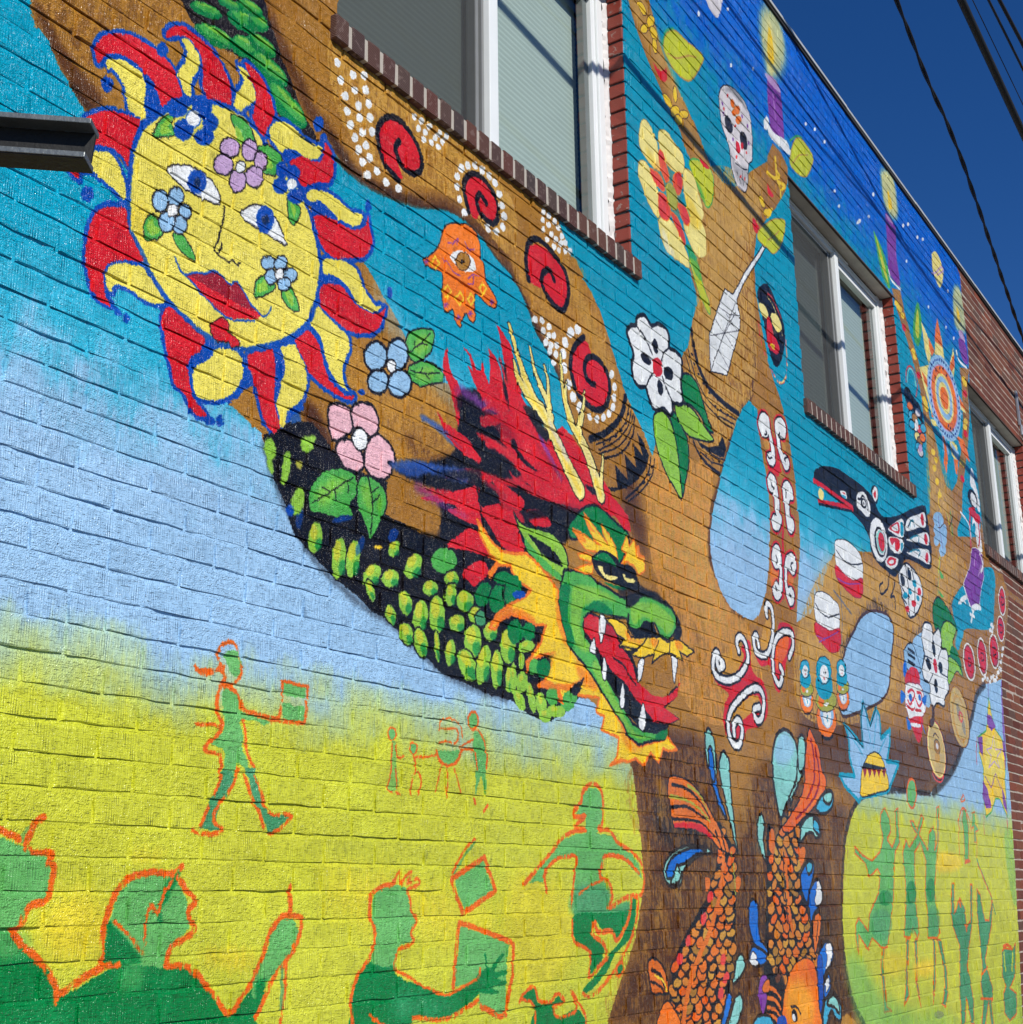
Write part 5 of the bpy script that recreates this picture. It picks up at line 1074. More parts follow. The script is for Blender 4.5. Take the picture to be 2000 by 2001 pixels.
L 1 1 100 0 0 27.5 27.5 6077,2694 62,62 -14,58 -112,-11 -99,-55 -47,-86 3,-79 58,-35 50,55 -27,30
C 2 1 100 0 0 37.5 37.5 5888,3826 41,34 54,10 36,-21 11,-50 14,-38 20,-37 3,-47 -6,-33 -35,-26 -46,0 -24,24 20,27 35,13 13,10 -13,49 -11,28 -21,-17 -43,-12 -36,16 -21,31
C 2 1 100 0 0 38.5 38.5 6096,3850 37,42 58,16 45,-17 9,-36 -22,-38 -44,-16 -30,11 2,-53 27,-41 35,6 38,-18 3,-32 -27,-26 -36,-6 -35,33 -39,48 -12,65
C 2 1 100 0 0 37.2 37.2 5952,3538 33,32 53,0 25,-25 6,-40 9,-49 -6,-59 26,-21 -16,-43 -49,-36 -50,0 -16,36 28,33 42,3 -14,16 -9,86 -44,7 -22,23
C 2 1 100 0 0 38.2 38.2 6147,3546 40,35 56,5 39,-34 -3,-43 -53,-18 -17,-76 50,-15 5,-40 -42,-37 -45,11 -16,57 -17,102
C 2 1 100 0 0 36.6 36.6 5940,3160 36,49 53,14 28,-33 1,-71 -10,-92 -27,-55 -57,-24 -37,23 8,42 42,27 26,-15 26,82 -55,-7 -29,23
C 2 1 100 0 0 37.3 37.3 6108,3161 54,46 64,13 30,-35 -16,-50 -43,-23 -36,14 -31,1 -13,-48 0,-45 50,11 33,-29 -18,-48 -41,-16 -37,31 -20,64
L 2 1 100 0 0 29.1 29.1 6058,3765 48,-29 1,-74 20,-37
L 2 1 100 0 0 24 24 6119,3368 -27,-131 -6,-112 -33,-148
P 2 1 100 0 0 0 0 5950,3589 157,73 22,-26 -37,-57 -63,15
C 0 1 100 0 0 17.7 17.7 5888,3826 41,34 54,10 36,-21 11,-50 14,-38 20,-37 3,-47 -6,-33 -35,-26 -46,0 -24,24 20,27 35,13 13,10 -13,49 -11,28 -21,-17 -43,-12 -36,16 -21,31
C 0 1 100 0 0 18.1 18.1 6096,3850 37,42 58,16 45,-17 9,-36 -22,-38 -44,-16 -30,11 2,-53 27,-41 35,6 38,-18 3,-32 -27,-26 -36,-6 -35,33 -39,48 -12,65
C 0 1 100 0 0 17.5 17.5 5952,3538 33,32 53,0 25,-25 6,-40 9,-49 -6,-59 26,-21 -16,-43 -49,-36 -50,0 -16,36 28,33 42,3 -14,16 -9,86 -44,7 -22,23
C 0 1 100 0 0 18 18 6147,3546 40,35 56,5 39,-34 -3,-43 -53,-18 -17,-76 50,-15 5,-40 -42,-37 -45,11 -16,57 -17,102
C 0 1 100 0 0 17.2 17.2 5940,3160 36,49 53,14 28,-33 1,-71 -10,-92 -27,-55 -57,-24 -37,23 8,42 42,27 26,-15 26,82 -55,-7 -29,23
C 0 1 100 0 0 17.6 17.6 6108,3161 54,46 64,13 30,-35 -16,-50 -43,-23 -36,14 -31,1 -13,-48 0,-45 50,11 33,-29 -18,-48 -41,-16 -37,31 -20,64
P 1 1 100 0 0 0 0 5888,3826 41,34 54,10 36,-21 11,-50 14,-38 20,-37 3,-47 -6,-33 -35,-26 -46,0 -24,24 20,27 35,13 13,10 -13,49 -11,28 -21,-17 -43,-12 -36,16 -21,31
P 1 1 100 0 0 0 0 6096,3850 37,42 58,16 45,-17 9,-36 -22,-38 -44,-16 -30,11 2,-53 27,-41 35,6 38,-18 3,-32 -27,-26 -36,-6 -35,33 -39,48 -12,65
P 1 1 100 0 0 0 0 5952,3538 33,32 53,0 25,-25 6,-40 9,-49 -6,-59 26,-21 -16,-43 -49,-36 -50,0 -16,36 28,33 42,3 -14,16 -9,86 -44,7 -22,23
P 1 1 100 0 0 0 0 6147,3546 40,35 56,5 39,-34 -3,-43 -53,-18 -17,-76 50,-15 5,-40 -42,-37 -45,11 -16,57 -17,102
P 1 1 100 0 0 0 0 5940,3160 36,49 53,14 28,-33 1,-71 -10,-92 -27,-55 -57,-24 -37,23 8,42 42,27 26,-15 26,82 -55,-7 -29,23
P 1 1 100 0 0 0 0 6108,3161 54,46 64,13 30,-35 -16,-50 -43,-23 -36,14 -31,1 -13,-48 0,-45 50,11 33,-29 -18,-48 -41,-16 -37,31 -20,64
P 21 1 75 0 0 0 0 5934,3730 66,8 -8,-49 -51,1
P 21 1 75 0 0 0 0 6169,3785 52,-18 -21,-38 -26,4
P 8 1 70 0 0 0 0 5906,3083 66,7 42,1 -51,-54 -55,-35
P 8 1 60 0 0 0 0 6143,3103 70,1 -26,-45 -53,-9
L 0 1 100 0 0 11 11 5968,3781 11,-12 -28,-14
L 0 1 100 0 0 11.3 11.3 6155,3822 -18,-24 40,-5
L 0 1 100 0 0 11 11 5991,3527 10,-18 26,-4
L 0 1 100 0 0 11.2 11.2 6193,3536 -14,-40
L 0 1 100 0 0 11 11 5967,3656 18,-11 42,16
L 0 1 100 0 0 11.3 11.3 6207,3688 -13,8 47,28
L 0 1 100 0 0 10.8 10.8 5993,3164 14,-16 -12,-22
L 0 1 100 0 0 10.7 10.7 5959,3011 22,-15
L 0 1 100 0 0 11.1 11.1 6193,3139 -14,17 30,19
L 0 1 100 0 0 10.9 10.9 6134,3004 24,-8
L 0 1 100 0 0 28.6 28.6 5156,4012 40,-137 101,-79 155,-27 179,-3
L 0 1 100 0 0 8.1 8.1 5104,3906 63,-102 96,-62 138,-26 194,10
L 0 1 100 0 0 8.1 8.1 5074,3871 69,-93 89,-64 137,-27 207,11
L 0 1 100 0 0 8.2 8.2 5368,3681 85,-13 104,5
L 0 1 100 0 0 15.8 15.8 5117,3486 55,-44 106,-26 98,-5
L 0 1 100 0 0 8 8 5187,3458 109,-13 129,16
L 0 1 100 0 0 8 8 5219,3491 109,-13 116,13
E 0 1 100 0 0 0 0 5143,3895 9,5 8,-4
E 0 1 100 0 0 0 0 5166,3859 9,5 8,-3
E 0 1 100 0 0 0 0 5203,3822 9,5 8,-4
E 0 1 100 0 0 0 0 5255,3795 9,5 8,-4
E 0 1 100 0 0 0 0 5308,3768 9,5 8,-4
E 0 1 100 0 0 0 0 5374,3726 9,5 8,-4
E 0 1 100 0 0 0 0 5431,3721 9,5 9,-4
E 0 1 100 0 0 0 0 5505,3725 10,5 8,-4
E 0 1 100 0 0 0 0 5550,3725 10,5 8,-4
E 0 1 100 0 0 0 0 5242,3461 9,4 8,-4
E 0 1 100 0 0 0 0 5312,3461 9,5 8,-4
E 0 1 100 0 0 0 0 5383,3468 10,5 8,-4
P 0 0 100 0 0 0 0 5152,3502 109,0 117,39 52,64 37,-52 -36,-54 -116,-12 -125,-4
P 1 0 100 0 0 0 0 5343,4053 127,190 92,125 93,6 94,98 78,87 176,165 93,91 35,0 -74,-76 -141,-137 -136,-139 -79,-99 30,-72 -19,-75 -81,-129 -79,-126 -28,-42 -188,-42
C 0 0 100 0 0 6.6 6.6 5343,4053 127,190 92,125 93,6 94,98 78,87 176,165 93,91 35,0 -74,-76 -141,-137 -136,-139 -79,-99 30,-72 -19,-75 -81,-129 -79,-126 -28,-42 -188,-42
L 0 0 75 0 0 4.2 4.2 5336,3878 251,341 96,124
L 0 0 75 0 0 4.3 4.3 5470,4243 121,5 140,44
L 0 0 75 0 0 4.2 4.2 5512,4113 -176,-235
L 0 0 75 0 0 4.2 4.2 5358,4058 353,152
L 0 0 75 0 0 4.2 4.2 5429,4162 202,-74
L 0 0 75 0 0 4.3 4.3 5559,4236 119,-38
L 0 0 75 0 0 4.2 4.2 5441,4022 111,-60
L 0 0 75 0 0 4.3 4.3 5512,4113 163,179
P 10 1 100 0 0 0 0 5022,3757 83,33 79,-18 48,-58 46,-72 50,-54 -57,-4 -64,43 -92,20 -79,0 -14,50
C 0 1 100 0 0 9.9 9.9 5022,3757 83,33 79,-18 48,-58 46,-72 50,-54 -57,-4 -64,43 -92,20 -79,0 -14,50
P 12 1 100 0 0 0 0 4941,3594 94,41 105,-4 91,-40 99,-39 -136,-38 -135,-14 -75,25
C 0 1 100 0 0 9.8 9.8 4941,3594 94,41 105,-4 91,-40 99,-39 -136,-38 -135,-14 -75,25
P 10 1 100 0 0 0 0 4885,3537 52,27 60,-41 59,-54 -4,-95 -44,-104 -38,-61 -16,145 -27,108
C 0 1 100 0 0 9.5 9.5 4885,3537 52,27 60,-41 59,-54 -4,-95 -44,-104 -38,-61 -16,145 -27,108
P 12 1 100 0 0 0 0 4747,3501 88,38 70,-43 32,-60 17,-82 15,-93 -1,-66 -65,32 -81,53 -64,78 -23,78
C 0 1 100 0 0 9.4 9.4 4747,3501 88,38 70,-43 32,-60 17,-82 15,-93 -1,-66 -65,32 -81,53 -64,78 -23,78
P 1 1 100 0 0 0 0 4526,3781 37,39 48,20 15,40 62,31 46,-15 24,-6 64,32 63,5 36,-24 -6,-56 52,6 63,-15 1,-54 -14,-77 13,-56 -23,-30 -78,-19 -11,-44 -33,-21 -49,14 -63,-28 -47,6 -33,35 -21,28 -59,-16 -44,22 -14,46 22,58 -31,46
C 0 1 100 0 0 18.8 18.8 4526,3781 37,39 48,20 15,40 62,31 46,-15 24,-6 64,32 63,5 36,-24 -6,-56 52,6 63,-15 1,-54 -14,-77 13,-56 -23,-30 -78,-19 -11,-44 -33,-21 -49,14 -63,-28 -47,6 -33,35 -21,28 -59,-16 -44,22 -14,46 22,58 -31,46
E 0 1 100 0 0 0 0 4781,3807 27,11 7,-31
E 0 1 100 0 0 0 0 4689,3720 31,20 36,-13
E 0 1 100 0 0 0 0 4897,3725 42,21 20,-23
E 0 1 100 0 0 0 0 4808,3635 27,10 7,-32
E 2 1 100 0 0 0 0 4794,3719 47,18 9,-40
L 0 1 100 0 0 9.3 9.3 4611,3840 80,-30 55,-50
L 0 1 100 0 0 9.5 9.5 4915,3847 -54,-42 -29,-46
L 0 1 100 0 0 9.3 9.3 4672,3586 40,58 45,38
L 0 1 100 0 0 9.5 9.5 4923,3606 -52,43 -33,42
P 33 1 100 0 0 0 0 5225,4871 93,59 151,17 29,-71 -36,-107 -66,-50 -68,51 -66,51
C 11 1 100 0 0 8.6 8.6 5225,4871 93,59 151,17 29,-71 -36,-107 -66,-50 -68,51 -66,51
P 11 1 70 16 0 0 0 5275,4814 71,-22 51,-59 -70,23
P 33 1 100 0 0 0 0 5168,4360 85,9 48,-73 63,-73 0,-59 -61,29 -64,60
C 11 1 100 0 0 6.2 6.2 5168,4360 85,9 48,-73 63,-73 0,-59 -61,29 -64,60
P 11 1 70 0 0 0 0 5147,4417 83,2 73,-109 -84,6
P 24 1 100 0 0 0 0 4725,4795 22,44 34,23 50,-6 36,-28 23,-41 7,-61 8,-55 -91,-11 -62,15 -46,34
C 19 1 100 0 0 4 4 4725,4795 22,44 34,23 50,-6 36,-28 23,-41 7,-61 8,-55 -91,-11 -62,15 -46,34
P 24 1 100 0 0 0 0 4902,4852 37,42 68,18 66,-20 69,-7 29,-53 -28,-60 -99,-34 -80,8 -49,34
C 19 1 100 0 0 4.1 4.1 4902,4852 37,42 68,18 66,-20 69,-7 29,-53 -28,-60 -99,-34 -80,8 -49,34
P 24 1 100 0 0 0 0 4690,4594 28,42 57,12 49,-22 46,-55 18,-80 -18,-59 -75,17 -58,49 -45,47
C 19 1 100 0 0 3.9 3.9 4690,4594 28,42 57,12 49,-22 46,-55 18,-80 -18,-59 -75,17 -58,49 -45,47
P 24 1 100 0 0 0 0 5152,4789 68,39 55,-14 37,-58 37,-58 1,-54 -74,-73 -81,31 -47,78
C 19 1 100 0 0 4.2 4.2 5152,4789 68,39 55,-14 37,-58 37,-58 1,-54 -74,-73 -81,31 -47,78
P 24 1 100 0 0 0 0 4868,4419 96,55 91,-18 63,-51 37,-37 8,-55 -83,-8 -94,-7 -76,20
C 19 1 100 0 0 4 4 4868,4419 96,55 91,-18 63,-51 37,-37 8,-55 -83,-8 -94,-7 -76,20
P 24 1 100 0 0 0 0 5132,4534 149,79 83,-31 6,-71 -14,-60 -98,-41 -93,47
C 19 1 100 0 0 4.2 4.2 5132,4534 149,79 83,-31 6,-71 -14,-60 -98,-41 -93,47
P 7 1 45 28 0 0 0 4783,4734 97,-49 -28,-26 -74,22
P 7 1 55 28 0 0 0 5177,4694 107,-52 53,-45 -92,-53 -80,45
P 1 1 50 28 0 0 0 4893,4404 61,-36 60,-58 -80,-14
P 3 1 100 0 0 0 0 4901,4767 40,13 35,-55 21,-49 -42,-26 -48,42
C 8 1 100 0 0 6 6 4901,4767 40,13 35,-55 21,-49 -42,-26 -48,42
P 3 1 100 0 0 0 0 4806,4637 84,14 49,-28 -10,-40 -83,9
C 8 1 100 0 0 6 6 4806,4637 84,14 49,-28 -10,-40 -83,9
P 3 1 100 0 0 0 0 5041,4710 74,55 23,-43 -35,-69 -56,-19
C 8 1 100 0 0 6.2 6.2 5041,4710 74,55 23,-43 -35,-69 -56,-19
P 3 1 100 0 0 0 0 4881,4551 66,18 49,-43 -33,-66 -79,-9
C 8 1 100 0 0 6 6 4881,4551 66,18 49,-43 -33,-66 -79,-9
P 3 1 100 0 0 0 0 5069,4585 85,25 43,-54 -53,-36
C 8 1 100 0 0 6.2 6.2 5069,4585 85,25 43,-54 -53,-36
P 3 1 100 0 0 0 0 4995,4513 67,4 62,-51 8,-55 -70,41
C 8 1 100 0 0 6.1 6.1 4995,4513 67,4 62,-51 8,-55 -70,41
P 8 1 35 44 0 0 0 4824,4633 101,-23 70,-97 110,23 -12,152 -141,65
E 39 1 100 0 0 0 0 5017,4600 52,30 29,-53
R 19 1 100 0 0 4 4 5017,4600 52,30 29,-53
P 33 1 100 0 0 0 0 5011,5371 35,76 91,68 147,20 169,31 -24,-72 -106,-131 -79,-54 -130,-19 -93,38
C 19 1 100 0 0 8.6 8.6 5011,5371 35,76 91,68 147,20 169,31 -24,-72 -106,-131 -79,-54 -130,-19 -93,38
L 11 1 70 8 0 12.7 12.7 4997,5363 43,91 83,63
L 19 1 100 0 0 8.6 8.6 5050,5344 101,30 124,84 94,46
E 7 1 100 0 0 0 0 4797,5431 28,23 32,-19
R 22 1 100 0 0 4.1 4.1 4797,5431 28,23 32,-19
E 7 1 100 0 0 0 0 4881,5412 42,25 -3,-35
R 22 1 100 0 0 4.1 4.1 4881,5412 42,25 -3,-35
E 7 1 100 0 0 0 0 4812,5334 38,19 -11,-31
R 22 1 100 0 0 4.1 4.1 4812,5334 38,19 -11,-31
E 7 1 100 0 0 0 0 4910,5367 33,26 24,-22
R 22 1 100 0 0 4.1 4.1 4910,5367 33,26 24,-22
E 7 1 100 0 0 0 0 4911,5303 25,15 3,-39
R 22 1 100 0 0 4.1 4.1 4911,5303 25,15 3,-39
E 7 1 100 0 0 0 0 5108,5161 23,14 4,-41
R 22 1 100 0 0 4.2 4.2 5108,5161 23,14 4,-41
E 7 1 100 0 0 0 0 5024,5083 26,20 41,-15
R 22 1 100 0 0 4.1 4.1 5024,5083 26,20 41,-15
E 7 1 100 0 0 0 0 5098,5067 52,27 -4,-33
R 22 1 100 0 0 4.2 4.2 5098,5067 52,27 -4,-33
E 7 1 100 0 0 0 0 5196,5103 46,11 -25,-31
R 22 1 100 0 0 4.2 4.2 5196,5103 46,11 -25,-31
E 7 1 100 0 0 0 0 5133,5041 40,27 19,-19
R 22 1 100 0 0 4.2 4.2 5133,5041 40,27 19,-19
E 7 1 100 0 0 0 0 6129,5078 30,18 27,-24
R 22 1 100 0 0 4.7 4.7 6129,5078 30,18 27,-24
E 7 1 100 0 0 0 0 6177,5038 35,16 -4,-25
R 22 1 100 0 0 4.8 4.8 6177,5038 35,16 -4,-25
P 2 1 100 0 0 0 0 4888,5205 53,-4 56,24 23,26 9,-50 -38,-37 -53,1
P 2 1 100 0 0 0 0 5350,4953 105,1 -33,-23 -60,0
P 2 1 100 0 0 0 0 5982,4922 83,-23 -42,-48 -41,12
P 41 1 100 0 0 0 0 5632,5435 51,80 89,52 104,22 102,-8 62,-53 13,-87 -25,-167 -52,-55 -38,-138 -43,-57 -68,-10 -47,15 -41,61 -17,110 -72,67 -21,85
C 0 1 100 0 0 6.9 6.9 5632,5435 51,80 89,52 104,22 102,-8 62,-53 13,-87 -25,-167 -52,-55 -38,-138 -43,-57 -68,-10 -47,15 -41,61 -17,110 -72,67 -21,85
P 32 1 70 24 0 0 0 5661,5473 111,90 138,29 114,-57 -120,15 -137,-20
P 32 1 40 28 0 0 0 5722,5200 89,-68 144,62 -35,-122 -120,-19
E 0 1 88 0 0 0 0 5735,5328 45,28 25,-39
E 0 1 88 0 0 0 0 5928,5332 47,28 19,-44
E 2 1 100 0 0 0 0 5841,5251 27,16 10,-32
E 2 1 100 0 0 0 0 5901,5288 18,9 -4,-24
E 8 1 100 0 0 0 0 5807,5483 27,16 6,-20
R 18 1 100 0 0 3.5 3.5 5807,5483 27,16 6,-20
E 8 1 100 0 0 0 0 5859,5472 44,23 -4,-28
R 18 1 100 0 0 3.5 3.5 5859,5472 44,23 -4,-28
E 8 1 100 0 0 0 0 5821,5437 29,15 -3,-20
R 18 1 100 0 0 3.5 3.5 5821,5437 29,15 -3,-20
E 8 1 100 0 0 0 0 5873,5422 40,21 -4,-25
R 18 1 100 0 0 3.5 3.5 5873,5422 40,21 -4,-25
L 0 1 100 0 0 6.9 6.9 5795,5140 85,11 72,26
L 0 1 100 0 0 4.6 4.6 5806,5100 44,-46
L 0 1 100 0 0 4.6 4.6 5878,5135 5,-80
E 15 1 100 0 0 0 0 5669,5410 11,6 3,-10
E 15 1 100 0 0 0 0 5678,5355 10,6 4,-10
E 15 1 100 0 0 0 0 5993,5449 11,7 4,-11
E 15 1 100 0 0 0 0 5996,5351 11,6 3,-10
E 15 1 100 0 0 0 0 5780,5266 11,6 3,-10
E 15 1 100 0 0 0 0 5927,5469 11,7 3,-11
E 3 1 100 0 0 0 0 5682,5387 11,6 -2,-12
E 3 1 100 0 0 0 0 5746,5496 11,6 -2,-12
E 3 1 100 0 0 0 0 5827,5365 11,5 -2,-11
E 3 1 100 0 0 0 0 5950,5275 11,5 -2,-11
E 3 1 100 0 0 0 0 5819,5188 11,5 -2,-11
E 3 1 100 0 0 0 0 5855,5094 11,5 -2,-11
E 3 1 100 0 0 0 0 5907,5104 11,5 -1,-11
P 24 1 80 90 0 0 0 6363,6396 189,71 108,-75 3,-156 -102,-177 -134,-90 -101,-31 -30,174 -20,114
P 24 1 70 50 0 0 0 6410,6331 93,-31 16,-137 -87,-167 -79,-10
P 7 1 100 10 0 0 0 6424,6296 49,-82 -10,-125 -66,-45 -23,71
P 15 1 100 0 0 0 0 6343,5922 144,54 49,-57 -2,-293 -131,-24 -74,11
P 16 1 85 0 0 0 0 6307,5935 142,45 83,-30 -15,-25 -99,-12 -77,0
L 16 1 50 10 0 12.6 12.6 6410,5868 12,-159
P 1 1 100 0 0 0 0 6279,5660 87,-53 202,45 70,-52 -85,-30 -234,-19
P 33 1 100 0 0 0 0 6603,5537 97,177 118,76 128,-1 70,-26 -79,-124 -102,-87 -130,-32
C 19 1 100 0 0 7.8 7.8 6603,5537 97,177 118,76 128,-1 70,-26 -79,-124 -102,-87 -130,-32
L 11 1 80 0 0 13 13 6634,5685 119,89 89,32
L 19 1 100 0 0 7.8 7.8 6650,5551 123,110 139,68
L 7 1 100 0 0 22.2 22.2 6377,5452 -4,-82 10,-51 32,-32 0,-56
L 7 1 100 0 0 22 22 6240,5299 95,13 84,48 -36,15
L 7 1 100 0 0 22.3 22.3 6382,5311 110,27 -47,-45
P 2 1 100 0 0 0 0 6228,5227 33,-19 45,-11 -23,-26 -64,1
P 33 1 100 0 0 0 0 6187,4982 123,77 141,50 -26,-93 -86,-114 -105,-76 -72,2 -125,-1 27,64
C 19 1 100 0 0 7.2 7.2 6187,4982 123,77 141,50 -26,-93 -86,-114 -105,-76 -72,2 -125,-1 27,64
L 19 1 100 0 0 7.2 7.2 6170,4876 102,66 86,68
P 7 1 100 0 0 0 0 6201,5064 80,44 -25,-42 -65,-59
P 24 1 85 64 0 0 0 8430,6339 157,95 149,-1 36,-138 -30,-157 -137,-60 -141,17 -48,88
P 7 1 100 8 0 0 0 8555,6267 62,-43 11,-66 -81,-26
P 15 1 100 0 0 0 0 8448,6038 120,14 95,-29 -45,-229 11,-94 9,-119 -121,-13 -124,18 14,121 15,133
P 16 1 80 0 0 0 0 8454,6039 114,13 54,-17 -124,-24
L 1 1 100 0 0 24.5 24.5 8386,5593 40,-42 114,-3 107,12
P 11 1 100 0 0 0 0 8125,5771 75,-25 98,-44 75,-86 14,-152 -122,14 -74,84 -33,80
P 33 1 100 0 0 0 0 8159,5748 80,-62 61,-80 66,-117 -87,42 -61,79
P 24 1 100 0 0 0 0 9590,6206 121,78 101,2 66,-40 24,-68 -64,-107 -89,-71 -98,24 -67,60 14,113
L 16 1 90 0 0 16 16 9531,6031 143,62 184,118 53,-7 -204,-120
P 11 1 100 0 0 0 0 9049,5620 60,-64 -8,-123 -136,-177 -101,23 24,126
P 33 1 100 0 0 0 0 9029,5557 18,-94 -61,-141 -67,36
P 24 1 80 56 0 0 0 10167,6138 195,110 111,-72 32,-126 -39,-150 -249,-89 -121,34
P 7 1 100 6 0 0 0 10220,6024 65,-32 11,-75 -90,-32
P 16 1 100 0 0 0 0 10195,5803 134,48 51,-72 -95,-44
P 15 1 100 0 0 0 0 10166,5727 174,49 73,-63 -36,-124 -168,-1
L 1 1 100 0 0 25.6 25.6 10059,5591 53,-57 239,19
P 24 0 100 0 0 0 0 9449,5485 186,86 20,-191 -272,-41
P 8 0 100 0 0 0 0 9569,5685 42,-80 26,-127 -215,-23 51,101
P 24 0 100 0 0 0 0 9105,5495 114,-50 103,-86 -123,-172 -69,86
P 8 0 100 0 0 0 0 9263,5430 127,-68 -91,-71 -51,42
P 24 0 100 0 0 0 0 8927,5087 257,105 79,-203 -103,-208 -135,173
P 8 0 100 0 0 0 0 8958,5087 178,-40 83,-92 -176,53
P 24 0 100 0 0 0 0 9966,5592 -13,-155 -107,-172 -137,18
P 8 0 100 0 0 0 0 9964,5537 -11,-100 -184,-134 6,65
P 24 0 100 0 0 0 0 9869,5230 294,-110 -310,-30
P 8 0 100 0 0 0 0 9894,5249 295,-111 -244,0
P 8 0 100 0 0 0 0 9259,4958 11,-66 -54,-89 -92,-13
P 24 0 100 0 0 0 0 9089,4760 250,64 19,-44 -216,-53
P 13 0 100 0 0 0 0 9354,4769 142,-78 6,-77 -143,-19
P 8 0 100 0 0 0 0 9380,4747 66,-50 6,-126 -74,-132 -49,70 53,101
P 24 0 100 0 0 0 0 9554,4757 211,-1 -55,-146 -131,24
P 13 0 100 0 0 0 0 9580,4735 204,-25 -30,-79 -132,25
P 8 0 100 0 0 0 0 9779,4841 208,18 85,-70 39,-73 -206,27
P 8 0 100 0 0 0 0 9625,4617 133,26 -77,-131 -43,-1
P 13 0 100 0 0 0 0 9853,5090 182,-9 -189,-108
E 13 1 100 0 0 0 0 9547,5055 437,157 115,-298
E 16 1 100 0 0 0 0 9545,5054 358,129 90,-233
E 8 1 100 0 0 0 0 9544,5054 334,121 86,-223
E 24 1 100 0 0 0 0 9541,5053 241,87 66,-171
E 13 1 100 0 0 0 0 9541,5053 210,76 57,-150
E 24 1 100 0 0 0 0 9540,5053 147,53 43,-111
E 8 1 100 0 0 0 0 9539,5053 109,39 30,-78
E 38 1 100 0 0 0 0 9942,5197 21,7 -5,-13
E 38 1 100 0 0 0 0 9953,5153 21,7 -5,-14
E 38 1 100 0 0 0 0 9954,5106 21,7 -5,-13
E 38 1 100 0 0 0 0 9944,5058 21,6 -5,-13
E 38 1 100 0 0 0 0 9924,5010 21,6 -5,-13
E 38 1 100 0 0 0 0 9895,4964 20,6 -5,-13
E 38 1 100 0 0 0 0 9856,4920 21,5 -5,-12
E 38 1 100 0 0 0 0 9810,4879 20,6 -4,-13
E 38 1 100 0 0 0 0 9758,4844 20,5 -5,-12
E 38 1 100 0 0 0 0 9701,4814 20,5 -5,-12
E 38 1 100 0 0 0 0 9640,4790 20,5 -5,-12
E 38 1 100 0 0 0 0 9578,4773 19,5 -4,-12
E 38 1 100 0 0 0 0 9515,4763 19,5 -4,-12
E 38 1 100 0 0 0 0 9454,4760 19,5 -5,-12
E 38 1 100 0 0 0 0 9395,4764 19,5 -4,-12
E 38 1 100 0 0 0 0 9340,4775 19,5 -4,-12
E 38 1 100 0 0 0 0 9291,4793 18,5 -4,-12
E 38 1 100 0 0 0 0 9247,4816 19,6 -4,-12
E 38 1 100 0 0 0 0 9211,4846 19,5 -5,-12
E 38 1 100 0 0 0 0 9183,4880 18,5 -4,-12
E 38 1 100 0 0 0 0 9163,4918 19,5 -5,-12
E 38 1 100 0 0 0 0 9153,4959 18,5 -4,-12
E 38 1 100 0 0 0 0 9151,5002 18,6 -4,-12
E 38 1 100 0 0 0 0 9159,5047 18,6 -4,-12
E 38 1 100 0 0 0 0 9175,5092 19,6 -4,-12
E 38 1 100 0 0 0 0 9201,5137 18,6 -4,-12
E 38 1 100 0 0 0 0 9235,5180 18,6 -4,-13
E 38 1 100 0 0 0 0 9276,5220 19,6 -4,-12
E 38 1 100 0 0 0 0 9325,5256 19,7 -5,-13
E 38 1 100 0 0 0 0 9379,5288 19,6 -5,-12
E 38 1 100 0 0 0 0 9437,5314 20,7 -5,-13
E 38 1 100 0 0 0 0 9499,5335 20,6 -5,-13
E 38 1 100 0 0 0 0 9563,5348 19,7 -4,-13
E 38 1 100 0 0 0 0 9626,5354 20,7 -5,-13
E 38 1 100 0 0 0 0 9688,5353 20,7 -4,-13
E 38 1 100 0 0 0 0 9747,5344 20,7 -4,-13
E 38 1 100 0 0 0 0 9801,5328 20,6 -4,-13
E 38 1 100 0 0 0 0 9849,5304 20,7 -4,-13
E 38 1 100 0 0 0 0 9889,5274 21,7 -5,-14
E 38 1 100 0 0 0 0 9920,5238 21,7 -5,-13
E 0 1 100 0 0 0 0 9374,5214 19,7 -5,-14
E 0 1 100 0 0 0 0 9494,5270 20,6 -5,-14
E 0 1 100 0 0 0 0 9590,5296 20,7 -5,-14
E 0 1 100 0 0 0 0 9669,5270 20,7 -5,-14
E 0 1 100 0 0 0 0 9332,5140 18,6 -4,-13
E 0 1 100 0 0 0 0 9696,4858 20,6 -5,-14
E 0 1 100 0 0 0 0 9621,4847 20,5 -5,-13
E 0 1 100 0 0 0 0 9571,4852 19,6 -5,-14
P 34 1 100 0 0 0 0 10551,5625 187,-63 17,-142 -122,-15 -88,83
P 34 1 100 0 0 0 0 10856,5440 139,106 11,-106 -64,-48
E 7 1 100 0 0 0 0 8539,5393 45,21 14,-19
E 7 1 100 0 0 0 0 8582,5390 46,21 14,-19
E 7 1 100 0 0 0 0 8513,5403 45,20 14,-19
E 7 1 100 0 0 0 0 8632,5361 46,20 15,-19
E 7 1 100 0 0 0 0 8813,5164 47,20 15,-19
E 7 1 100 0 0 0 0 8833,5133 48,19 15,-19
E 7 1 100 0 0 0 0 8966,4867 48,19 15,-20
E 7 1 100 0 0 0 0 8990,4846 49,18 14,-19
E 7 1 100 0 0 0 0 9011,4814 49,18 15,-19
E 7 1 100 0 0 0 0 10199,5410 61,24 17,-22
E 7 1 100 0 0 0 0 10229,5387 61,24 17,-22
E 7 1 100 0 0 0 0 10114,5042 59,21 17,-22
E 7 1 100 0 0 0 0 10074,4988 59,21 17,-22
E 7 1 100 0 0 0 0 9835,4653 56,18 16,-21
E 7 1 100 0 0 0 0 9907,4652 57,19 17,-22
E 7 1 100 0 0 0 0 9070,4516 49,17 15,-20
E 7 1 100 0 0 0 0 9120,4472 49,17 15,-20
E 7 1 100 0 0 0 0 9063,4400 49,16 14,-19
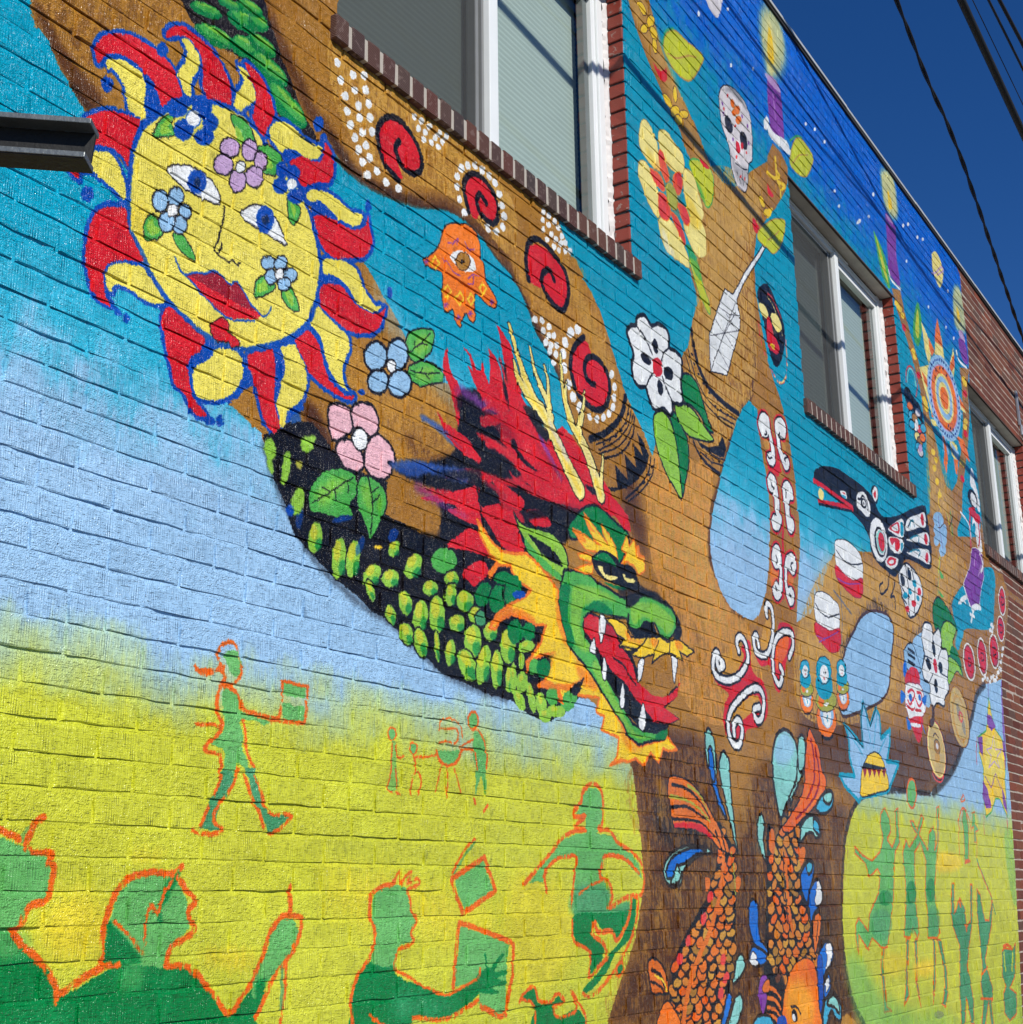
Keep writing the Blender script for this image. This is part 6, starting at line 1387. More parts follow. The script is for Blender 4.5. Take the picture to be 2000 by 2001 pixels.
E 7 1 100 0 0 0 0 9098,4315 49,16 14,-20
E 7 1 100 0 0 0 0 9133,4230 49,15 14,-20
E 2 1 100 0 0 0 0 8636,5276 46,20 17,-22
E 2 1 100 0 0 0 0 8889,5016 48,19 17,-22
E 2 1 100 0 0 0 0 10190,5289 61,23 20,-25
E 2 1 100 0 0 0 0 10072,4935 59,21 20,-25
E 2 1 100 0 0 0 0 9819,4518 56,17 19,-24
L 7 1 100 0 0 15.5 15.5 9147,4271 -67,-101 45,-54
L 33 1 100 0 0 14.9 14.9 8969,3761 -80,-141 -62,-135
L 11 1 100 0 0 15.8 15.8 9373,4163 -2,-95 7,-74
P 11 1 100 0 0 0 0 8936,3664 84,-28 -71,-23
P 11 1 100 0 0 0 0 8853,3516 116,-23 -66,-12
L 33 1 100 0 0 12.6 12.6 9263,4138 43,-66 39,-76
L 22 1 100 0 0 12.6 12.6 9435,4149 -144,-118
P 0 1 100 0 0 0 0 5978,4512 71,67 77,34 34,-9 65,-41 71,-63 34,-69 -21,-95 -60,-100 -69,-58 -55,9 -43,56 -47,140 -43,55
P 24 1 100 0 0 0 0 6144,4452 85,31 57,-38 -5,-31 -60,-29 -50,19
P 24 1 100 0 0 0 0 5986,4454 71,16 42,-20 6,-20 -32,-26 -68,11
E 17 1 100 0 0 0 0 3715,3538 17,6 0,-11
P 2 1 100 0 0 0 0 6094,4419 51,-10 18,-52 40,-29 30,-33 -44,-44 -71,-3 -49,19
E 7 1 100 0 0 0 0 6141,4278 24,12 18,-10
L 3 1 80 0 0 11.7 11.7 6117,4558 71,-2 65,-42 40,-29
L 24 1 100 0 50 7 7 6113,4535 68,-18 79,-67 25,-64
L 3 1 100 0 45 13.9 13.9 6334,4374 -4,-104 -14,-77 -49,-63 -68,-29 -60,13 -40,22
L 24 1 100 0 60 9.3 9.3 6338,4375 -4,-104 -18,-78 -49,-59 -68,-33 -60,13
L 3 1 100 0 50 13.5 13.5 5969,4345 12,-80 40,-71
L 3 1 90 0 0 15.3 15.3 8555,4861 45,99 92,58 104,-3 31,-95 -60,-95
L 25 1 100 0 0 12.2 12.2 8588,4871 48,91 66,41 71,-15 21,-79
P 0 1 100 0 0 0 0 8489,4784 102,51 109,-31 145,-21 35,-85 44,-53 -116,23 -143,23 -143,12
E 8 1 100 0 0 0 0 8596,4707 65,24 20,-27
R 0 1 100 0 0 9 9 8596,4707 65,24 20,-27
E 36 1 100 0 0 0 0 8607,4646 64,23 20,-27
R 0 1 100 0 0 9 9 8607,4646 64,23 20,-27
E 18 1 100 0 0 0 0 8682,4649 65,24 21,-27
R 0 1 100 0 0 9.1 9.1 8682,4649 65,24 21,-27
E 41 1 100 0 0 0 0 8778,4715 66,25 21,-28
R 0 1 100 0 0 9.2 9.2 8778,4715 66,25 21,-28
E 1 1 100 0 0 0 0 8692,4588 66,23 20,-28
R 0 1 100 0 0 9.1 9.1 8692,4588 66,23 20,-28
E 3 1 100 0 0 0 0 8785,4596 67,24 21,-28
R 0 1 100 0 0 9.1 9.1 8785,4596 67,24 21,-28
E 36 1 100 0 0 0 0 8601,4579 64,24 20,-28
R 0 1 100 0 0 9 9 8601,4579 64,24 20,-28
E 36 1 100 0 0 0 0 8873,4631 68,24 21,-29
R 0 1 100 0 0 9.2 9.2 8873,4631 68,24 21,-29
E 24 1 100 0 0 0 0 8703,4526 65,23 21,-28
R 0 1 100 0 0 9.1 9.1 8703,4526 65,23 21,-28
E 18 1 100 0 0 0 0 8756,4504 66,23 20,-28
R 0 1 100 0 0 9.1 9.1 8756,4504 66,23 20,-28
E 36 1 100 0 0 0 0 8710,4454 65,23 21,-28
R 0 1 100 0 0 9 9 8710,4454 65,23 21,-28
E 41 1 100 0 0 0 0 8747,4428 65,22 21,-28
R 0 1 100 0 0 9.1 9.1 8747,4428 65,22 21,-28
E 8 1 100 0 0 0 0 8833,4553 67,24 21,-28
R 0 1 100 0 0 9.2 9.2 8833,4553 67,24 21,-28
E 1 1 100 0 0 0 0 8725,4616 33,11 11,-34
E 16 1 100 0 0 0 0 8756,4458 47,13 -10,-31
P 1 1 100 0 0 0 0 10123,4678 67,-25 -2,-52 53,-59 39,-95 -33,-81 -71,15 -30,117 -99,37
E 0 1 100 0 0 0 0 10074,4429 133,40 48,-62
E 1 1 100 0 0 0 0 10098,4424 75,23 39,-50
P 2 1 100 0 0 0 0 9927,4323 165,39 42,-83 -120,-17 -81,31
P 0 1 100 0 0 0 0 6605,3692 54,72 131,54 195,39 174,7 227,3 228,-31 81,-62 151,2 284,82 311,115 259,79 49,-34 24,-129 4,-132 -83,-131 -339,-19 -201,-28 -131,-84 -125,-72 -149,7 -166,19 -105,48 -6,69 -102,55 -173,29 -171,14 -186,7 -138,17
P 0 1 100 0 0 0 0 7574,3866 63,56 74,2 -6,-66 -48,-44
P 1 1 100 0 0 0 0 7595,3855 53,61 55,-2 -8,-51 -54,-37
P 2 1 100 0 0 0 0 7621,3861 33,33 21,-11 -22,-38
P 0 1 100 0 0 0 0 6681,3777 -76,-85 99,4 324,-24 198,9 -13,35 -216,8
L 2 1 100 0 0 29.4 19.6 6604,3689 160,7 205,-5 238,1
L 2 1 100 0 0 31.9 39.2 6661,3588 230,38 313,53
L 0 1 100 0 0 14.7 14.7 6659,3577 230,36 311,50
E 24 1 100 0 0 0 0 6702,3641 42,12 1,-33
P 1 1 100 0 0 0 0 7022,3738 89,14 9,-35 -83,-5
P 36 1 100 0 0 0 0 7039,3720 67,8 -4,-16 -61,-3
P 2 1 100 0 0 0 0 7043,3735 56,10 -3,-10
P 1 1 100 0 0 0 0 7289,3773 86,52 95,8 69,-55 -18,-68 -77,-26 -100,16 -44,6
C 0 1 100 0 0 10.4 10.4 7289,3773 86,52 95,8 69,-55 -18,-68 -77,-26 -100,16 -44,6
L 0 1 100 0 0 13 13 7314,3763 49,12 53,29 66,-16 10,-53
E 0 1 100 0 0 0 0 7417,3761 54,17 18,-27
E 1 1 100 0 0 0 0 7423,3764 29,10 10,-16
E 0 1 100 0 0 0 0 7422,3762 12,3 -2,-9
E 1 1 100 0 0 0 0 7648,3596 161,41 23,-127
E 0 1 100 0 0 0 0 7670,3588 109,28 16,-89
E 1 1 100 0 0 0 0 7683,3591 89,23 13,-76
E 25 1 100 0 0 0 0 7683,3591 78,20 12,-68
E 2 1 100 0 0 0 0 7696,3594 62,16 10,-55
P 1 1 100 0 0 0 0 7838,3705 240,111 114,22 -18,-105 -90,-32 -107,-6
C 0 1 100 0 0 8.3 8.3 7838,3705 240,111 114,22 -18,-105 -90,-32 -107,-6
P 2 1 100 0 0 0 0 7867,3715 206,84 6,-70 -96,-13
P 1 1 100 0 0 0 0 7921,3728 119,51 16,-38 -71,-16
P 17 1 100 0 0 0 0 8128,3807 55,4 -21,-72 -57,-13
P 1 1 100 0 0 0 0 7851,3659 260,44 44,-32 -104,-80 -184,-9
C 0 1 100 0 0 8.2 8.2 7851,3659 260,44 44,-32 -104,-80 -184,-9
P 2 1 100 0 0 0 0 7876,3656 190,29 -35,-73 -68,-10 1,49 -61,-33
P 17 1 100 0 0 0 0 8086,3664 57,12 -58,-62
P 1 1 100 0 0 0 0 7726,3481 105,61 171,14 -43,-57 -128,-45
C 0 1 100 0 0 8.1 8.1 7726,3481 105,61 171,14 -43,-57 -128,-45
P 2 1 100 0 0 0 0 7766,3489 74,43 119,12 -37,-40 -97,-27
P 1 1 100 0 0 0 0 7805,3497 84,29 8,-19 -69,-18
P 1 1 100 0 0 0 0 8247,3842 116,61 191,61 146,43 -4,-103 -177,-48 -279,-83
C 0 1 100 0 0 11.6 11.6 8247,3842 116,61 191,61 146,43 -4,-103 -177,-48 -279,-83
P 1 1 100 0 0 0 0 8212,3724 202,70 303,83 9,-91 -240,-33 -237,-42
C 0 1 100 0 0 11.5 11.5 8212,3724 202,70 303,83 9,-91 -240,-33 -237,-42
P 1 1 100 0 0 0 0 8185,3635 200,67 322,54 -4,-102 -224,-14 -243,-15
C 0 1 100 0 0 11.5 11.5 8185,3635 200,67 322,54 -4,-102 -224,-14 -243,-15
L 0 1 100 0 0 11.5 11.5 8281,3816 71,50 60,14 19,-31
L 17 1 80 0 0 11.5 11.5 8325,3826 27,40 60,14 19,-31
L 0 1 100 0 0 11.5 11.5 8256,3734 155,50 90,16 -12,-38
L 17 1 80 0 0 11.5 11.5 8300,3743 111,41 90,16 -12,-38
L 0 1 100 0 0 11.4 11.4 8228,3644 153,44 119,16 -44,-47
L 17 1 80 0 0 11.4 11.4 8272,3653 109,35 119,16 -44,-47
E 2 1 100 0 0 0 0 8628,3939 38,9 -2,-42
E 2 1 100 0 0 0 0 8668,3818 42,10 -1,-37
E 2 1 100 0 0 0 0 8653,3692 38,8 -12,-37
P 1 1 100 0 0 0 0 7988,3464 160,93 135,-3 105,-21 80,-61 -20,-88 -141,-108 -168,-56 -67,41 -64,94
C 0 1 100 0 0 13.9 13.9 7988,3464 160,93 135,-3 105,-21 80,-61 -20,-88 -141,-108 -168,-56 -67,41 -64,94
L 0 1 100 0 0 13.8 13.8 8144,3544 17,-121 -32,-193
L 0 1 100 0 0 14 14 8268,3552 35,-111 -57,-183
L 0 1 100 0 0 13.7 13.7 8018,3389 68,-36 80,-2
L 0 1 100 0 0 13.6 13.6 7998,3321 98,-23
E 0 1 100 0 0 0 0 8059,3437 44,11 12,-38
E 0 1 100 0 0 0 0 8211,3499 41,10 12,-39
E 17 1 100 0 0 0 0 8084,3344 50,12 6,-20
E 17 1 100 0 0 0 0 8191,3388 43,10 6,-19
E 17 1 100 0 0 0 0 8309,3459 47,11 7,-23
E 2 1 100 0 0 0 0 8100,3266 50,11 6,-18
E 2 1 100 0 0 0 0 8253,3325 52,11 7,-21
E 2 1 100 0 0 0 0 8396,3425 42,9 7,-23
E 17 1 100 0 0 0 0 8352,3375 36,8 5,-18
L 0 1 100 0 0 13.2 13.2 7801,3436 -52,-96 -46,-32 -97,-41 -24,42 70,36
L 0 1 100 0 0 13.4 13.4 7891,3398 -59,-75 -50,-40 80,14 -8,-73
P 1 1 100 0 0 0 0 6865,3414 91,37 132,17 148,-21 67,-47 -28,-110 -152,-36 -147,9 -119,27
C 0 1 100 0 0 4.9 4.9 6865,3414 91,37 132,17 148,-21 67,-47 -28,-110 -152,-36 -147,9 -119,27
P 2 1 100 0 0 0 0 6847,3288 129,-22 148,-8 152,36 -32,-103 -121,-26 -146,15 -139,42
C 4 1 100 0 0 4.9 4.9 6847,3288 129,-22 148,-8 152,36 -32,-103 -121,-26 -146,15 -139,42
L 0 1 100 0 0 7.4 7.4 6876,3373 97,-31 151,4 175,39
P 1 1 100 0 0 0 0 6484,3053 64,39 109,13 115,-15 74,-29 -27,-120 -125,-26 -135,3 -88,26
C 0 1 100 0 0 4.6 4.6 6484,3053 64,39 109,13 115,-15 74,-29 -27,-120 -125,-26 -135,3 -88,26
P 2 1 100 0 0 0 0 6466,2920 112,-5 116,0 141,32 -25,-107 -141,-38 -111,22 -90,36
C 4 1 100 0 0 4.6 4.6 6466,2920 112,-5 116,0 141,32 -25,-107 -141,-38 -111,22 -90,36
L 0 1 100 0 0 7 7 6486,3020 70,-29 114,-8 168,42
L 15 1 100 0 0 6.9 6.9 6471,2857 134,7 212,67
L 15 1 100 0 0 6.9 6.9 6503,2829 164,51
L 15 1 100 0 0 7.3 7.3 6862,3219 145,-1 227,42
L 32 0 100 0 0 12 12 6784,3141 113,-36 147,-46
L 32 0 100 0 0 9.5 9.5 6888,3153 -2,-141 -44,-147
E 0 1 100 0 0 0 0 6269,2457 50,6 0,-12
E 8 1 100 0 0 0 0 6271,2511 89,12 0,-58
R 0 1 100 0 0 4.3 4.3 6271,2511 89,12 0,-58
E 13 1 100 0 0 0 0 6277,2524 57,8 0,-42
E 1 1 100 0 0 0 0 6276,2520 35,5 0,-36
E 39 1 100 0 0 0 0 6278,2570 93,14 0,-38
R 0 1 100 0 0 4.4 4.4 6278,2570 93,14 0,-38
E 8 1 100 0 0 0 0 6232,2565 26,3 0,-20
E 17 1 100 0 0 0 0 6272,2618 79,11 0,-46
E 17 1 100 0 0 0 0 6276,2666 69,11 0,-44
R 0 1 100 0 0 4.4 4.4 6276,2666 69,11 0,-44
E 1 1 100 0 0 0 0 6278,2654 38,6 0,-29
E 0 1 100 0 0 0 0 6274,2658 4,0 0,-3
E 0 1 100 0 0 0 0 6290,2659 5,1 0,-3
E 3 1 100 0 0 0 0 6277,2639 8,1 0,-3
E 36 1 100 0 0 0 0 6278,2692 54,9 0,-9
E 17 1 100 0 0 0 0 6277,2512 6,1 0,-13
E 1 1 100 0 0 0 0 6280,2558 16,2 0,-6
E 0 1 100 0 0 0 0 6527,2368 80,10 0,-20
E 8 1 100 0 0 0 0 6531,2453 144,18 -1,-91
R 0 1 100 0 0 4.5 4.5 6531,2453 144,18 -1,-91
E 13 1 100 0 0 0 0 6540,2473 93,12 -1,-65
E 1 1 100 0 0 0 0 6538,2466 58,8 0,-55
E 39 1 100 0 0 0 0 6543,2545 151,20 0,-58
R 0 1 100 0 0 4.5 4.5 6543,2545 151,20 0,-58
E 8 1 100 0 0 0 0 6470,2536 41,6 0,-32
E 17 1 100 0 0 0 0 6535,2619 127,18 -1,-72
E 17 1 100 0 0 0 0 6541,2695 113,18 -1,-69
R 0 1 100 0 0 4.5 4.5 6541,2695 113,18 -1,-69
E 1 1 100 0 0 0 0 6544,2676 62,9 0,-46
E 0 1 100 0 0 0 0 6537,2682 8,1 0,-5
E 0 1 100 0 0 0 0 6564,2684 8,1 0,-5
E 3 1 100 0 0 0 0 6543,2653 13,2 0,-6
E 36 1 100 0 0 0 0 6546,2736 87,14 0,-14
E 17 1 100 0 0 0 0 6541,2454 10,1 0,-20
E 1 1 100 0 0 0 0 6545,2525 28,4 -1,-10
E 0 1 100 0 0 0 0 6798,2528 53,7 0,-12
E 8 1 100 0 0 0 0 6801,2583 96,13 -2,-59
R 0 1 100 0 0 4.6 4.6 6801,2583 96,13 -2,-59
E 13 1 100 0 0 0 0 6807,2596 62,8 -1,-41
E 1 1 100 0 0 0 0 6806,2592 39,5 -1,-36
E 39 1 100 0 0 0 0 6810,2642 100,15 -1,-38
R 0 1 100 0 0 4.7 4.7 6810,2642 100,15 -1,-38
E 8 1 100 0 0 0 0 6761,2636 28,4 -1,-20
E 17 1 100 0 0 0 0 6804,2690 85,13 -1,-47
E 17 1 100 0 0 0 0 6809,2739 75,12 -1,-45
R 0 1 100 0 0 4.7 4.7 6809,2739 75,12 -1,-45
E 1 1 100 0 0 0 0 6811,2727 42,6 -1,-30
E 0 1 100 0 0 0 0 6807,2730 5,1 0,-3
E 0 1 100 0 0 0 0 6825,2732 5,1 0,-3
E 3 1 100 0 0 0 0 6810,2712 9,1 0,-3
E 36 1 100 0 0 0 0 6813,2765 58,9 0,-8
E 17 1 100 0 0 0 0 6808,2583 6,1 0,-12
E 1 1 100 0 0 0 0 6811,2630 18,2 0,-6
P 13 0 100 0 0 0 0 6787,2452 131,-42 134,-49 5,144 56,96 90,-116 127,105 59,-37 -22,-123 180,66 -28,-74 -81,-107 215,7 -33,-30 -175,-118 -53,-24 -427,-50 -46,-23 -204,67 -57,48 230,9 -60,88 4,100
C 17 0 100 0 0 24 24 6787,2452 131,-42 134,-49 5,144 56,96 90,-116 127,105 59,-37 -22,-123 180,66 -28,-74 -81,-107 215,7 -33,-30 -175,-118 -53,-24 -427,-50 -46,-23 -204,67 -57,48 230,9 -60,88 4,100
L 36 1 70 0 0 12.1 12.1 7144,2556 42,-177
L 36 1 70 0 0 12.2 12.2 7350,2577 -123,-208
L 36 1 70 0 0 12.3 12.3 7479,2461 -195,-130
L 36 1 70 0 0 11.7 11.7 6821,2428 221,-109
L 0 0 100 0 0 7.2 7.2 6776,2451 141,-48 139,-45 1,147 56,96 95,-119 122,108
P 7 1 100 0 0 0 0 7040,2272 88,51 116,26 107,-19 44,-46 9,-7 29,-104 -201,-35 -266,-35 9,77 38,69
C 0 1 100 0 0 7.2 7.2 7040,2272 88,51 116,26 107,-19 44,-46 9,-7 29,-104 -201,-35 -266,-35 9,77 38,69
P 4 0 100 0 0 0 0 7018,2249 77,2 -52,-50
P 4 0 100 0 0 0 0 7098,2255 78,2 -53,-51
P 4 0 100 0 0 0 0 7177,2261 79,2 -53,-52
P 4 0 100 0 0 0 0 7253,2266 81,2 -55,-52
P 4 0 100 0 0 0 0 7339,2272 83,2 -56,-52
P 0 0 100 0 0 0 0 7042,2279 352,1 8,-12 -389,-22
P 13 1 100 0 0 0 0 7969,3007 135,55 78,-25 53,-72 22,-62 -260,-18 -56,55
C 0 1 100 0 0 8.1 8.1 7969,3007 135,55 78,-25 53,-72 22,-62 -260,-18 -56,55
L 0 1 100 0 0 19 19 8037,3017 130,-10
L 0 1 100 0 0 19 19 8027,2984 130,-10
L 0 1 100 0 0 18.9 18.9 8014,2942 130,-10
P 40 1 100 0 0 0 0 7910,2897 64,40 -14,-87 -56,-15
P 2 1 100 0 0 0 0 7931,2838 126,71 134,2 36,-75 -148,-26 -141,-17
P 1 1 100 0 0 0 0 7930,2792 179,29 132,-7 58,-121 -148,-78 -193,-27 -72,84
C 4 1 100 0 0 8.1 8.1 7930,2792 179,29 132,-7 58,-121 -148,-78 -193,-27 -72,84
L 2 1 100 0 0 16 16 7955,2749 86,25 45,-26 -99,-65 -46,18
L 2 1 100 0 0 16.3 16.3 8146,2771 82,1 -4,-55 -76,-24 -42,34
L 2 1 100 0 0 15.9 15.9 7907,2674 97,-20 57,14
L 2 1 100 0 0 16.2 16.2 8086,2663 108,3
P 40 1 100 0 0 0 0 7814,2743 94,-23 -104,-53
P 40 1 100 0 0 0 0 8232,2741 108,36 -50,-69
P 2 1 100 0 0 0 0 7947,2595 262,34 -48,-106 -84,-54 -85,61
P 40 1 100 0 0 0 0 7886,2604 73,-54 -71,-22
P 40 1 100 0 0 0 0 8184,2595 61,-64 -46,26
E 40 1 100 0 0 0 0 7999,2723 33,5 6,-22
E 40 1 100 0 0 0 0 8192,2745 28,4 6,-19
P 1 1 100 0 0 0 0 7966,2574 174,9 -6,-20 -161,-8
P 10 1 100 0 0 0 0 8661,3352 70,72 90,42 135,-11 197,-74 77,-72 -197,9 -127,-3 -87,-74 -150,2
C 0 1 100 0 0 8.9 8.9 8661,3352 70,72 90,42 135,-11 197,-74 77,-72 -197,9 -127,-3 -87,-74 -150,2
P 12 1 100 0 0 0 0 8844,3270 166,70 184,-24 -104,-104 -24,-65 -144,-51 -135,54
C 0 1 100 0 0 8.9 8.9 8844,3270 166,70 184,-24 -104,-104 -24,-65 -144,-51 -135,54
P 10 1 100 0 0 0 0 9046,3179 150,-31 68,-150 -96,75 -182,28
P 12 1 100 0 0 0 0 8953,3096 215,-23 72,-69 -123,19 -118,-58 -121,-58 23,131
C 0 1 100 0 0 5.9 5.9 8953,3096 215,-23 72,-69 -123,19 -118,-58 -121,-58 23,131
P 1 1 100 0 0 0 0 8394,3200 70,42 124,5 34,-54 139,58 45,-64 -22,-63 120,9 13,-93 -49,-92 4,-76 -115,-63 -45,-59 -146,4 -108,-45 -42,61 6,86 -107,15 -10,71 74,83 -31,93
C 0 1 100 0 0 14.3 14.3 8394,3200 70,42 124,5 34,-54 139,58 45,-64 -22,-63 120,9 13,-93 -49,-92 4,-76 -115,-63 -45,-59 -146,4 -108,-45 -42,61 6,86 -107,15 -10,71 74,83 -31,93
E 0 1 100 0 0 0 0 8605,3098 34,6 -2,-52
E 0 1 100 0 0 0 0 8450,2981 50,11 23,-34
E 0 1 100 0 0 0 0 8718,2996 48,9 10,-34
E 0 1 100 0 0 0 0 8573,2860 40,6 -1,-46
E 2 1 100 0 0 0 0 8600,2989 43,7 2,-46
L 0 1 100 0 0 8.6 8.6 8622,3193 -66,-110
L 0 1 100 0 0 8.7 8.7 8784,3124 -110,-83
L 0 1 100 0 0 8.4 8.4 8365,3023 170,-1
L 0 1 100 0 0 8.4 8.4 8424,2860 109,71
L 0 1 100 0 0 8.7 8.7 8868,2948 -178,11
E 22 1 100 6 0 0 0 9069,2718 234,33 45,-196
E 35 1 100 0 0 0 0 9063,2719 213,31 44,-188
R 21 1 100 0 0 8.9 8.9 9063,2719 213,31 44,-188
E 21 1 60 0 0 0 0 9063,2707 174,24 36,-156
E 35 1 100 0 0 0 0 9070,2707 140,20 30,-132
E 32 1 60 5 0 0 0 9049,2756 47,7 11,-49
E 32 1 60 5 0 0 0 9142,2663 41,6 11,-50
E 3 1 80 0 0 0 0 9094,2722 50,8 9,-38
E 35 1 100 0 0 0 0 9094,2722 23,4 5,-21
L 21 1 100 0 0 11.7 11.7 8918,2658 98,-75 126,-5
E 23 1 100 6 0 0 0 8453,2454 212,26 31,-180
E 24 1 100 0 0 0 0 8446,2460 189,23 28,-171
R 3 1 100 0 0 8.3 8.3 8446,2460 189,23 28,-171
E 35 1 100 0 0 0 0 8454,2458 165,20 26,-152
L 22 1 100 0 0 11.1 11.1 8400,2537 49,20 66,-18
E 18 1 100 0 0 0 0 8466,2479 65,8 7,-43
R 0 1 100 0 0 5.5 5.5 8466,2479 65,8 7,-43
E 41 1 100 0 0 0 0 8467,2483 27,3 3,-18
E 21 1 70 0 0 0 0 8449,2414 59,7 5,-31
L 3 1 100 0 0 11 11 8309,2309 58,-34 112,-5 72,40
E 32 1 50 6 0 0 0 7991,986 91,-5 0,-20
L 22 1 100 0 0 49.9 49.9 8459,2710 -23,-66 -69,-39
P 15 1 100 0 0 0 0 9873,4002 165,40 141,-26 -18,-154 -135,-124 -128,-149 -209,-49 -84,56 -80,79 110,87 153,116
C 1 1 100 0 0 6.4 6.4 9873,4002 165,40 141,-26 -18,-154 -135,-124 -128,-149 -209,-49 -84,56 -80,79 110,87 153,116
L 16 1 70 0 0 19.2 19.2 9957,3980 -55,-89
L 16 1 70 0 0 19.2 19.2 10106,3931 -117,-102
L 1 1 100 0 0 22.2 22.2 9532,3676 48,-57 62,-64
L 1 1 100 0 0 34.5 34.5 9572,3599 -119,-39 -62,-30
L 1 1 100 0 0 44.8 44.8 9706,3538 123,35 116,15
L 1 1 100 0 0 25.5 25.5 9741,3534 -59,-57 -53,-46
L 1 1 100 0 0 25.5 25.5 9633,3488 107,-1
L 1 1 100 0 30 28.8 28.8 10121,4014 47,-71 -84,-66
L 1 1 100 0 0 15.7 15.7 9333,3511 134,42 67,-7
L 2 1 100 0 0 28.8 28.8 9954,4298 -64,-114 -28,-164
L 1 1 100 0 0 19.2 19.2 9656,4229 151,-24 75,-43 5,-78
P 1 1 100 0 0 0 0 10048,4300 128,-12 21,-137 -4,-102 -116,-4 -34,103 -72,54
P 2 1 100 0 0 0 0 10036,4317 197,15 -28,-68 -154,-4
L 2 1 100 0 0 25.6 25.6 10163,4255 1,-91 -58,-93
E 17 1 100 0 0 0 0 10016,4192 49,11 -17,-44
E 13 1 100 0 0 0 0 9031,4029 132,36 16,-53
E 13 1 100 0 0 0 0 9004,3949 116,31 18,-59
E 13 1 100 0 0 0 0 9138,3970 88,19 -21,-60
E 13 1 100 0 0 0 0 8929,3869 67,15 -15,-44
E 13 1 100 0 0 0 0 9100,3906 97,21 -21,-60
E 13 1 100 0 0 0 0 9055,3823 89,19 -15,-44
L 15 1 100 0 0 7.6 7.6 9041,4058 -10,-75 20,-78 10,-62
L 32 1 100 0 0 7.5 7.5 9047,3804 -105,-121 -95,-142 -3,-53
L 22 1 100 0 0 6.1 6.1 8952,3983 75,-10 132,57
E 1 1 100 0 18 0 0 9466,3132 161,26 10,-131
E 18 1 100 0 0 0 0 9466,3132 138,22 9,-118
E 2 1 100 0 0 0 0 9465,3132 122,20 9,-108
R 4 1 100 0 0 9.3 9.3 9465,3132 122,20 9,-108
L 0 1 80 0 0 12.4 12.4 9440,3155 69,0 -1,-36 -69,-18 2,23
E 1 1 100 0 18 0 0 9849,3219 145,24 -1,-138
E 18 1 100 0 0 0 0 9849,3219 124,21 0,-125
E 2 1 100 0 0 0 0 9849,3219 110,18 -1,-113
R 4 1 100 0 0 9.6 9.6 9849,3219 110,18 -1,-113
L 0 1 80 0 0 12.8 12.8 9822,3243 74,1 -2,-38 -74,-19 3,24
E 1 1 100 0 18 0 0 10230,3313 150,24 -12,-132
E 18 1 100 0 0 0 0 10229,3313 130,21 -11,-119
E 2 1 100 0 0 0 0 10229,3313 115,18 -10,-108
R 4 1 100 0 0 9.6 9.6 10229,3313 115,18 -10,-108
L 0 1 80 0 0 12.8 12.8 10201,3338 78,1 -1,-39 -80,-21 3,25
E 1 1 100 0 18 0 0 10671,3761 123,23 -30,-121
E 18 1 100 0 0 0 0 10671,3761 105,19 -27,-108
E 2 1 100 0 0 0 0 10670,3761 94,17 -25,-99
R 4 1 100 0 0 9.6 9.6 10670,3761 94,17 -25,-99
L 0 1 80 0 0 12.8 12.8 10640,3786 86,5 -2,-42 -87,-25 3,26
E 1 1 100 0 18 0 0 10523,3525 124,21 -18,-103
E 18 1 100 0 0 0 0 10523,3525 106,18 -16,-93
E 2 1 100 0 0 0 0 10523,3524 94,17 -15,-85
R 4 1 100 0 0 9.6 9.6 10523,3524 94,17 -15,-85
L 0 1 80 0 0 12.8 12.8 10493,3550 83,3 -2,-41 -84,-23 4,26
E 1 1 100 0 0 0 0 9861,3073 35,4 -8,-16
E 1 1 100 0 0 0 0 9935,3073 35,4 -7,-17
E 1 1 100 0 0 0 0 9796,3051 35,4 -7,-16
E 1 1 100 0 0 0 0 10058,3098 36,4 -7,-17
E 1 1 100 0 0 0 0 10130,3088 37,4 -8,-17
E 1 1 100 0 0 0 0 10226,3128 37,5 -8,-17
E 1 1 100 0 0 0 0 10005,3063 36,4 -7,-17
E 1 1 100 0 0 0 0 10123,3115 37,5 -8,-17
E 1 1 100 0 0 0 0 10337,3201 38,5 -8,-18
E 1 1 100 0 0 0 0 10403,3258 38,6 -8,-18
E 1 1 100 0 0 0 0 10470,3317 39,5 -9,-18
E 1 1 100 0 0 0 0 10515,3373 40,6 -9,-18
E 1 1 100 0 0 0 0 10375,3196 38,5 -8,-18
E 1 1 100 0 0 0 0 10281,3164 38,5 -8,-17
E 1 1 100 0 0 0 0 10236,3509 38,6 -8,-18
E 1 1 100 0 0 0 0 10269,3495 38,5 -8,-18
E 1 1 100 0 0 0 0 10176,3460 38,6 -8,-18
E 1 1 100 0 0 0 0 10234,3460 38,5 -8,-17
E 1 1 100 0 0 0 0 10171,3093 37,4 -7,-17
P 7 0 100 0 0 0 0 9905,2943 27,-94 34,-52 44,-70 134,-43 96,-48 1,-84 -57,-79 -54,-78 -12,-110 -25,-155 -66,42 -117,75 -113,-6 -150,-95 -159,-41 -19,102 48,132 37,89 -70,83 -5,114 258,68 90,127
C 11 0 100 0 0 12.6 12.6 9905,2943 27,-94 34,-52 44,-70 134,-43 96,-48 1,-84 -57,-79 -54,-78 -12,-110 -25,-155 -66,42 -117,75 -113,-6 -150,-95 -159,-41 -19,102 48,132 37,89 -70,83 -5,114 258,68 90,127
P 6 1 70 24 0 0 0 9709,2627 315,46 135,-127 -140,-140 -430,-63 21,134
P 15 0 100 0 0 0 0 9808,2818 127,-6 92,-65 -139,-42 -112,37
P 15 0 100 0 0 0 0 9503,2346 99,-54 64,-119 -154,-11 -68,69
P 15 0 100 0 0 0 0 10010,2342 86,-103 9,-81 -100,49
P 15 0 100 0 0 0 0 9479,2625 131,20 -39,-136 -76,29
P 15 0 100 0 0 0 0 10176,2668 64,-32 -13,-113 -59,42
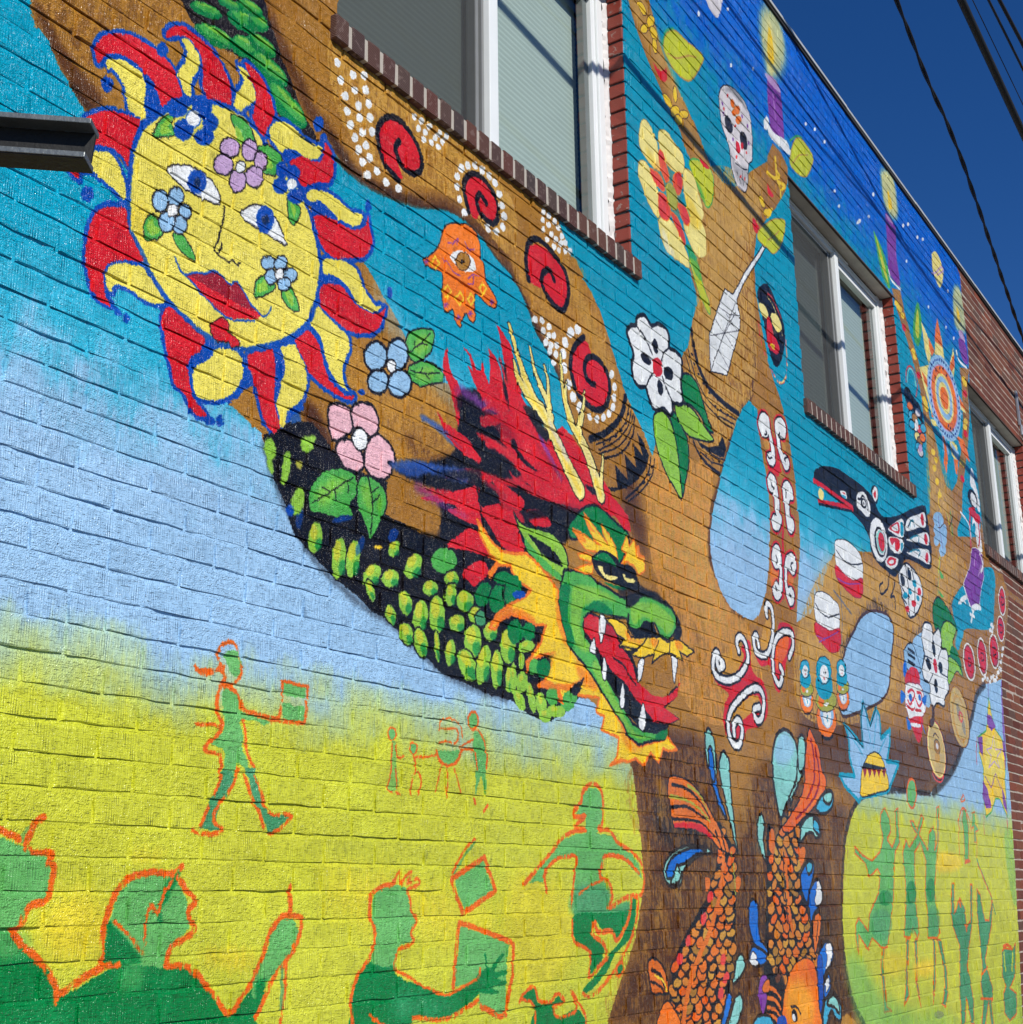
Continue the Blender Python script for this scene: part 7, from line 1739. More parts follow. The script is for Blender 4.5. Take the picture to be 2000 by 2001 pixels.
C 16 0 100 0 0 9.5 9.5 9931,2674 16,-90 198,16 -184,-69 45,-71 -134,37 -171,-58 111,89 -130,34 154,22
L 15 0 100 0 0 9.3 9.3 9568,2377 148,-70 157,108 109,-92
L 3 1 100 0 30 12.1 12.1 9461,2623 -54,-92 -19,-88
L 3 1 70 0 30 11.9 11.9 9439,2112 -36,-61 -11,-59
L 3 1 70 0 30 12.7 12.7 10078,2156 -19,-99 -18,-63
L 15 1 100 0 0 9.6 9.6 9942,3046 -39,-107
L 3 1 100 0 40 12.8 12.8 10308,2698 -6,-141 5,-76 -13,-112
P 15 1 70 0 0 0 0 10324,3083 33,4 -66,-295 -73,-288 -40,-3 59,285
P 0 1 100 0 0 0 0 5166,1901 59,-40 59,-50 25,-103 -14,-102 -27,-101 -47,-147 -70,-142 -47,-72 -464,36 44,112 31,97 86,80 125,82 104,67 85,89 39,101
C 0 1 100 0 0 14.1 14.1 5166,1901 59,-40 59,-50 25,-103 -14,-102 -27,-101 -47,-147 -70,-142 -47,-72 -464,36 44,112 31,97 86,80 125,82 104,67 85,89 39,101
E 30 1 100 0 0 0 0 4674,1191 24,-7 -27,-18
R 0 1 100 0 0 7.4 7.4 4674,1191 24,-7 -27,-18
E 30 1 100 0 0 0 0 4756,1186 35,-9 -20,-14
R 0 1 100 0 0 6.1 6.1 4756,1186 35,-9 -20,-14
E 30 1 100 0 0 0 0 4828,1179 35,-5 -11,-17
R 0 1 100 0 0 5.8 5.8 4828,1179 35,-5 -11,-17
E 18 1 100 0 0 0 0 4895,1178 30,-3 -7,-23
R 0 1 100 0 0 6.4 6.4 4895,1178 30,-3 -7,-23
E 30 1 100 0 0 0 0 4982,1170 31,0 9,-25
R 0 1 100 0 0 6.4 6.4 4982,1170 31,0 9,-25
E 21 1 100 0 0 0 0 5071,1163 42,-4 -6,-19
R 0 1 100 0 0 8.4 8.4 5071,1163 42,-4 -6,-19
E 31 1 100 0 0 0 0 4731,1212 30,-4 -9,-19
R 0 1 100 0 0 8.2 8.2 4731,1212 30,-4 -9,-19
E 30 1 100 0 0 0 0 4803,1210 34,-7 -15,-16
R 0 1 100 0 0 7.7 7.7 4803,1210 34,-7 -15,-16
E 9 1 100 0 0 0 0 4885,1202 33,-9 -26,-17
R 0 1 100 0 0 6.5 6.5 4885,1202 33,-9 -26,-17
E 30 1 100 0 0 0 0 4963,1196 30,-3 -5,-20
R 0 1 100 0 0 8.8 8.8 4963,1196 30,-3 -5,-20
E 30 1 100 0 0 0 0 5044,1194 31,-4 -13,-21
R 0 1 100 0 0 8.2 8.2 5044,1194 31,-4 -13,-21
E 30 1 100 0 0 0 0 4676,1248 28,-4 -13,-20
R 0 1 100 0 0 5.9 5.9 4676,1248 28,-4 -13,-20
E 30 1 100 0 0 0 0 4748,1240 28,-6 -20,-16
R 0 1 100 0 0 8.8 8.8 4748,1240 28,-6 -20,-16
E 18 1 100 0 0 0 0 4822,1233 34,-7 -25,-23
R 0 1 100 0 0 6.6 6.6 4822,1233 34,-7 -25,-23
E 30 1 100 0 0 0 0 4907,1232 31,-4 -10,-26
R 0 1 100 0 0 5.5 5.5 4907,1232 31,-4 -10,-26
E 30 1 100 0 0 0 0 4985,1229 30,0 10,-21
R 0 1 100 0 0 8.9 8.9 4985,1229 30,0 10,-21
E 31 1 100 0 0 0 0 5080,1215 37,0 6,-23
R 0 1 100 0 0 7.3 7.3 5080,1215 37,0 6,-23
E 18 1 100 0 0 0 0 4715,1273 35,1 8,-18
R 0 1 100 0 0 8.8 8.8 4715,1273 35,1 8,-18
E 31 1 100 0 0 0 0 4797,1263 34,-6 -14,-19
R 0 1 100 0 0 5.4 5.4 4797,1263 34,-6 -14,-19
E 31 1 100 0 0 0 0 4879,1264 34,-7 -22,-20
R 0 1 100 0 0 6.4 6.4 4879,1264 34,-7 -22,-20
E 9 1 100 0 0 0 0 4961,1254 31,-3 -5,-20
R 0 1 100 0 0 8.5 8.5 4961,1254 31,-3 -5,-20
E 30 1 100 0 0 0 0 5033,1256 31,-2 0,-21
R 0 1 100 0 0 8.2 8.2 5033,1256 31,-2 0,-21
E 30 1 100 0 0 0 0 5134,1243 35,1 9,-28
R 0 1 100 0 0 5.7 5.7 5134,1243 35,1 9,-28
E 31 1 100 0 0 0 0 4694,1301 34,0 8,-25
R 0 1 100 0 0 7.6 7.6 4694,1301 34,0 8,-25
E 9 1 100 0 0 0 0 4777,1298 36,-6 -15,-20
R 0 1 100 0 0 5.3 5.3 4777,1298 36,-6 -15,-20
E 18 1 100 0 0 0 0 4859,1292 39,-1 4,-24
R 0 1 100 0 0 5.6 5.6 4859,1292 39,-1 4,-24
E 30 1 100 0 0 0 0 4940,1289 37,-6 -20,-25
R 0 1 100 0 0 6.6 6.6 4940,1289 37,-6 -20,-25
E 31 1 100 0 0 0 0 5013,1279 35,-7 -17,-17
R 0 1 100 0 0 5.8 5.8 5013,1279 35,-7 -17,-17
E 31 1 100 0 0 0 0 5120,1278 34,-1 0,-21
R 0 1 100 0 0 7.8 7.8 5120,1278 34,-1 0,-21
E 21 1 100 0 0 0 0 4737,1325 33,-8 -23,-19
R 0 1 100 0 0 8.6 8.6 4737,1325 33,-8 -23,-19
E 31 1 100 0 0 0 0 4804,1326 33,2 9,-19
R 0 1 100 0 0 8.3 8.3 4804,1326 33,2 9,-19
E 30 1 100 0 0 0 0 4880,1321 29,-3 -13,-23
R 0 1 100 0 0 7.1 7.1 4880,1321 29,-3 -13,-23
E 31 1 100 0 0 0 0 4959,1317 30,-3 -7,-19
R 0 1 100 0 0 5.2 5.2 4959,1317 30,-3 -7,-19
E 30 1 100 0 0 0 0 5056,1308 34,-6 -20,-21
R 0 1 100 0 0 7.2 7.2 5056,1308 34,-6 -20,-21
E 30 1 100 0 0 0 0 5144,1307 33,-9 -35,-22
R 0 1 100 0 0 9.3 9.3 5144,1307 33,-9 -35,-22
E 30 1 100 0 0 0 0 4770,1356 29,-5 -13,-17
R 0 1 100 0 0 8.2 8.2 4770,1356 29,-5 -13,-17
E 31 1 100 0 0 0 0 4863,1347 32,0 5,-20
R 0 1 100 0 0 7 7 4863,1347 32,0 5,-20
E 30 1 100 0 0 0 0 4941,1344 41,0 5,-26
R 0 1 100 0 0 7 7 4941,1344 41,0 5,-26
E 21 1 100 0 0 0 0 5026,1341 31,-1 -3,-22
R 0 1 100 0 0 7.2 7.2 5026,1341 31,-1 -3,-22
E 30 1 100 0 0 0 0 5114,1335 32,-9 -27,-15
R 0 1 100 0 0 8.7 8.7 5114,1335 32,-9 -27,-15
E 9 1 100 0 0 0 0 4721,1381 34,-6 -19,-23
R 0 1 100 0 0 8.9 8.9 4721,1381 34,-6 -19,-23
E 31 1 100 0 0 0 0 4808,1378 35,2 7,-19
R 0 1 100 0 0 7.9 7.9 4808,1378 35,2 7,-19
E 30 1 100 0 0 0 0 4878,1380 29,-4 -13,-19
R 0 1 100 0 0 6 6 4878,1380 29,-4 -13,-19
E 30 1 100 0 0 0 0 4958,1374 37,-1 -1,-27
R 0 1 100 0 0 5.7 5.7 4958,1374 37,-1 -1,-27
E 31 1 100 0 0 0 0 5050,1364 29,-7 -26,-17
R 0 1 100 0 0 7.9 7.9 5050,1364 29,-7 -26,-17
E 31 1 100 0 0 0 0 5128,1365 33,2 10,-22
R 0 1 100 0 0 6.4 6.4 5128,1365 33,2 10,-22
E 18 1 100 0 0 0 0 5210,1357 38,-3 -8,-21
R 0 1 100 0 0 8.3 8.3 5210,1357 38,-3 -8,-21
E 30 1 100 0 0 0 0 4789,1410 30,0 3,-20
R 0 1 100 0 0 8.7 8.7 4789,1410 30,0 3,-20
E 31 1 100 0 0 0 0 4865,1407 29,1 7,-19
R 0 1 100 0 0 8.2 8.2 4865,1407 29,1 7,-19
E 31 1 100 0 0 0 0 4938,1401 29,-8 -30,-19
R 0 1 100 0 0 7.7 7.7 4938,1401 29,-8 -30,-19
E 30 1 100 0 0 0 0 5031,1402 31,-8 -27,-17
R 0 1 100 0 0 9.4 9.4 5031,1402 31,-8 -27,-17
E 31 1 100 0 0 0 0 5112,1392 33,-1 -3,-20
R 0 1 100 0 0 5.6 5.6 5112,1392 33,-1 -3,-20
E 18 1 100 0 0 0 0 5199,1392 32,1 6,-21
R 0 1 100 0 0 7.1 7.1 5199,1392 32,1 6,-21
E 31 1 100 0 0 0 0 4811,1433 28,-5 -25,-24
R 0 1 100 0 0 7.5 7.5 4811,1433 28,-5 -25,-24
E 18 1 100 0 0 0 0 4898,1436 37,2 9,-24
R 0 1 100 0 0 8.7 8.7 4898,1436 37,2 9,-24
E 18 1 100 0 0 0 0 4979,1429 34,-6 -26,-25
R 0 1 100 0 0 7.6 7.6 4979,1429 34,-6 -26,-25
E 30 1 100 0 0 0 0 5076,1426 40,-6 -22,-23
R 0 1 100 0 0 6.3 6.3 5076,1426 40,-6 -22,-23
E 31 1 100 0 0 0 0 5152,1420 36,2 9,-23
R 0 1 100 0 0 5.4 5.4 5152,1420 36,2 9,-23
E 31 1 100 0 0 0 0 5241,1426 42,-4 -14,-26
R 0 1 100 0 0 7.8 7.8 5241,1426 42,-4 -14,-26
E 30 1 100 0 0 0 0 4862,1466 36,-5 -15,-19
R 0 1 100 0 0 7 7 4862,1466 36,-5 -15,-19
E 30 1 100 0 0 0 0 4945,1459 37,-5 -18,-22
R 0 1 100 0 0 5.5 5.5 4945,1459 37,-5 -18,-22
E 21 1 100 0 0 0 0 5025,1457 37,-3 -8,-20
R 0 1 100 0 0 7.3 7.3 5025,1457 37,-3 -8,-20
E 30 1 100 0 0 0 0 5121,1454 35,-2 -10,-24
R 0 1 100 0 0 7.4 7.4 5121,1454 35,-2 -10,-24
E 31 1 100 0 0 0 0 5195,1449 43,-3 -8,-19
R 0 1 100 0 0 9 9 5195,1449 43,-3 -8,-19
E 31 1 100 0 0 0 0 4902,1495 38,-1 -4,-21
R 0 1 100 0 0 7.7 7.7 4902,1495 38,-1 -4,-21
E 21 1 100 0 0 0 0 4999,1487 32,-2 -12,-27
R 0 1 100 0 0 5.3 5.3 4999,1487 32,-2 -12,-27
E 30 1 100 0 0 0 0 5073,1488 39,-2 -5,-22
R 0 1 100 0 0 5.8 5.8 5073,1488 39,-2 -5,-22
E 21 1 100 0 0 0 0 5158,1482 31,-5 -25,-26
R 0 1 100 0 0 9.3 9.3 5158,1482 31,-5 -25,-26
E 21 1 100 0 0 0 0 5234,1484 38,-8 -26,-18
R 0 1 100 0 0 8.8 8.8 5234,1484 38,-8 -26,-18
E 31 1 100 0 0 0 0 4944,1522 36,-1 -5,-20
R 0 1 100 0 0 9.3 9.3 4944,1522 36,-1 -5,-20
E 9 1 100 0 0 0 0 5043,1519 41,0 3,-24
R 0 1 100 0 0 5.6 5.6 5043,1519 41,0 3,-24
E 30 1 100 0 0 0 0 5134,1514 39,2 8,-21
R 0 1 100 0 0 9.4 9.4 5134,1514 39,2 8,-21
E 30 1 100 0 0 0 0 5216,1516 34,-4 -21,-25
R 0 1 100 0 0 7.2 7.2 5216,1516 34,-4 -21,-25
E 31 1 100 0 0 0 0 4997,1549 28,-7 -37,-23
R 0 1 100 0 0 7.2 7.2 4997,1549 28,-7 -37,-23
E 31 1 100 0 0 0 0 5067,1551 37,-2 -4,-21
R 0 1 100 0 0 8.8 8.8 5067,1551 37,-2 -4,-21
E 30 1 100 0 0 0 0 5157,1547 36,-1 -6,-24
R 0 1 100 0 0 6.9 6.9 5157,1547 36,-1 -6,-24
E 21 1 100 0 0 0 0 5236,1546 38,-6 -26,-23
R 0 1 100 0 0 9.2 9.2 5236,1546 38,-6 -26,-23
E 9 1 100 0 0 0 0 5056,1582 28,-5 -31,-23
R 0 1 100 0 0 7.4 7.4 5056,1582 28,-5 -31,-23
E 30 1 100 0 0 0 0 5133,1574 42,-3 -10,-24
R 0 1 100 0 0 7.3 7.3 5133,1574 42,-3 -10,-24
E 31 1 100 0 0 0 0 5230,1576 39,-5 -27,-28
R 0 1 100 0 0 8.3 8.3 5230,1576 39,-5 -27,-28
E 18 1 100 0 0 0 0 5097,1604 39,-1 -9,-25
R 0 1 100 0 0 8.7 8.7 5097,1604 39,-1 -9,-25
E 21 1 100 0 0 0 0 5176,1607 35,-3 -14,-21
R 0 1 100 0 0 5.4 5.4 5176,1607 35,-3 -14,-21
E 30 1 100 0 0 0 0 5260,1609 42,-3 -12,-22
R 0 1 100 0 0 7.9 7.9 5260,1609 42,-3 -12,-22
E 30 1 100 0 0 0 0 5135,1637 43,4 9,-21
R 0 1 100 0 0 6.9 6.9 5135,1637 43,4 9,-21
E 18 1 100 0 0 0 0 5227,1643 36,3 10,-28
R 0 1 100 0 0 7.7 7.7 5227,1643 36,3 10,-28
E 31 1 100 0 0 0 0 5097,1673 32,-4 -18,-22
R 0 1 100 0 0 9.6 9.6 5097,1673 32,-4 -18,-22
E 30 1 100 0 0 0 0 5173,1674 37,-4 -21,-23
R 0 1 100 0 0 6.2 6.2 5173,1674 37,-4 -21,-23
E 18 1 100 0 0 0 0 5276,1668 46,0 -5,-29
R 0 1 100 0 0 6.3 6.3 5276,1668 46,0 -5,-29
E 31 1 100 0 0 0 0 5136,1705 29,-6 -28,-21
R 0 1 100 0 0 7.9 7.9 5136,1705 29,-6 -28,-21
E 30 1 100 0 0 0 0 5235,1699 43,3 9,-23
R 0 1 100 0 0 7.6 7.6 5235,1699 43,3 9,-23
E 9 1 100 0 0 0 0 5202,1734 38,3 10,-27
R 0 1 100 0 0 6.3 6.3 5202,1734 38,3 10,-27
E 31 1 100 0 0 0 0 5285,1736 46,1 -1,-26
R 0 1 100 0 0 8.8 8.8 5285,1736 46,1 -1,-26
E 30 1 100 0 0 0 0 5175,1768 38,-5 -25,-24
R 0 1 100 0 0 9 9 5175,1768 38,-5 -25,-24
E 9 1 100 0 0 0 0 5269,1762 33,-4 -27,-27
R 0 1 100 0 0 9.3 9.3 5269,1762 33,-4 -27,-27
E 9 1 100 0 0 0 0 5187,1797 40,-2 -14,-25
R 0 1 100 0 0 6.2 6.2 5187,1797 40,-2 -14,-25
E 30 1 100 0 0 0 0 5292,1800 34,-1 -10,-21
R 0 1 100 0 0 8.8 8.8 5292,1800 34,-1 -10,-21
E 18 1 100 0 0 0 0 5181,1825 36,1 0,-22
R 0 1 100 0 0 6.6 6.6 5181,1825 36,1 0,-22
E 31 1 100 0 0 0 0 5190,1862 36,-7 -36,-25
R 0 1 100 0 0 5.9 5.9 5190,1862 36,-7 -36,-25
L 30 1 100 0 0 24.3 31.3 5202,1789 -23,-82 -52,-100 -101,-121 -118,-91 -93,-111 -43,-87
E 3 1 100 0 0 0 0 4984,1543 26,-2 -12,-22
E 3 1 100 0 0 0 0 4841,1468 25,-3 -12,-20
E 3 1 100 0 0 0 0 5055,1622 26,-2 -12,-21
E 3 1 100 0 0 0 0 4761,1406 24,-3 -11,-20
E 3 1 100 0 0 0 0 5149,1390 27,-3 -12,-21
E 3 1 100 0 0 0 0 5165,1322 27,-4 -13,-20
E 3 1 100 0 0 0 0 5108,1267 26,-3 -12,-21
P 30 1 100 0 0 0 0 4749,2060 151,-5 115,-49 80,-57 70,-54 70,-54 20,-51 -101,18 -72,34 -95,27 -211,3 -31,32 -7,38 -8,34 -14,28
C 0 1 100 0 0 7.1 7.1 4749,2060 151,-5 115,-49 80,-57 70,-54 70,-54 20,-51 -101,18 -72,34 -95,27 -211,3 -31,32 -7,38 -8,34 -14,28
L 0 1 100 0 0 14.1 7.1 4758,2031 138,-11 104,-40 92,-62
L 39 1 100 0 0 14.1 7 4742,1986 138,-7 116,-29 94,-42
L 0 1 100 0 0 14 7 4738,1947 139,7 117,-25 72,-17
L 0 1 100 0 0 14.1 7 4745,1904 150,1 119,-10 119,-47
L 39 1 100 0 0 14.2 7.1 4898,2035 105,-30 67,-62
L 0 1 100 0 0 14.6 7.3 5188,1876 20,-46 20,-41
L 0 1 100 0 0 14.5 7.3 5136,1869 33,-40 33,-45
P 2 1 100 5 0 0 0 4766,1888 140,8 120,-11 93,-47 -97,22 -118,16 -128,-4
P 30 1 100 0 0 0 0 4505,1403 32,16 61,-16 49,-46 10,-59 -58,-1 -72,9 -20,57
C 0 1 100 0 0 8 8 4505,1403 32,16 61,-16 49,-46 10,-59 -58,-1 -72,9 -20,57
L 0 1 100 0 0 14.5 14.5 4534,1380 60,-21 38,-46
L 0 1 100 0 0 9.6 9.6 4520,1341 71,-17 39,-29
L 7 1 100 0 0 8.1 8.1 4553,1361 61,-21 33,-37
P 8 1 100 0 0 0 0 4557,1186 37,59 45,25 51,-23 57,-75
C 0 1 100 0 0 6.5 6.5 4557,1186 37,59 45,25 51,-23 57,-75
P 30 1 100 0 0 0 0 5014,1691 37,0 9,-24 -39,-25
P 30 1 100 0 0 0 0 5307,1693 54,0 -28,-51 -26,5
L 39 1 100 0 30 9.2 9.2 5281,1791 17,-72 0,-88
P 0 1 100 0 0 0 0 5676,1887 62,13 21,-55 88,64 124,74 125,-36 -42,-89 -50,-172 57,-85 71,-143 40,-131 -22,-265 -603,47 82,495
C 0 1 100 0 0 12 12 5676,1887 62,13 21,-55 88,64 124,74 125,-36 -42,-89 -50,-172 57,-85 71,-143 40,-131 -22,-265 -603,47 82,495
E 30 1 100 0 0 0 0 5693,1301 36,-2 -8,-31
R 0 1 100 0 0 8.5 8.5 5693,1301 36,-2 -8,-31
E 31 1 100 0 0 0 0 5765,1289 30,1 14,-31
R 0 1 100 0 0 6.5 6.5 5765,1289 30,1 14,-31
E 31 1 100 0 0 0 0 5670,1331 37,-1 -1,-26
R 0 1 100 0 0 9.4 9.4 5670,1331 37,-1 -1,-26
E 9 1 100 0 0 0 0 5747,1331 31,3 27,-29
R 0 1 100 0 0 7.2 7.2 5747,1331 31,3 27,-29
E 21 1 100 0 0 0 0 5839,1326 42,0 5,-22
R 0 1 100 0 0 9.5 9.5 5839,1326 42,0 5,-22
E 21 1 100 0 0 0 0 5629,1368 33,4 27,-28
R 0 1 100 0 0 6.1 6.1 5629,1368 33,4 27,-28
E 18 1 100 0 0 0 0 5714,1368 35,-6 -28,-26
R 0 1 100 0 0 9.7 9.7 5714,1368 35,-6 -28,-26
E 9 1 100 0 0 0 0 5798,1362 41,-2 -5,-25
R 0 1 100 0 0 8.2 8.2 5798,1362 41,-2 -5,-25
E 21 1 100 0 0 0 0 5865,1360 34,3 29,-30
R 0 1 100 0 0 8.1 8.1 5865,1360 34,3 29,-30
E 31 1 100 0 0 0 0 5966,1350 35,0 8,-26
R 0 1 100 0 0 10.3 10.3 5966,1350 35,0 8,-26
E 31 1 100 0 0 0 0 6052,1353 40,-4 -16,-21
R 0 1 100 0 0 6.9 6.9 6052,1353 40,-4 -16,-21
E 31 1 100 0 0 0 0 6147,1347 40,-2 -14,-33
R 0 1 100 0 0 8.7 8.7 6147,1347 40,-2 -14,-33
E 18 1 100 0 0 0 0 5679,1400 34,-2 -6,-22
R 0 1 100 0 0 6 6 5679,1400 34,-2 -6,-22
E 31 1 100 0 0 0 0 5749,1400 37,-1 -3,-22
R 0 1 100 0 0 8.4 8.4 5749,1400 37,-1 -3,-22
E 31 1 100 0 0 0 0 5833,1389 38,3 13,-23
R 0 1 100 0 0 7.6 7.6 5833,1389 38,3 13,-23
E 30 1 100 0 0 0 0 5921,1390 43,2 11,-27
R 0 1 100 0 0 6.6 6.6 5921,1390 43,2 11,-27
E 18 1 100 0 0 0 0 6017,1383 33,-4 -22,-21
R 0 1 100 0 0 8.7 8.7 6017,1383 33,-4 -22,-21
E 31 1 100 0 0 0 0 6115,1380 35,4 27,-29
R 0 1 100 0 0 10.4 10.4 6115,1380 35,4 27,-29
E 31 1 100 0 0 0 0 5638,1431 32,-3 -14,-22
R 0 1 100 0 0 10.4 10.4 5638,1431 32,-3 -14,-22
E 31 1 100 0 0 0 0 5733,1429 32,1 9,-27
R 0 1 100 0 0 5.9 5.9 5733,1429 32,1 9,-27
E 21 1 100 0 0 0 0 5804,1432 36,-4 -16,-24
R 0 1 100 0 0 9.4 9.4 5804,1432 36,-4 -16,-24
E 21 1 100 0 0 0 0 5880,1430 37,0 2,-25
R 0 1 100 0 0 10.8 10.8 5880,1430 37,0 2,-25
E 30 1 100 0 0 0 0 5978,1422 41,-2 -7,-23
R 0 1 100 0 0 10.5 10.5 5978,1422 41,-2 -7,-23
E 31 1 100 0 0 0 0 6075,1423 42,-3 -17,-25
R 0 1 100 0 0 11 11 6075,1423 42,-3 -17,-25
E 31 1 100 0 0 0 0 5713,1470 37,-2 -9,-26
R 0 1 100 0 0 8.7 8.7 5713,1470 37,-2 -9,-26
E 9 1 100 0 0 0 0 5793,1465 34,5 24,-22
R 0 1 100 0 0 10.6 10.6 5793,1465 34,5 24,-22
E 31 1 100 0 0 0 0 5885,1465 41,-5 -19,-23
R 0 1 100 0 0 6.1 6.1 5885,1465 41,-5 -19,-23
E 31 1 100 0 0 0 0 5957,1458 34,4 22,-26
R 0 1 100 0 0 10.5 10.5 5957,1458 34,4 22,-26
E 9 1 100 0 0 0 0 6053,1453 38,-3 -27,-31
R 0 1 100 0 0 6.7 6.7 6053,1453 38,-3 -27,-31
E 31 1 100 0 0 0 0 5650,1498 31,-2 -12,-26
R 0 1 100 0 0 8.4 8.4 5650,1498 31,-2 -12,-26
E 31 1 100 0 0 0 0 5740,1499 37,5 30,-29
R 0 1 100 0 0 6.7 6.7 5740,1499 37,5 30,-29
E 30 1 100 0 0 0 0 5817,1497 39,1 5,-32
R 0 1 100 0 0 8.9 8.9 5817,1497 39,1 5,-32
E 31 1 100 0 0 0 0 5899,1498 38,0 -1,-31
R 0 1 100 0 0 7.2 7.2 5899,1498 38,0 -1,-31
E 21 1 100 0 0 0 0 6001,1490 35,0 5,-27
R 0 1 100 0 0 8 8 6001,1490 35,0 5,-27
E 18 1 100 0 0 0 0 6078,1496 40,-4 -28,-30
R 0 1 100 0 0 6.9 6.9 6078,1496 40,-4 -28,-30
E 9 1 100 0 0 0 0 5693,1530 33,-4 -27,-25
R 0 1 100 0 0 9.8 9.8 5693,1530 33,-4 -27,-25
E 9 1 100 0 0 0 0 5787,1534 33,4 23,-24
R 0 1 100 0 0 7.6 7.6 5787,1534 33,4 23,-24
E 9 1 100 0 0 0 0 5861,1536 35,1 0,-29
R 0 1 100 0 0 6.2 6.2 5861,1536 35,1 0,-29
E 31 1 100 0 0 0 0 5969,1534 34,-3 -13,-22
R 0 1 100 0 0 7.4 7.4 5969,1534 34,-3 -13,-22
E 9 1 100 0 0 0 0 6049,1527 45,0 -2,-28
R 0 1 100 0 0 8.7 8.7 6049,1527 45,0 -2,-28
E 31 1 100 0 0 0 0 5671,1573 39,-3 -17,-28
R 0 1 100 0 0 6.2 6.2 5671,1573 39,-3 -17,-28
E 30 1 100 0 0 0 0 5758,1572 31,1 6,-33
R 0 1 100 0 0 10.3 10.3 5758,1572 31,1 6,-33
E 30 1 100 0 0 0 0 5852,1569 30,5 23,-22
R 0 1 100 0 0 6.9 6.9 5852,1569 30,5 23,-22
E 21 1 100 0 0 0 0 5937,1569 37,3 15,-30
R 0 1 100 0 0 10 10 5937,1569 37,3 15,-30
E 30 1 100 0 0 0 0 6026,1562 40,1 1,-24
R 0 1 100 0 0 10.8 10.8 6026,1562 40,1 1,-24
E 9 1 100 0 0 0 0 5727,1605 32,3 16,-23
R 0 1 100 0 0 10.1 10.1 5727,1605 32,3 16,-23
E 31 1 100 0 0 0 0 5807,1604 29,4 22,-22
R 0 1 100 0 0 9.5 9.5 5807,1604 29,4 22,-22
E 31 1 100 0 0 0 0 5882,1600 34,-4 -27,-26
R 0 1 100 0 0 8.9 8.9 5882,1600 34,-4 -27,-26
E 30 1 100 0 0 0 0 5984,1605 36,-4 -25,-25
R 0 1 100 0 0 10.9 10.9 5984,1605 36,-4 -25,-25
E 21 1 100 0 0 0 0 5666,1639 31,0 -8,-25
R 0 1 100 0 0 7 7 5666,1639 31,0 -8,-25
E 30 1 100 0 0 0 0 5757,1642 33,5 23,-20
R 0 1 100 0 0 7.4 7.4 5757,1642 33,5 23,-20
E 31 1 100 0 0 0 0 5850,1634 33,-2 -19,-32
R 0 1 100 0 0 8.9 8.9 5850,1634 33,-2 -19,-32
E 18 1 100 0 0 0 0 5946,1641 39,5 29,-27
R 0 1 100 0 0 10.2 10.2 5946,1641 39,5 29,-27
E 31 1 100 0 0 0 0 5717,1669 29,-1 -17,-29
R 0 1 100 0 0 9.3 9.3 5717,1669 29,-1 -17,-29
E 18 1 100 0 0 0 0 5806,1677 31,5 22,-25
R 0 1 100 0 0 10 10 5806,1677 31,5 22,-25
E 18 1 100 0 0 0 0 5890,1673 35,1 3,-25
R 0 1 100 0 0 6.3 6.3 5890,1673 35,1 3,-25
E 31 1 100 0 0 0 0 5990,1673 41,-2 -19,-28
R 0 1 100 0 0 10.3 10.3 5990,1673 41,-2 -19,-28
E 9 1 100 0 0 0 0 5678,1703 33,0 -5,-22
R 0 1 100 0 0 6.8 6.8 5678,1703 33,0 -5,-22
E 21 1 100 0 0 0 0 5769,1705 31,6 30,-26
R 0 1 100 0 0 6.2 6.2 5769,1705 31,6 30,-26
E 18 1 100 0 0 0 0 5849,1711 37,4 14,-30
R 0 1 100 0 0 8.3 8.3 5849,1711 37,4 14,-30
E 31 1 100 0 0 0 0 5944,1704 44,2 2,-22
R 0 1 100 0 0 10.2 10.2 5944,1704 44,2 2,-22
E 31 1 100 0 0 0 0 5734,1740 33,0 -5,-26
R 0 1 100 0 0 9 9 5734,1740 33,0 -5,-26
E 30 1 100 0 0 0 0 5828,1746 40,7 28,-25
R 0 1 100 0 0 6 6 5828,1746 40,7 28,-25
E 9 1 100 0 0 0 0 5910,1742 36,5 22,-24
R 0 1 100 0 0 7.7 7.7 5910,1742 36,5 22,-24
E 21 1 100 0 0 0 0 6007,1750 43,-3 -27,-31
R 0 1 100 0 0 7.6 7.6 6007,1750 43,-3 -27,-31
E 9 1 100 0 0 0 0 5700,1774 33,0 -7,-23
R 0 1 100 0 0 9 9 5700,1774 33,0 -7,-23
E 21 1 100 0 0 0 0 5774,1780 40,3 5,-31
R 0 1 100 0 0 6.1 6.1 5774,1780 40,3 5,-31
E 9 1 100 0 0 0 0 5874,1776 37,6 29,-28
R 0 1 100 0 0 9.7 9.7 5874,1776 37,6 29,-28
E 31 1 100 0 0 0 0 5959,1784 32,4 27,-31
R 0 1 100 0 0 8.5 8.5 5959,1784 32,4 27,-31
E 21 1 100 0 0 0 0 5745,1812 30,5 27,-27
R 0 1 100 0 0 8.4 8.4 5745,1812 30,5 27,-27
E 31 1 100 0 0 0 0 5832,1811 42,6 22,-25
R 0 1 100 0 0 6.9 6.9 5832,1811 42,6 22,-25
E 21 1 100 0 0 0 0 5921,1819 36,5 21,-31
R 0 1 100 0 0 6.2 6.2 5921,1819 36,5 21,-31
E 9 1 100 0 0 0 0 6016,1819 36,6 26,-24
R 0 1 100 0 0 7.5 7.5 6016,1819 36,6 26,-24
E 21 1 100 0 0 0 0 5809,1852 38,4 12,-27
R 0 1 100 0 0 10 10 5809,1852 38,4 12,-27
E 31 1 100 0 0 0 0 5889,1851 43,1 -5,-28
R 0 1 100 0 0 6 6 5889,1851 43,1 -5,-28
E 31 1 100 0 0 0 0 5993,1851 35,5 18,-23
R 0 1 100 0 0 8.8 8.8 5993,1851 35,5 18,-23
E 30 1 100 0 0 0 0 5846,1891 38,0 -10,-23
R 0 1 100 0 0 10.8 10.8 5846,1891 38,0 -10,-23
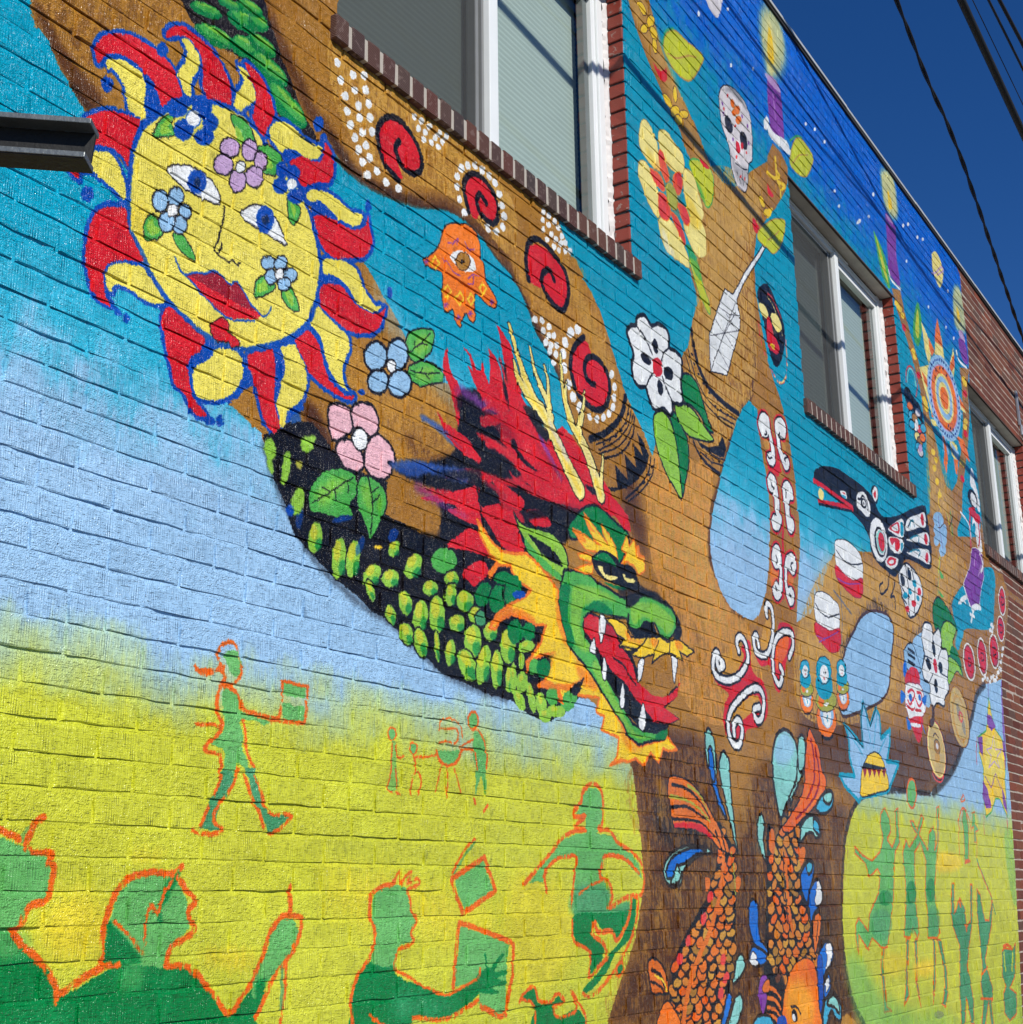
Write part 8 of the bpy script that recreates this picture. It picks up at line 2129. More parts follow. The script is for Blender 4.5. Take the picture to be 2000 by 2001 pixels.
E 31 1 100 0 0 0 0 5950,1889 34,2 -1,-24
R 0 1 100 0 0 9.1 9.1 5950,1889 34,2 -1,-24
E 31 1 100 0 0 0 0 6044,1899 40,5 17,-34
R 0 1 100 0 0 7.8 7.8 6044,1899 40,5 17,-34
E 18 1 100 0 0 0 0 5886,1930 39,3 5,-30
R 0 1 100 0 0 7.3 7.3 5886,1930 39,3 5,-30
E 21 1 100 0 0 0 0 5979,1934 37,0 -11,-28
R 0 1 100 0 0 7.1 7.1 5979,1934 37,0 -11,-28
E 31 1 100 0 0 0 0 5956,1961 33,1 -6,-31
R 0 1 100 0 0 10.7 10.7 5956,1961 33,1 -6,-31
P 9 1 100 0 0 0 0 6265,2376 65,-32 60,-57 10,-81 54,-46 -32,-65 -197,-95 -146,-53 -124,-51 -109,7 124,74 130,77 65,75 12,61
C 0 1 100 0 0 8.5 8.5 6265,2376 65,-32 60,-57 10,-81 54,-46 -32,-65 -197,-95 -146,-53 -124,-51 -109,7 124,74 130,77 65,75 12,61
L 4 1 100 0 0 21.4 12.9 6291,2329 19,-79 -23,-113 -103,-85
L 4 1 100 0 0 21.4 12.8 6337,2295 26,-92 -6,-74 -125,-93 -201,-80
L 30 1 100 0 0 21 12.6 6222,2157 -32,-75 -132,-72
L 8 1 100 0 0 21.5 12.9 6383,2167 -16,-75 -194,-94
P 30 1 100 0 0 0 0 5680,1821 26,67 32,12 15,-44 -25,-62
L 30 1 100 0 0 27.8 19.9 5873,1791 -9,-134 11,-110 16,-83
L 0 1 100 0 0 9.9 9.9 5844,1802 -11,-145 14,-137
P 30 1 100 0 0 0 0 6038,1817 68,14 -9,-47 -56,-35
P 8 1 100 0 0 0 0 5866,1329 164,32 93,-32 22,-68 7,-111 -10,-87 -439,34 29,81 24,51
C 0 1 100 0 0 5.9 5.9 5866,1329 164,32 93,-32 22,-68 7,-111 -10,-87 -439,34 29,81 24,51
P 7 1 45 59 0 0 0 5791,1253 158,18 117,-61 10,-109 -164,-20 -145,42
P 9 1 100 12 0 0 0 6029,1355 94,-26 25,-79 -69,26
L 0 1 100 0 0 13.3 13.3 5576,1280 83,-14 67,-41
L 30 1 100 0 0 17 17 5573,1264 76,-15 60,-36
L 0 1 100 0 0 13.2 13.2 5569,1240 83,-16 67,-40
L 30 1 100 0 0 16.9 16.9 5566,1224 76,-15 60,-37
L 0 1 100 0 0 13.2 13.2 5563,1204 83,-15 66,-41
L 30 1 100 0 0 16.9 16.9 5560,1188 76,-15 60,-37
L 0 1 100 0 0 13.1 13.1 5558,1174 83,-16 66,-41
L 30 1 100 0 0 16.9 16.9 5555,1158 76,-15 59,-37
E 0 1 100 0 0 0 0 5853,1133 33,0 8,-27
E 1 1 100 0 0 0 0 5844,1128 18,0 5,-15
L 0 1 100 0 0 9.7 9.7 5822,1172 60,-4 42,-30
P 5 1 100 0 0 0 0 5667,1141 74,0 21,-48 -102,8
P 0 1 60 8 0 0 0 5766,1281 -56,-60 -51,45 13,72
P 30 1 100 0 0 0 0 6163,1525 47,23 42,-18 -15,-58 -47,-61 -42,-38 -8,85
C 0 1 100 0 0 8.2 8.2 6163,1525 47,23 42,-18 -15,-58 -47,-61 -42,-38 -8,85
L 0 1 100 0 0 8.2 8.2 6219,1513 -43,-85
P 21 1 80 10 0 0 0 6432,1086 110,3 97,-65 -199,16
P 40 1 100 0 0 0 0 5107,2193 52,-43 23,-124 45,-55 26,-51 -77,59 -63,110
C 23 1 100 0 0 12.8 12.8 5107,2193 52,-43 23,-124 45,-55 26,-51 -77,59 -63,110
P 25 1 100 0 0 0 0 5080,2233 30,40 48,-27 19,-57 1,-69 -14,-33 -61,27 -22,41
C 23 1 100 0 0 12.8 12.8 5080,2233 30,40 48,-27 19,-57 1,-69 -14,-33 -61,27 -22,41
P 40 1 100 0 0 0 0 5106,2183 33,13 16,-78 -7,-53 -36,19
C 23 1 100 0 0 12.8 12.8 5106,2183 33,13 16,-78 -7,-53 -36,19
P 25 1 100 0 0 0 0 5212,2160 45,35 49,-34 2,-32 -1,-54 15,-132 23,-156 -60,129 -62,128 -22,77
C 23 1 100 0 0 13 13 5212,2160 45,35 49,-34 2,-32 -1,-54 15,-132 23,-156 -60,129 -62,128 -22,77
P 25 1 100 0 0 0 0 4659,1708 27,47 81,35 106,21 143,-1 78,-21 -106,-12 -98,-29 -74,-39 -21,-38 -64,-14 -53,18
C 23 1 100 0 0 12 12 4659,1708 27,47 81,35 106,21 143,-1 78,-21 -106,-12 -98,-29 -74,-39 -21,-38 -64,-14 -53,18
P 40 1 100 0 0 0 0 4682,1713 37,42 93,31 119,17 108,-7 -111,-22 -86,-31 -69,-11 -27,-38 -56,-5
C 23 1 100 0 0 12 12 4682,1713 37,42 93,31 119,17 108,-7 -111,-22 -86,-31 -69,-11 -27,-38 -56,-5
P 25 1 100 0 0 0 0 4773,1737 25,-33 -32,-33 -55,0 36,33
C 23 1 100 0 0 11.8 11.8 4773,1737 25,-33 -32,-33 -55,0 36,33
P 25 1 100 0 0 0 0 5567,1905 29,45 31,6 21,-48 -24,-56 12,-65 9,-33 -44,43 -35,53
C 23 1 100 0 0 13.6 13.6 5567,1905 29,45 31,6 21,-48 -24,-56 12,-65 9,-33 -44,43 -35,53
P 40 1 100 0 0 0 0 5423,1558 20,42 36,10 45,-27 -5,-73 12,-57 66,-44 4,-16 -50,5 -92,41 -38,63
C 23 1 100 0 0 13.1 13.1 5423,1558 20,42 36,10 45,-27 -5,-73 12,-57 66,-44 4,-16 -50,5 -92,41 -38,63
P 40 1 100 0 0 0 0 5396,1380 34,45 55,-2 94,-29 -13,-36 -93,-9
C 23 1 100 0 0 13 13 5396,1380 34,45 55,-2 94,-29 -13,-36 -93,-9
P 1 1 100 0 0 0 0 5408,1370 19,35 40,-7 10,-21 25,-21 -56,-3
C 23 1 100 0 0 3.7 3.7 5408,1370 19,35 40,-7 10,-21 25,-21 -56,-3
P 25 1 100 0 0 0 0 5243,1327 34,58 48,18 34,-41 -39,-38 -89,-30
C 23 1 100 0 0 12.6 12.6 5243,1327 34,58 48,18 34,-41 -39,-38 -89,-30
P 40 1 100 0 0 0 0 5092,1145 48,82 43,40 28,-26 -38,-50 -45,-49
C 23 1 100 0 0 12.3 12.3 5092,1145 48,82 43,40 28,-26 -38,-50 -45,-49
P 25 1 100 0 0 0 0 5167,1153 62,78 55,26 29,-27 -20,-47 -78,-48 -63,0
C 23 1 100 0 0 12.4 12.4 5167,1153 62,78 55,26 29,-27 -20,-47 -78,-48 -63,0
P 36 1 100 0 0 0 0 5410,1120 33,37 70,5 82,-16 7,-41
C 23 1 100 0 0 12.9 12.9 5410,1120 33,37 70,5 82,-16 7,-41
P 15 1 100 0 0 0 0 5470,1246 38,58 64,7 -5,-71 -54,-73
C 23 1 100 0 0 3.7 3.7 5470,1246 38,58 64,7 -5,-71 -54,-73
P 30 1 100 0 0 0 0 5516,1268 62,28 26,-17 -19,-30 -59,-2
C 23 1 100 0 0 3.7 3.7 5516,1268 62,28 26,-17 -19,-30 -59,-2
P 36 1 100 0 0 0 0 6290,2021 112,67 96,21 42,-20 -22,-57 -99,-35 -90,-1
C 23 1 100 0 0 15.2 15.2 6290,2021 112,67 96,21 42,-20 -22,-57 -99,-35 -90,-1
P 25 1 100 0 0 0 0 6401,2082 95,21 33,-20 -46,-40 -71,9
C 23 1 100 0 0 15.3 15.3 6401,2082 95,21 33,-20 -46,-40 -71,9
P 25 1 100 0 0 0 0 6054,1858 29,65 102,51 104,-1 41,-41 -15,-43 -63,-10 -30,19 -69,-2 -65,-31
C 23 1 100 0 0 14.7 14.7 6054,1858 29,65 102,51 104,-1 41,-41 -15,-43 -63,-10 -30,19 -69,-2 -65,-31
P 36 1 100 0 0 0 0 6252,1965 57,-22 -1,-48 -65,22
C 23 1 100 0 0 14.9 14.9 6252,1965 57,-22 -1,-48 -65,22
P 40 1 100 0 0 0 0 6031,1697 42,46 73,36 58,-11 3,-41 -49,-58 -43,-46 -23,-34 -43,34
C 23 1 100 0 0 14.4 14.4 6031,1697 42,46 73,36 58,-11 3,-41 -49,-58 -43,-46 -23,-34 -43,34
P 36 1 100 0 0 0 0 6109,1761 70,10 10,-32 -55,-24
C 23 1 100 0 0 14.5 14.5 6109,1761 70,10 10,-32 -55,-24
P 40 1 100 0 0 0 0 6125,1629 69,52 63,12 36,-36 -7,-46 -63,-41 -76,-39 -26,-45 -11,69
C 23 1 100 0 0 14.5 14.5 6125,1629 69,52 63,12 36,-36 -7,-46 -63,-41 -76,-39 -26,-45 -11,69
P 1 1 100 0 0 0 0 6247,1687 37,-30 -7,-58 -62,-23 -29,24 34,40
C 23 1 100 0 0 4.2 4.2 6247,1687 37,-30 -7,-58 -62,-23 -29,24 34,40
P 40 1 100 0 0 0 0 6185,1349 73,60 54,12 66,-22 -3,-52 -52,-38 -76,-31 -45,-131 -33,85
C 23 1 100 0 0 14.5 14.5 6185,1349 73,60 54,12 66,-22 -3,-52 -52,-38 -76,-31 -45,-131 -33,85
P 1 1 100 0 0 0 0 6282,1402 63,10 26,-30 -25,-45 -77,-37 29,56
C 23 1 100 0 0 4.2 4.2 6282,1402 63,10 26,-30 -25,-45 -77,-37 29,56
P 40 1 100 0 0 0 0 6229,1234 62,48 28,-30 -18,-44 -75,-29
C 23 1 100 0 0 14.4 14.4 6229,1234 62,48 28,-30 -18,-44 -75,-29
P 1 1 100 0 0 0 0 6259,1255 37,10 1,-34 -49,-26
C 23 1 100 0 0 4.1 4.1 6259,1255 37,10 1,-34 -49,-26
P 36 1 100 0 0 0 0 6187,1076 34,81 96,44 67,-15 50,-55 -13,-56 -60,10 -61,38 -83,-66
C 23 1 100 0 0 14.4 14.4 6187,1076 34,81 96,44 67,-15 50,-55 -13,-56 -60,10 -61,38 -83,-66
P 25 1 100 0 0 0 0 6255,1154 76,35 65,-27 14,-58 -72,34
C 23 1 100 0 0 14.5 14.5 6255,1154 76,35 65,-27 14,-58 -72,34
P 5 1 100 0 0 0 0 6170,1355 59,-2 -15,-151 -51,-80 -5,138
C 23 1 100 0 0 4.1 4.1 6170,1355 59,-2 -15,-151 -51,-80 -5,138
P 25 1 100 0 0 0 0 6090,2220 62,17 25,-47 -42,-39 -117,-90 -58,-50 28,60 75,52
C 23 1 100 0 0 14.6 14.6 6090,2220 62,17 25,-47 -42,-39 -117,-90 -58,-50 28,60 75,52
P 25 1 100 0 0 0 0 6113,2301 51,41 38,-21 -3,-62 -41,-76 -59,-4
C 23 1 100 0 0 14.8 14.8 6113,2301 51,41 38,-21 -3,-62 -41,-76 -59,-4
P 33 1 35 109 0 0 0 2492,1746 294,-26 402,-11 196,-53 235,-38 -3,-114 -605,35 -372,86 -142,30
P 7 1 45 112 0 0 0 2710,1694 241,-12 366,-55 278,-66 -144,-52 -323,44 -338,55
P 7 1 30 99 0 0 0 3621,1695 357,-80 -10,-201 -355,-59
P 7 1 50 30 0 0 0 2111,1731 115,-6 -38,-14 -76,1
P 7 1 45 60 0 0 0 1910,1642 137,-13 2,-105 -160,6
P 7 1 60 41 0 0 0 2321,1520 185,-12 1,-30 -143,12
P 27 1 100 0 0 0 0 2363,2181 16,18 32,-2 11,-27 -3,-23 -23,-7 -16,12
L 9 1 100 0 39 9.8 9.8 2341,2175 3,25 25,20 32,-8 18,-33 0,-35 -17,-18
P 9 1 100 0 34 0 0 2267,2155 11,-10 34,3 26,5 8,16 14,-10 1,-19 -27,3 -29,-19 -26,8 -11,5
L 9 1 100 0 34 12.9 12.9 2360,2155 5,-21 -3,-19 31,2
P 27 1 100 0 0 0 0 2363,2106 22,4 28,-17 15,-33 47,-5 48,-8 -19,-11 -28,7 -46,-5 -9,-10 13,-24 0,-34 14,-18 15,-24 19,2 -37,-3 -23,11 -12,-26 -35,4 3,16 -6,33 -40,12 37,33 -3,43 -6,31
L 9 1 100 0 36 11.7 11.7 2352,2108 -9,-32 6,-31 15,-23 -16,-26 -29,-23 -3,-16 44,-5 8,-30
L 9 1 100 0 36 12.1 12.1 2367,2116 31,-9 24,-23 15,-20 38,-4 28,-5 58,-1
L 9 1 100 0 36 9.8 9.8 2434,2038 6,-24 6,-31 11,-27 20,-23
L 9 1 100 0 54 8.4 8.4 2278,2017 43,1 43,1
P 29 1 100 0 0 0 0 2375,1916 35,2 -7,-33 -24,-35 -15,-28 -7,-27 31,-12 -77,3 14,38 15,30 15,28
L 9 1 100 0 36 9.4 9.4 2364,1921 1,-27 -21,-37 -19,-36 -14,-30
L 9 1 100 0 39 9.4 9.4 2423,1925 -12,-31 -24,-32 -28,-31 -7,-30 31,-16 -29,-10 -46,-2 -21,8
P 29 1 100 0 0 0 0 2445,1927 37,3 0,0 11,-37 21,-33 10,-24 24,-15 58,6 -28,-26 -37,-20 -15,15 -20,30 -19,23 -16,18 -11,36
L 9 1 100 0 39 9.9 9.9 2483,1911 20,-33 19,-36 26,-18 67,3 -32,-29 -42,-19
L 9 1 100 0 39 9.8 9.8 2446,1909 20,-36 18,-27 18,-21 15,-30
P 27 0 100 0 0 0 0 2573,2147 85,-1 -1,-29 -82,1
P 27 0 100 0 0 0 0 2568,2097 85,-2 -1,-41 -79,2
L 9 0 100 0 29 9.2 9.2 2570,2114 -2,36 95,-2 2,-30
L 9 0 100 0 36 10.2 10.2 2568,2101 -8,-43 -33,-7 128,3 6,37 -3,16
E 27 1 100 0 0 0 0 3019,2060 18,2 1,-17
R 9 1 100 0 15 6.2 6.2 3019,2060 18,2 1,-17
P 27 1 70 0 0 0 0 3016,2035 18,2 7,-68 7,-53 -45,-6 11,57 3,0
L 9 1 100 0 29 6.2 6.2 3019,2034 -2,-67 -14,-57 54,-7
L 9 1 100 0 29 6.3 6.3 3037,2033 9,-35 34,10
L 9 1 100 0 29 6.2 6.2 3035,1969 10,-53
E 27 1 100 0 0 0 0 3118,2031 17,2 0,-15
R 9 1 100 0 15 6.4 6.4 3118,2031 17,2 0,-15
L 9 1 100 0 24 7.6 7.6 3116,2015 16,-39 -15,-23 -12,-48
L 9 1 100 0 29 7.7 7.7 3129,2005 57,8 39,7
L 9 1 100 0 24 7.6 7.6 3142,1965 13,-24 -12,-34
P 27 1 100 0 0 0 0 3231,2031 117,10 -17,-28 -47,-17 -40,14
L 9 1 100 0 29 9.2 9.2 3228,2031 16,-25 40,-12 47,15 21,32
L 9 1 100 0 29 5.3 5.3 3241,2092 10,28 40,11 54,-13 14,-38
L 9 1 100 0 34 6.6 6.6 3244,2055 33,8 48,-1 6,39 -80,-4
L 9 1 100 0 24 5.2 5.2 3258,1996 -7,-12 -26,-65
L 9 1 100 0 29 5.2 5.2 3284,1986 -3,-82
L 9 1 100 0 29 5.3 5.3 3318,1989 33,-70
E 27 1 100 0 0 0 0 3417,2136 27,3 0,-26
R 9 1 100 0 15 8.2 8.2 3417,2136 27,3 0,-26
P 27 1 100 0 0 0 0 3422,2105 50,-11 18,-34 -4,-60 -2,-78 -28,53 -29,-56 1,77 -14,42
L 9 1 100 0 34 8.2 8.2 3444,2111 28,-29 18,-38 -4,-44
L 9 1 100 0 34 8.1 8.1 3352,2045 63,5 14,-22 6,-31
L 9 1 100 0 34 5.4 5.4 3345,2052 70,29 -28,-14
L 9 1 100 0 0 8.1 8.1 3420,1907 7,-14
L 9 1 100 0 0 9.5 9.5 3491,1892 -21,-17
P 27 1 100 0 0 0 0 1712,1759 61,-10 31,-6 30,-13 62,-11 1,-64 -9,-20 -33,-17 -19,-37 -14,-12 -89,3
P 29 1 50 0 0 0 0 1819,1750 20,23 10,-4 -13,-34
P 28 1 100 0 0 0 0 1733,1567 92,1 31,-22 34,-28 28,-26 18,-33 7,-76 -191,15
P 27 1 75 30 0 0 0 1761,1583 69,-2 43,-50 -76,-7 -31,11
L 9 1 100 0 32 14 14 1753,1768 18,-5 32,-8 16,-9
L 9 1 100 0 29 15 15 1873,1790 -20,-13 -12,-29 -4,-15 20,-9 44,-2 -7,-21 15,-6 -4,-40 -10,-23 -40,-14 -16,-32 -14,-14 24,-26 41,-28 28,-28 20,-33 7,-74
P 27 1 100 0 0 0 0 2070,1615 12,27 27,24 36,14 76,3 25,-14 26,-28 10,-28 7,-42 -38,-27 -21,-26 -6,-27 -148,7 -22,52
P 28 1 100 5 0 0 0 2058,1589 30,-21 66,-53 -9,-15 -87,3 -2,47
P 28 1 80 8 0 0 0 2193,1600 15,55 33,34 16,0 -28,-50 -25,-28 6,-30
P 28 1 100 0 0 0 0 1944,1439 56,27 52,22 42,9 54,0 80,-6 55,-3 42,-21 43,-38 53,-51 88,65 26,17 3,-56 -24,-41 1,-26 -565,45
P 27 1 55 35 0 0 0 2094,1502 72,7 -3,-52 -72,-12 4,36
L 9 1 100 0 29 15 15 2260,1702 -27,-16 -58,2 -53,-8 -35,-19 -19,-27 -15,-37 -7,-34 1,-54
L 9 1 100 0 29 14.2 14.2 2247,1678 32,-28 26,-23 -19,-17 2,-17 17,-19 -7,-17 -58,-23 -9,-27 -2,-14 54,-2 41,-21 44,-38 55,-49 43,34 42,41 0,9
L 9 1 100 0 29 15 15 2094,1502 -43,-3 -59,-23 -49,-25
L 9 1 100 0 44 9 9 2245,1686 -36,-45 -16,-38 -21,17 -11,-43 0,-54 -36,30 -50,36
P 27 1 100 0 0 0 0 2558,1553 35,33 29,2 30,-25 -3,-39 -28,-27 -32,-22 -35,-25 -35,-24 -8,-20 -14,15 11,40 21,34 21,23
P 28 1 100 13 0 0 0 2509,1443 27,8 27,1 -35,-27 -17,-22
L 9 0 100 0 22 15.4 15.4 2621,1659 1,-34 1,-34
L 9 1 100 0 29 14 14 2619,1590 -26,-1 -36,-30 -16,-32 -12,-29 -21,-34
L 9 1 100 0 29 13 13 2636,1591 30,-10 -13,-48 -32,-39 -45,-36 -38,-54 -25,-36
L 9 1 100 0 59 10.8 10.8 2596,1351 11,46 7,47 1,42
L 29 1 70 0 0 10.8 10.8 2599,1386 2,44 -2,44
P 27 1 100 0 0 0 0 2952,1629 11,17 80,17 54,-14 6,-31 12,-24 22,-25 -21,-16 -3,-34 -56,-15 -16,-33 -6,-23 -90,17 7,49 5,36 -15,33
P 27 1 100 0 0 0 0 3346,1548 51,-7 219,-48 -15,-3 -17,-96 -10,-95 -125,30 -6,40 -20,33 -107,-8 20,83
P 28 1 100 0 0 0 0 2934,1472 56,-15 45,1 24,-27 101,-29 118,-30 104,18 41,12 20,-33 -88,-37 -102,-17 -128,9 -18,-34 -236,19 -5,59 4,50 31,30
P 29 1 60 50 0 0 0 3071,1387 207,-29 117,21 -40,-43 -164,-13 -177,22
P 28 1 100 0 0 0 0 3443,1422 35,13 -10,33 10,4 17,-41 61,36 18,-3 -54,-42 61,1 7,-11 -54,-10 50,-9 -8,-14 -64,2 32,-20 -95,7 -30,34
L 9 1 100 0 34 12 12 2930,1628 10,14 45,17 46,7 12,20
L 9 1 100 0 29 8.7 8.7 3025,1666 35,31 4,-31 26,24 24,4 -24,-28 49,14 9,-14 -39,-10 -12,-11 12,-24 3,-24 28,-24 -21,-20 -9,-17 15,-14 -15,-13 -52,-12 -17,-26 0,-20 59,-22 66,-27 112,-29 91,18 67,17 11,25
L 9 1 100 0 26 12.8 12.8 2935,1626 -2,-40 21,-36 -5,-46 -32,-37 -37,-34 -19,-46 10,-78
L 9 0 100 0 24 15.8 15.8 3310,1390 13,70 17,100 43,-6 233,-54 11,-8 -6,-85 -31,-69 -8,-39 -29,-4 -104,38
L 9 1 100 0 34 12.5 12.5 3436,1348 -94,-25 -89,-13 -128,14 -15,-25
L 9 1 100 0 34 10.5 10.5 2937,1347 22,-14 45,-22
P 27 0 100 0 0 0 0 3320,1678 144,57 25,-38 31,-47 -150,-52 -33,40
C 9 0 100 0 24 15.9 15.9 3304,1679 167,63 32,-48 29,-46 -169,-63 -39,53
L 9 1 100 0 29 9.2 9.2 3307,1696 57,59 62,41
L 29 1 70 0 0 7.9 7.9 3317,1696 61,56 48,31
P 27 0 100 0 0 0 0 4026,1890 37,34 11,31 38,24 55,3 37,-20 5,-58 -22,-49 -29,-23 113,-5 66,-29 67,-25 58,-35 21,-54 -63,31 -67,34 -105,16 -48,-14 -17,-43 39,-43 15,-52 -20,-25 105,16 60,8 -9,-43 -376,-3 7,70 -6,49 25,63 -38,8 -103,-14 -58,-34 -18,-36 -48,4 -39,-8 64,44 92,58 60,35 79,19 71,6 4,63 -36,-2
P 29 1 80 21 0 0 0 4006,1656 234,0 -4,-68 136,20 -4,-39 -367,-3
P 28 1 100 0 0 0 0 3997,1570 201,5 181,2 -32,-38 -52,-46 -38,1 -7,27 -74,2 -44,28 -29,-41 70,-35 16,-30 -56,-39 -46,-16 12,59 -34,21 -67,27
P 28 1 100 0 0 0 0 4412,1625 27,-13 -51,-113 -115,-53 -88,-67 -92,-40 -52,-5 18,19 72,29 95,62 88,44 64,81
E 28 1 100 0 0 0 0 4293,1391 26,-1 -1,-19
L 9 1 100 0 32 15.6 15.6 4086,1843 -71,2 69,41 -58,-7 -17,17 46,32 20,40 56,25 55,-6 26,-38 -5,-75 -29,-28 75,-2 55,-38 116,-33 58,-35 16,-54 -24,-50 -52,-9
L 9 1 100 0 32 14.5 14.5 4086,1839 -89,-7 -70,-24 -60,-38 -75,-46 -49,-28 -47,-28
L 9 1 100 0 32 13.2 13.2 3829,1644 -14,48 34,33 67,25 95,6 7,-25 -20,-46 -11,-62 -3,-57 5,-69 76,-31 34,-21 -17,-65 50,14
L 9 1 100 0 32 15.8 15.8 4209,1760 86,2 87,-17 77,-39
L 9 1 100 0 32 16.9 16.9 4200,1751 -23,-60 55,-17 25,-44 -21,-38 137,34 17,-36 -44,-64 -70,-41 -27,30 -101,2 -16,30 -20,-37 70,-31 25,-43 -66,-30
L 9 1 100 0 32 13.8 13.8 4383,1630 69,-9 -38,-97 -84,-84 -60,-40 -78,-46 -100,-35 -52,11
L 9 1 100 0 24 10.7 10.7 4277,1375 -7,25 39,15 12,-26 -35,-19
L 9 1 100 0 54 9.1 9.1 4031,1636 81,29 83,13
P 28 1 100 0 0 0 0 3672,1348 68,13 22,-41 79,-5 40,17 36,-20 -61,-10 15,-31 116,15 50,-23 18,-49 -322,26 13,70 -45,21
L 9 1 100 0 34 11.3 11.3 3656,1330 23,21 61,16 26,-40 67,-8 45,21 44,-26 -66,-12 23,-32 116,15 -31,57 82,-72 14,-57
L 9 1 100 0 34 11 11 3671,1337 68,-23 1,-75
P 27 0 100 0 0 0 0 7259,2033 75,31 75,-59 -7,-62 -80,-43 80,-39 86,57 28,141 52,16 -25,-127 7,-56 -110,-57 -43,-110 -50,-134 -89,-117 -74,-107 -76,-4 -152,55 -75,-54 -121,72 -21,-85 -24,61 8,73 56,30 124,-65 41,81 173,101 47,91 -37,26 -137,-40 -45,64 -150,48 8,32 110,-42 140,-23 141,48 65,75 -30,53
C 9 0 100 0 30 10.5 10.5 7259,2033 75,31 75,-59 -7,-62 -80,-43 80,-39 86,57 28,141 52,16 -25,-127 7,-56 -110,-57 -43,-110 -50,-134 -89,-117 -74,-107 -76,-4 -152,55 -75,-54 -121,72 -21,-85 -24,61 8,73 56,30 124,-65 41,81 173,101 47,91 -37,26 -137,-40 -45,64 -150,48 8,32 110,-42 140,-23 141,48 65,75 -30,53
P 29 0 100 0 0 0 0 7110,1369 19,-7 -35,-87 1,-113 1,-75 78,-24 -126,3 13,86 -8,125
C 9 0 100 0 30 10.3 10.3 7110,1369 19,-7 -35,-87 1,-113 1,-75 78,-24 -126,3 13,86 -8,125
P 27 0 100 0 0 0 0 7768,2012 63,3 61,-49 106,92 46,-20 -121,-92 142,-84 43,89 110,49 35,-59 -53,-76 70,46 55,199 59,11 -86,-209 -112,-166 -67,-117 33,-216 -63,-27 -180,5 41,125 -14,114 70,173 -84,99 -120,-60 -45,-184 -14,-83 13,-152 -47,-33 -65,63 -53,-53 -114,10 85,166 23,116 -4,145 82,72 48,-41 174,76 -88,41
C 9 0 100 0 30 11.5 11.5 7768,2012 63,3 61,-49 106,92 46,-20 -121,-92 142,-84 43,89 110,49 35,-59 -53,-76 70,46 55,199 59,11 -86,-209 -112,-166 -67,-117 33,-216 -63,-27 -180,5 41,125 -14,114 70,173 -84,99 -120,-60 -45,-184 -14,-83 13,-152 -47,-33 -65,63 -53,-53 -114,10 85,166 23,116 -4,145 82,72 48,-41 174,76 -88,41
P 29 0 100 0 0 0 0 7519,1395 47,-1 -66,-137 -27,-91 7,-52 -103,-39 62,93
C 9 0 100 0 30 10.7 10.7 7519,1395 47,-1 -66,-137 -27,-91 7,-52 -103,-39 62,93
P 29 0 100 0 0 0 0 7661,1391 48,-1 -66,-206 30,-135 -52,103
C 9 0 100 0 30 11 11 7661,1391 48,-1 -66,-206 30,-135 -52,103
P 29 0 100 0 0 0 0 8011,1388 37,-8 -61,-214 -91,-118 76,188
C 9 0 100 0 30 11.4 11.4 8011,1388 37,-8 -61,-214 -91,-118 76,188
P 29 0 100 0 0 0 0 8087,1379 77,-9 60,-174 -26,-112 -64,-65 -61,17 87,93 8,98
C 9 0 100 0 30 11.5 11.5 8087,1379 77,-9 60,-174 -26,-112 -64,-65 -61,17 87,93 8,98
E 27 1 100 0 0 0 0 7849,2169 92,5 -25,-82
R 9 1 100 0 10 15.4 15.4 7849,2169 92,5 -25,-82
E 28 1 60 8 0 0 0 7219,1606 109,-1 -11,-39
E 28 1 70 8 0 0 0 7675,1631 92,-1 -19,-62
E 28 1 70 8 0 0 0 8051,1644 84,0 -22,-65
E 29 1 55 14 0 0 0 7120,1477 170,-3 -21,-77
E 29 1 60 14 0 0 0 7635,1501 108,-2 -25,-81
E 29 1 60 14 0 0 0 8056,1479 118,-2 -29,-85
P 27 0 100 0 0 0 0 8941,2139 58,-13 6,-106 -61,-195 -97,-9 31,160 -10,95
C 9 0 100 0 30 11.4 11.4 8941,2139 58,-13 6,-106 -61,-195 -97,-9 31,160 -10,95
L 9 1 100 0 34 14.3 14.3 8791,1989 -7,63 141,86 119,-59 19,-73
L 9 1 100 0 34 11.2 11.2 8760,1988 -24,-143
P 27 0 100 0 0 0 0 9139,2115 70,12 -13,-75 50,-40 -71,-11 -10,-66 -50,-1 24,99 -56,-18
C 9 0 100 0 30 8.8 8.8 9139,2115 70,12 -13,-75 50,-40 -71,-11 -10,-66 -50,-1 24,99 -56,-18
L 9 1 100 0 0 17 17 8843,1804 130,14
L 9 1 100 0 0 11.5 11.5 8957,2222 -64,-45 99,14 -35,31
L 29 1 100 0 0 17.5 17.5 9138,1829 95,-89 151,-122 84,-124
L 9 1 100 0 29 14.6 14.6 9144,1804 136,-112 131,-90
L 9 1 100 0 34 8.7 8.7 9202,1986 -61,-149
P 29 0 100 0 0 0 0 8498,1681 58,0 -50,-98 -14,-74 151,89 96,-62 -11,-107 105,36 83,210 48,0 -94,-234 -123,-119 -77,-117 61,-152 -37,-168 -58,5 -59,150 -92,-160 -69,6 54,255 71,188 -104,106 -16,75
C 9 0 100 0 30 12.2 12.2 8498,1681 58,0 -50,-98 -14,-74 151,89 96,-62 -11,-107 105,36 83,210 48,0 -94,-234 -123,-119 -77,-117 61,-152 -37,-168 -58,5 -59,150 -92,-160 -69,6 54,255 71,188 -104,106 -16,75
P 29 0 100 0 0 0 0 9066,1651 64,-40 52,-152 99,-2 120,120 34,0 -97,-146 -131,-108 -126,-105 127,-162 -26,-61 -39,-13 0,-153 -64,5 1,152 -156,-140 -75,6 106,142 -25,93 68,88 22,169 -15,157
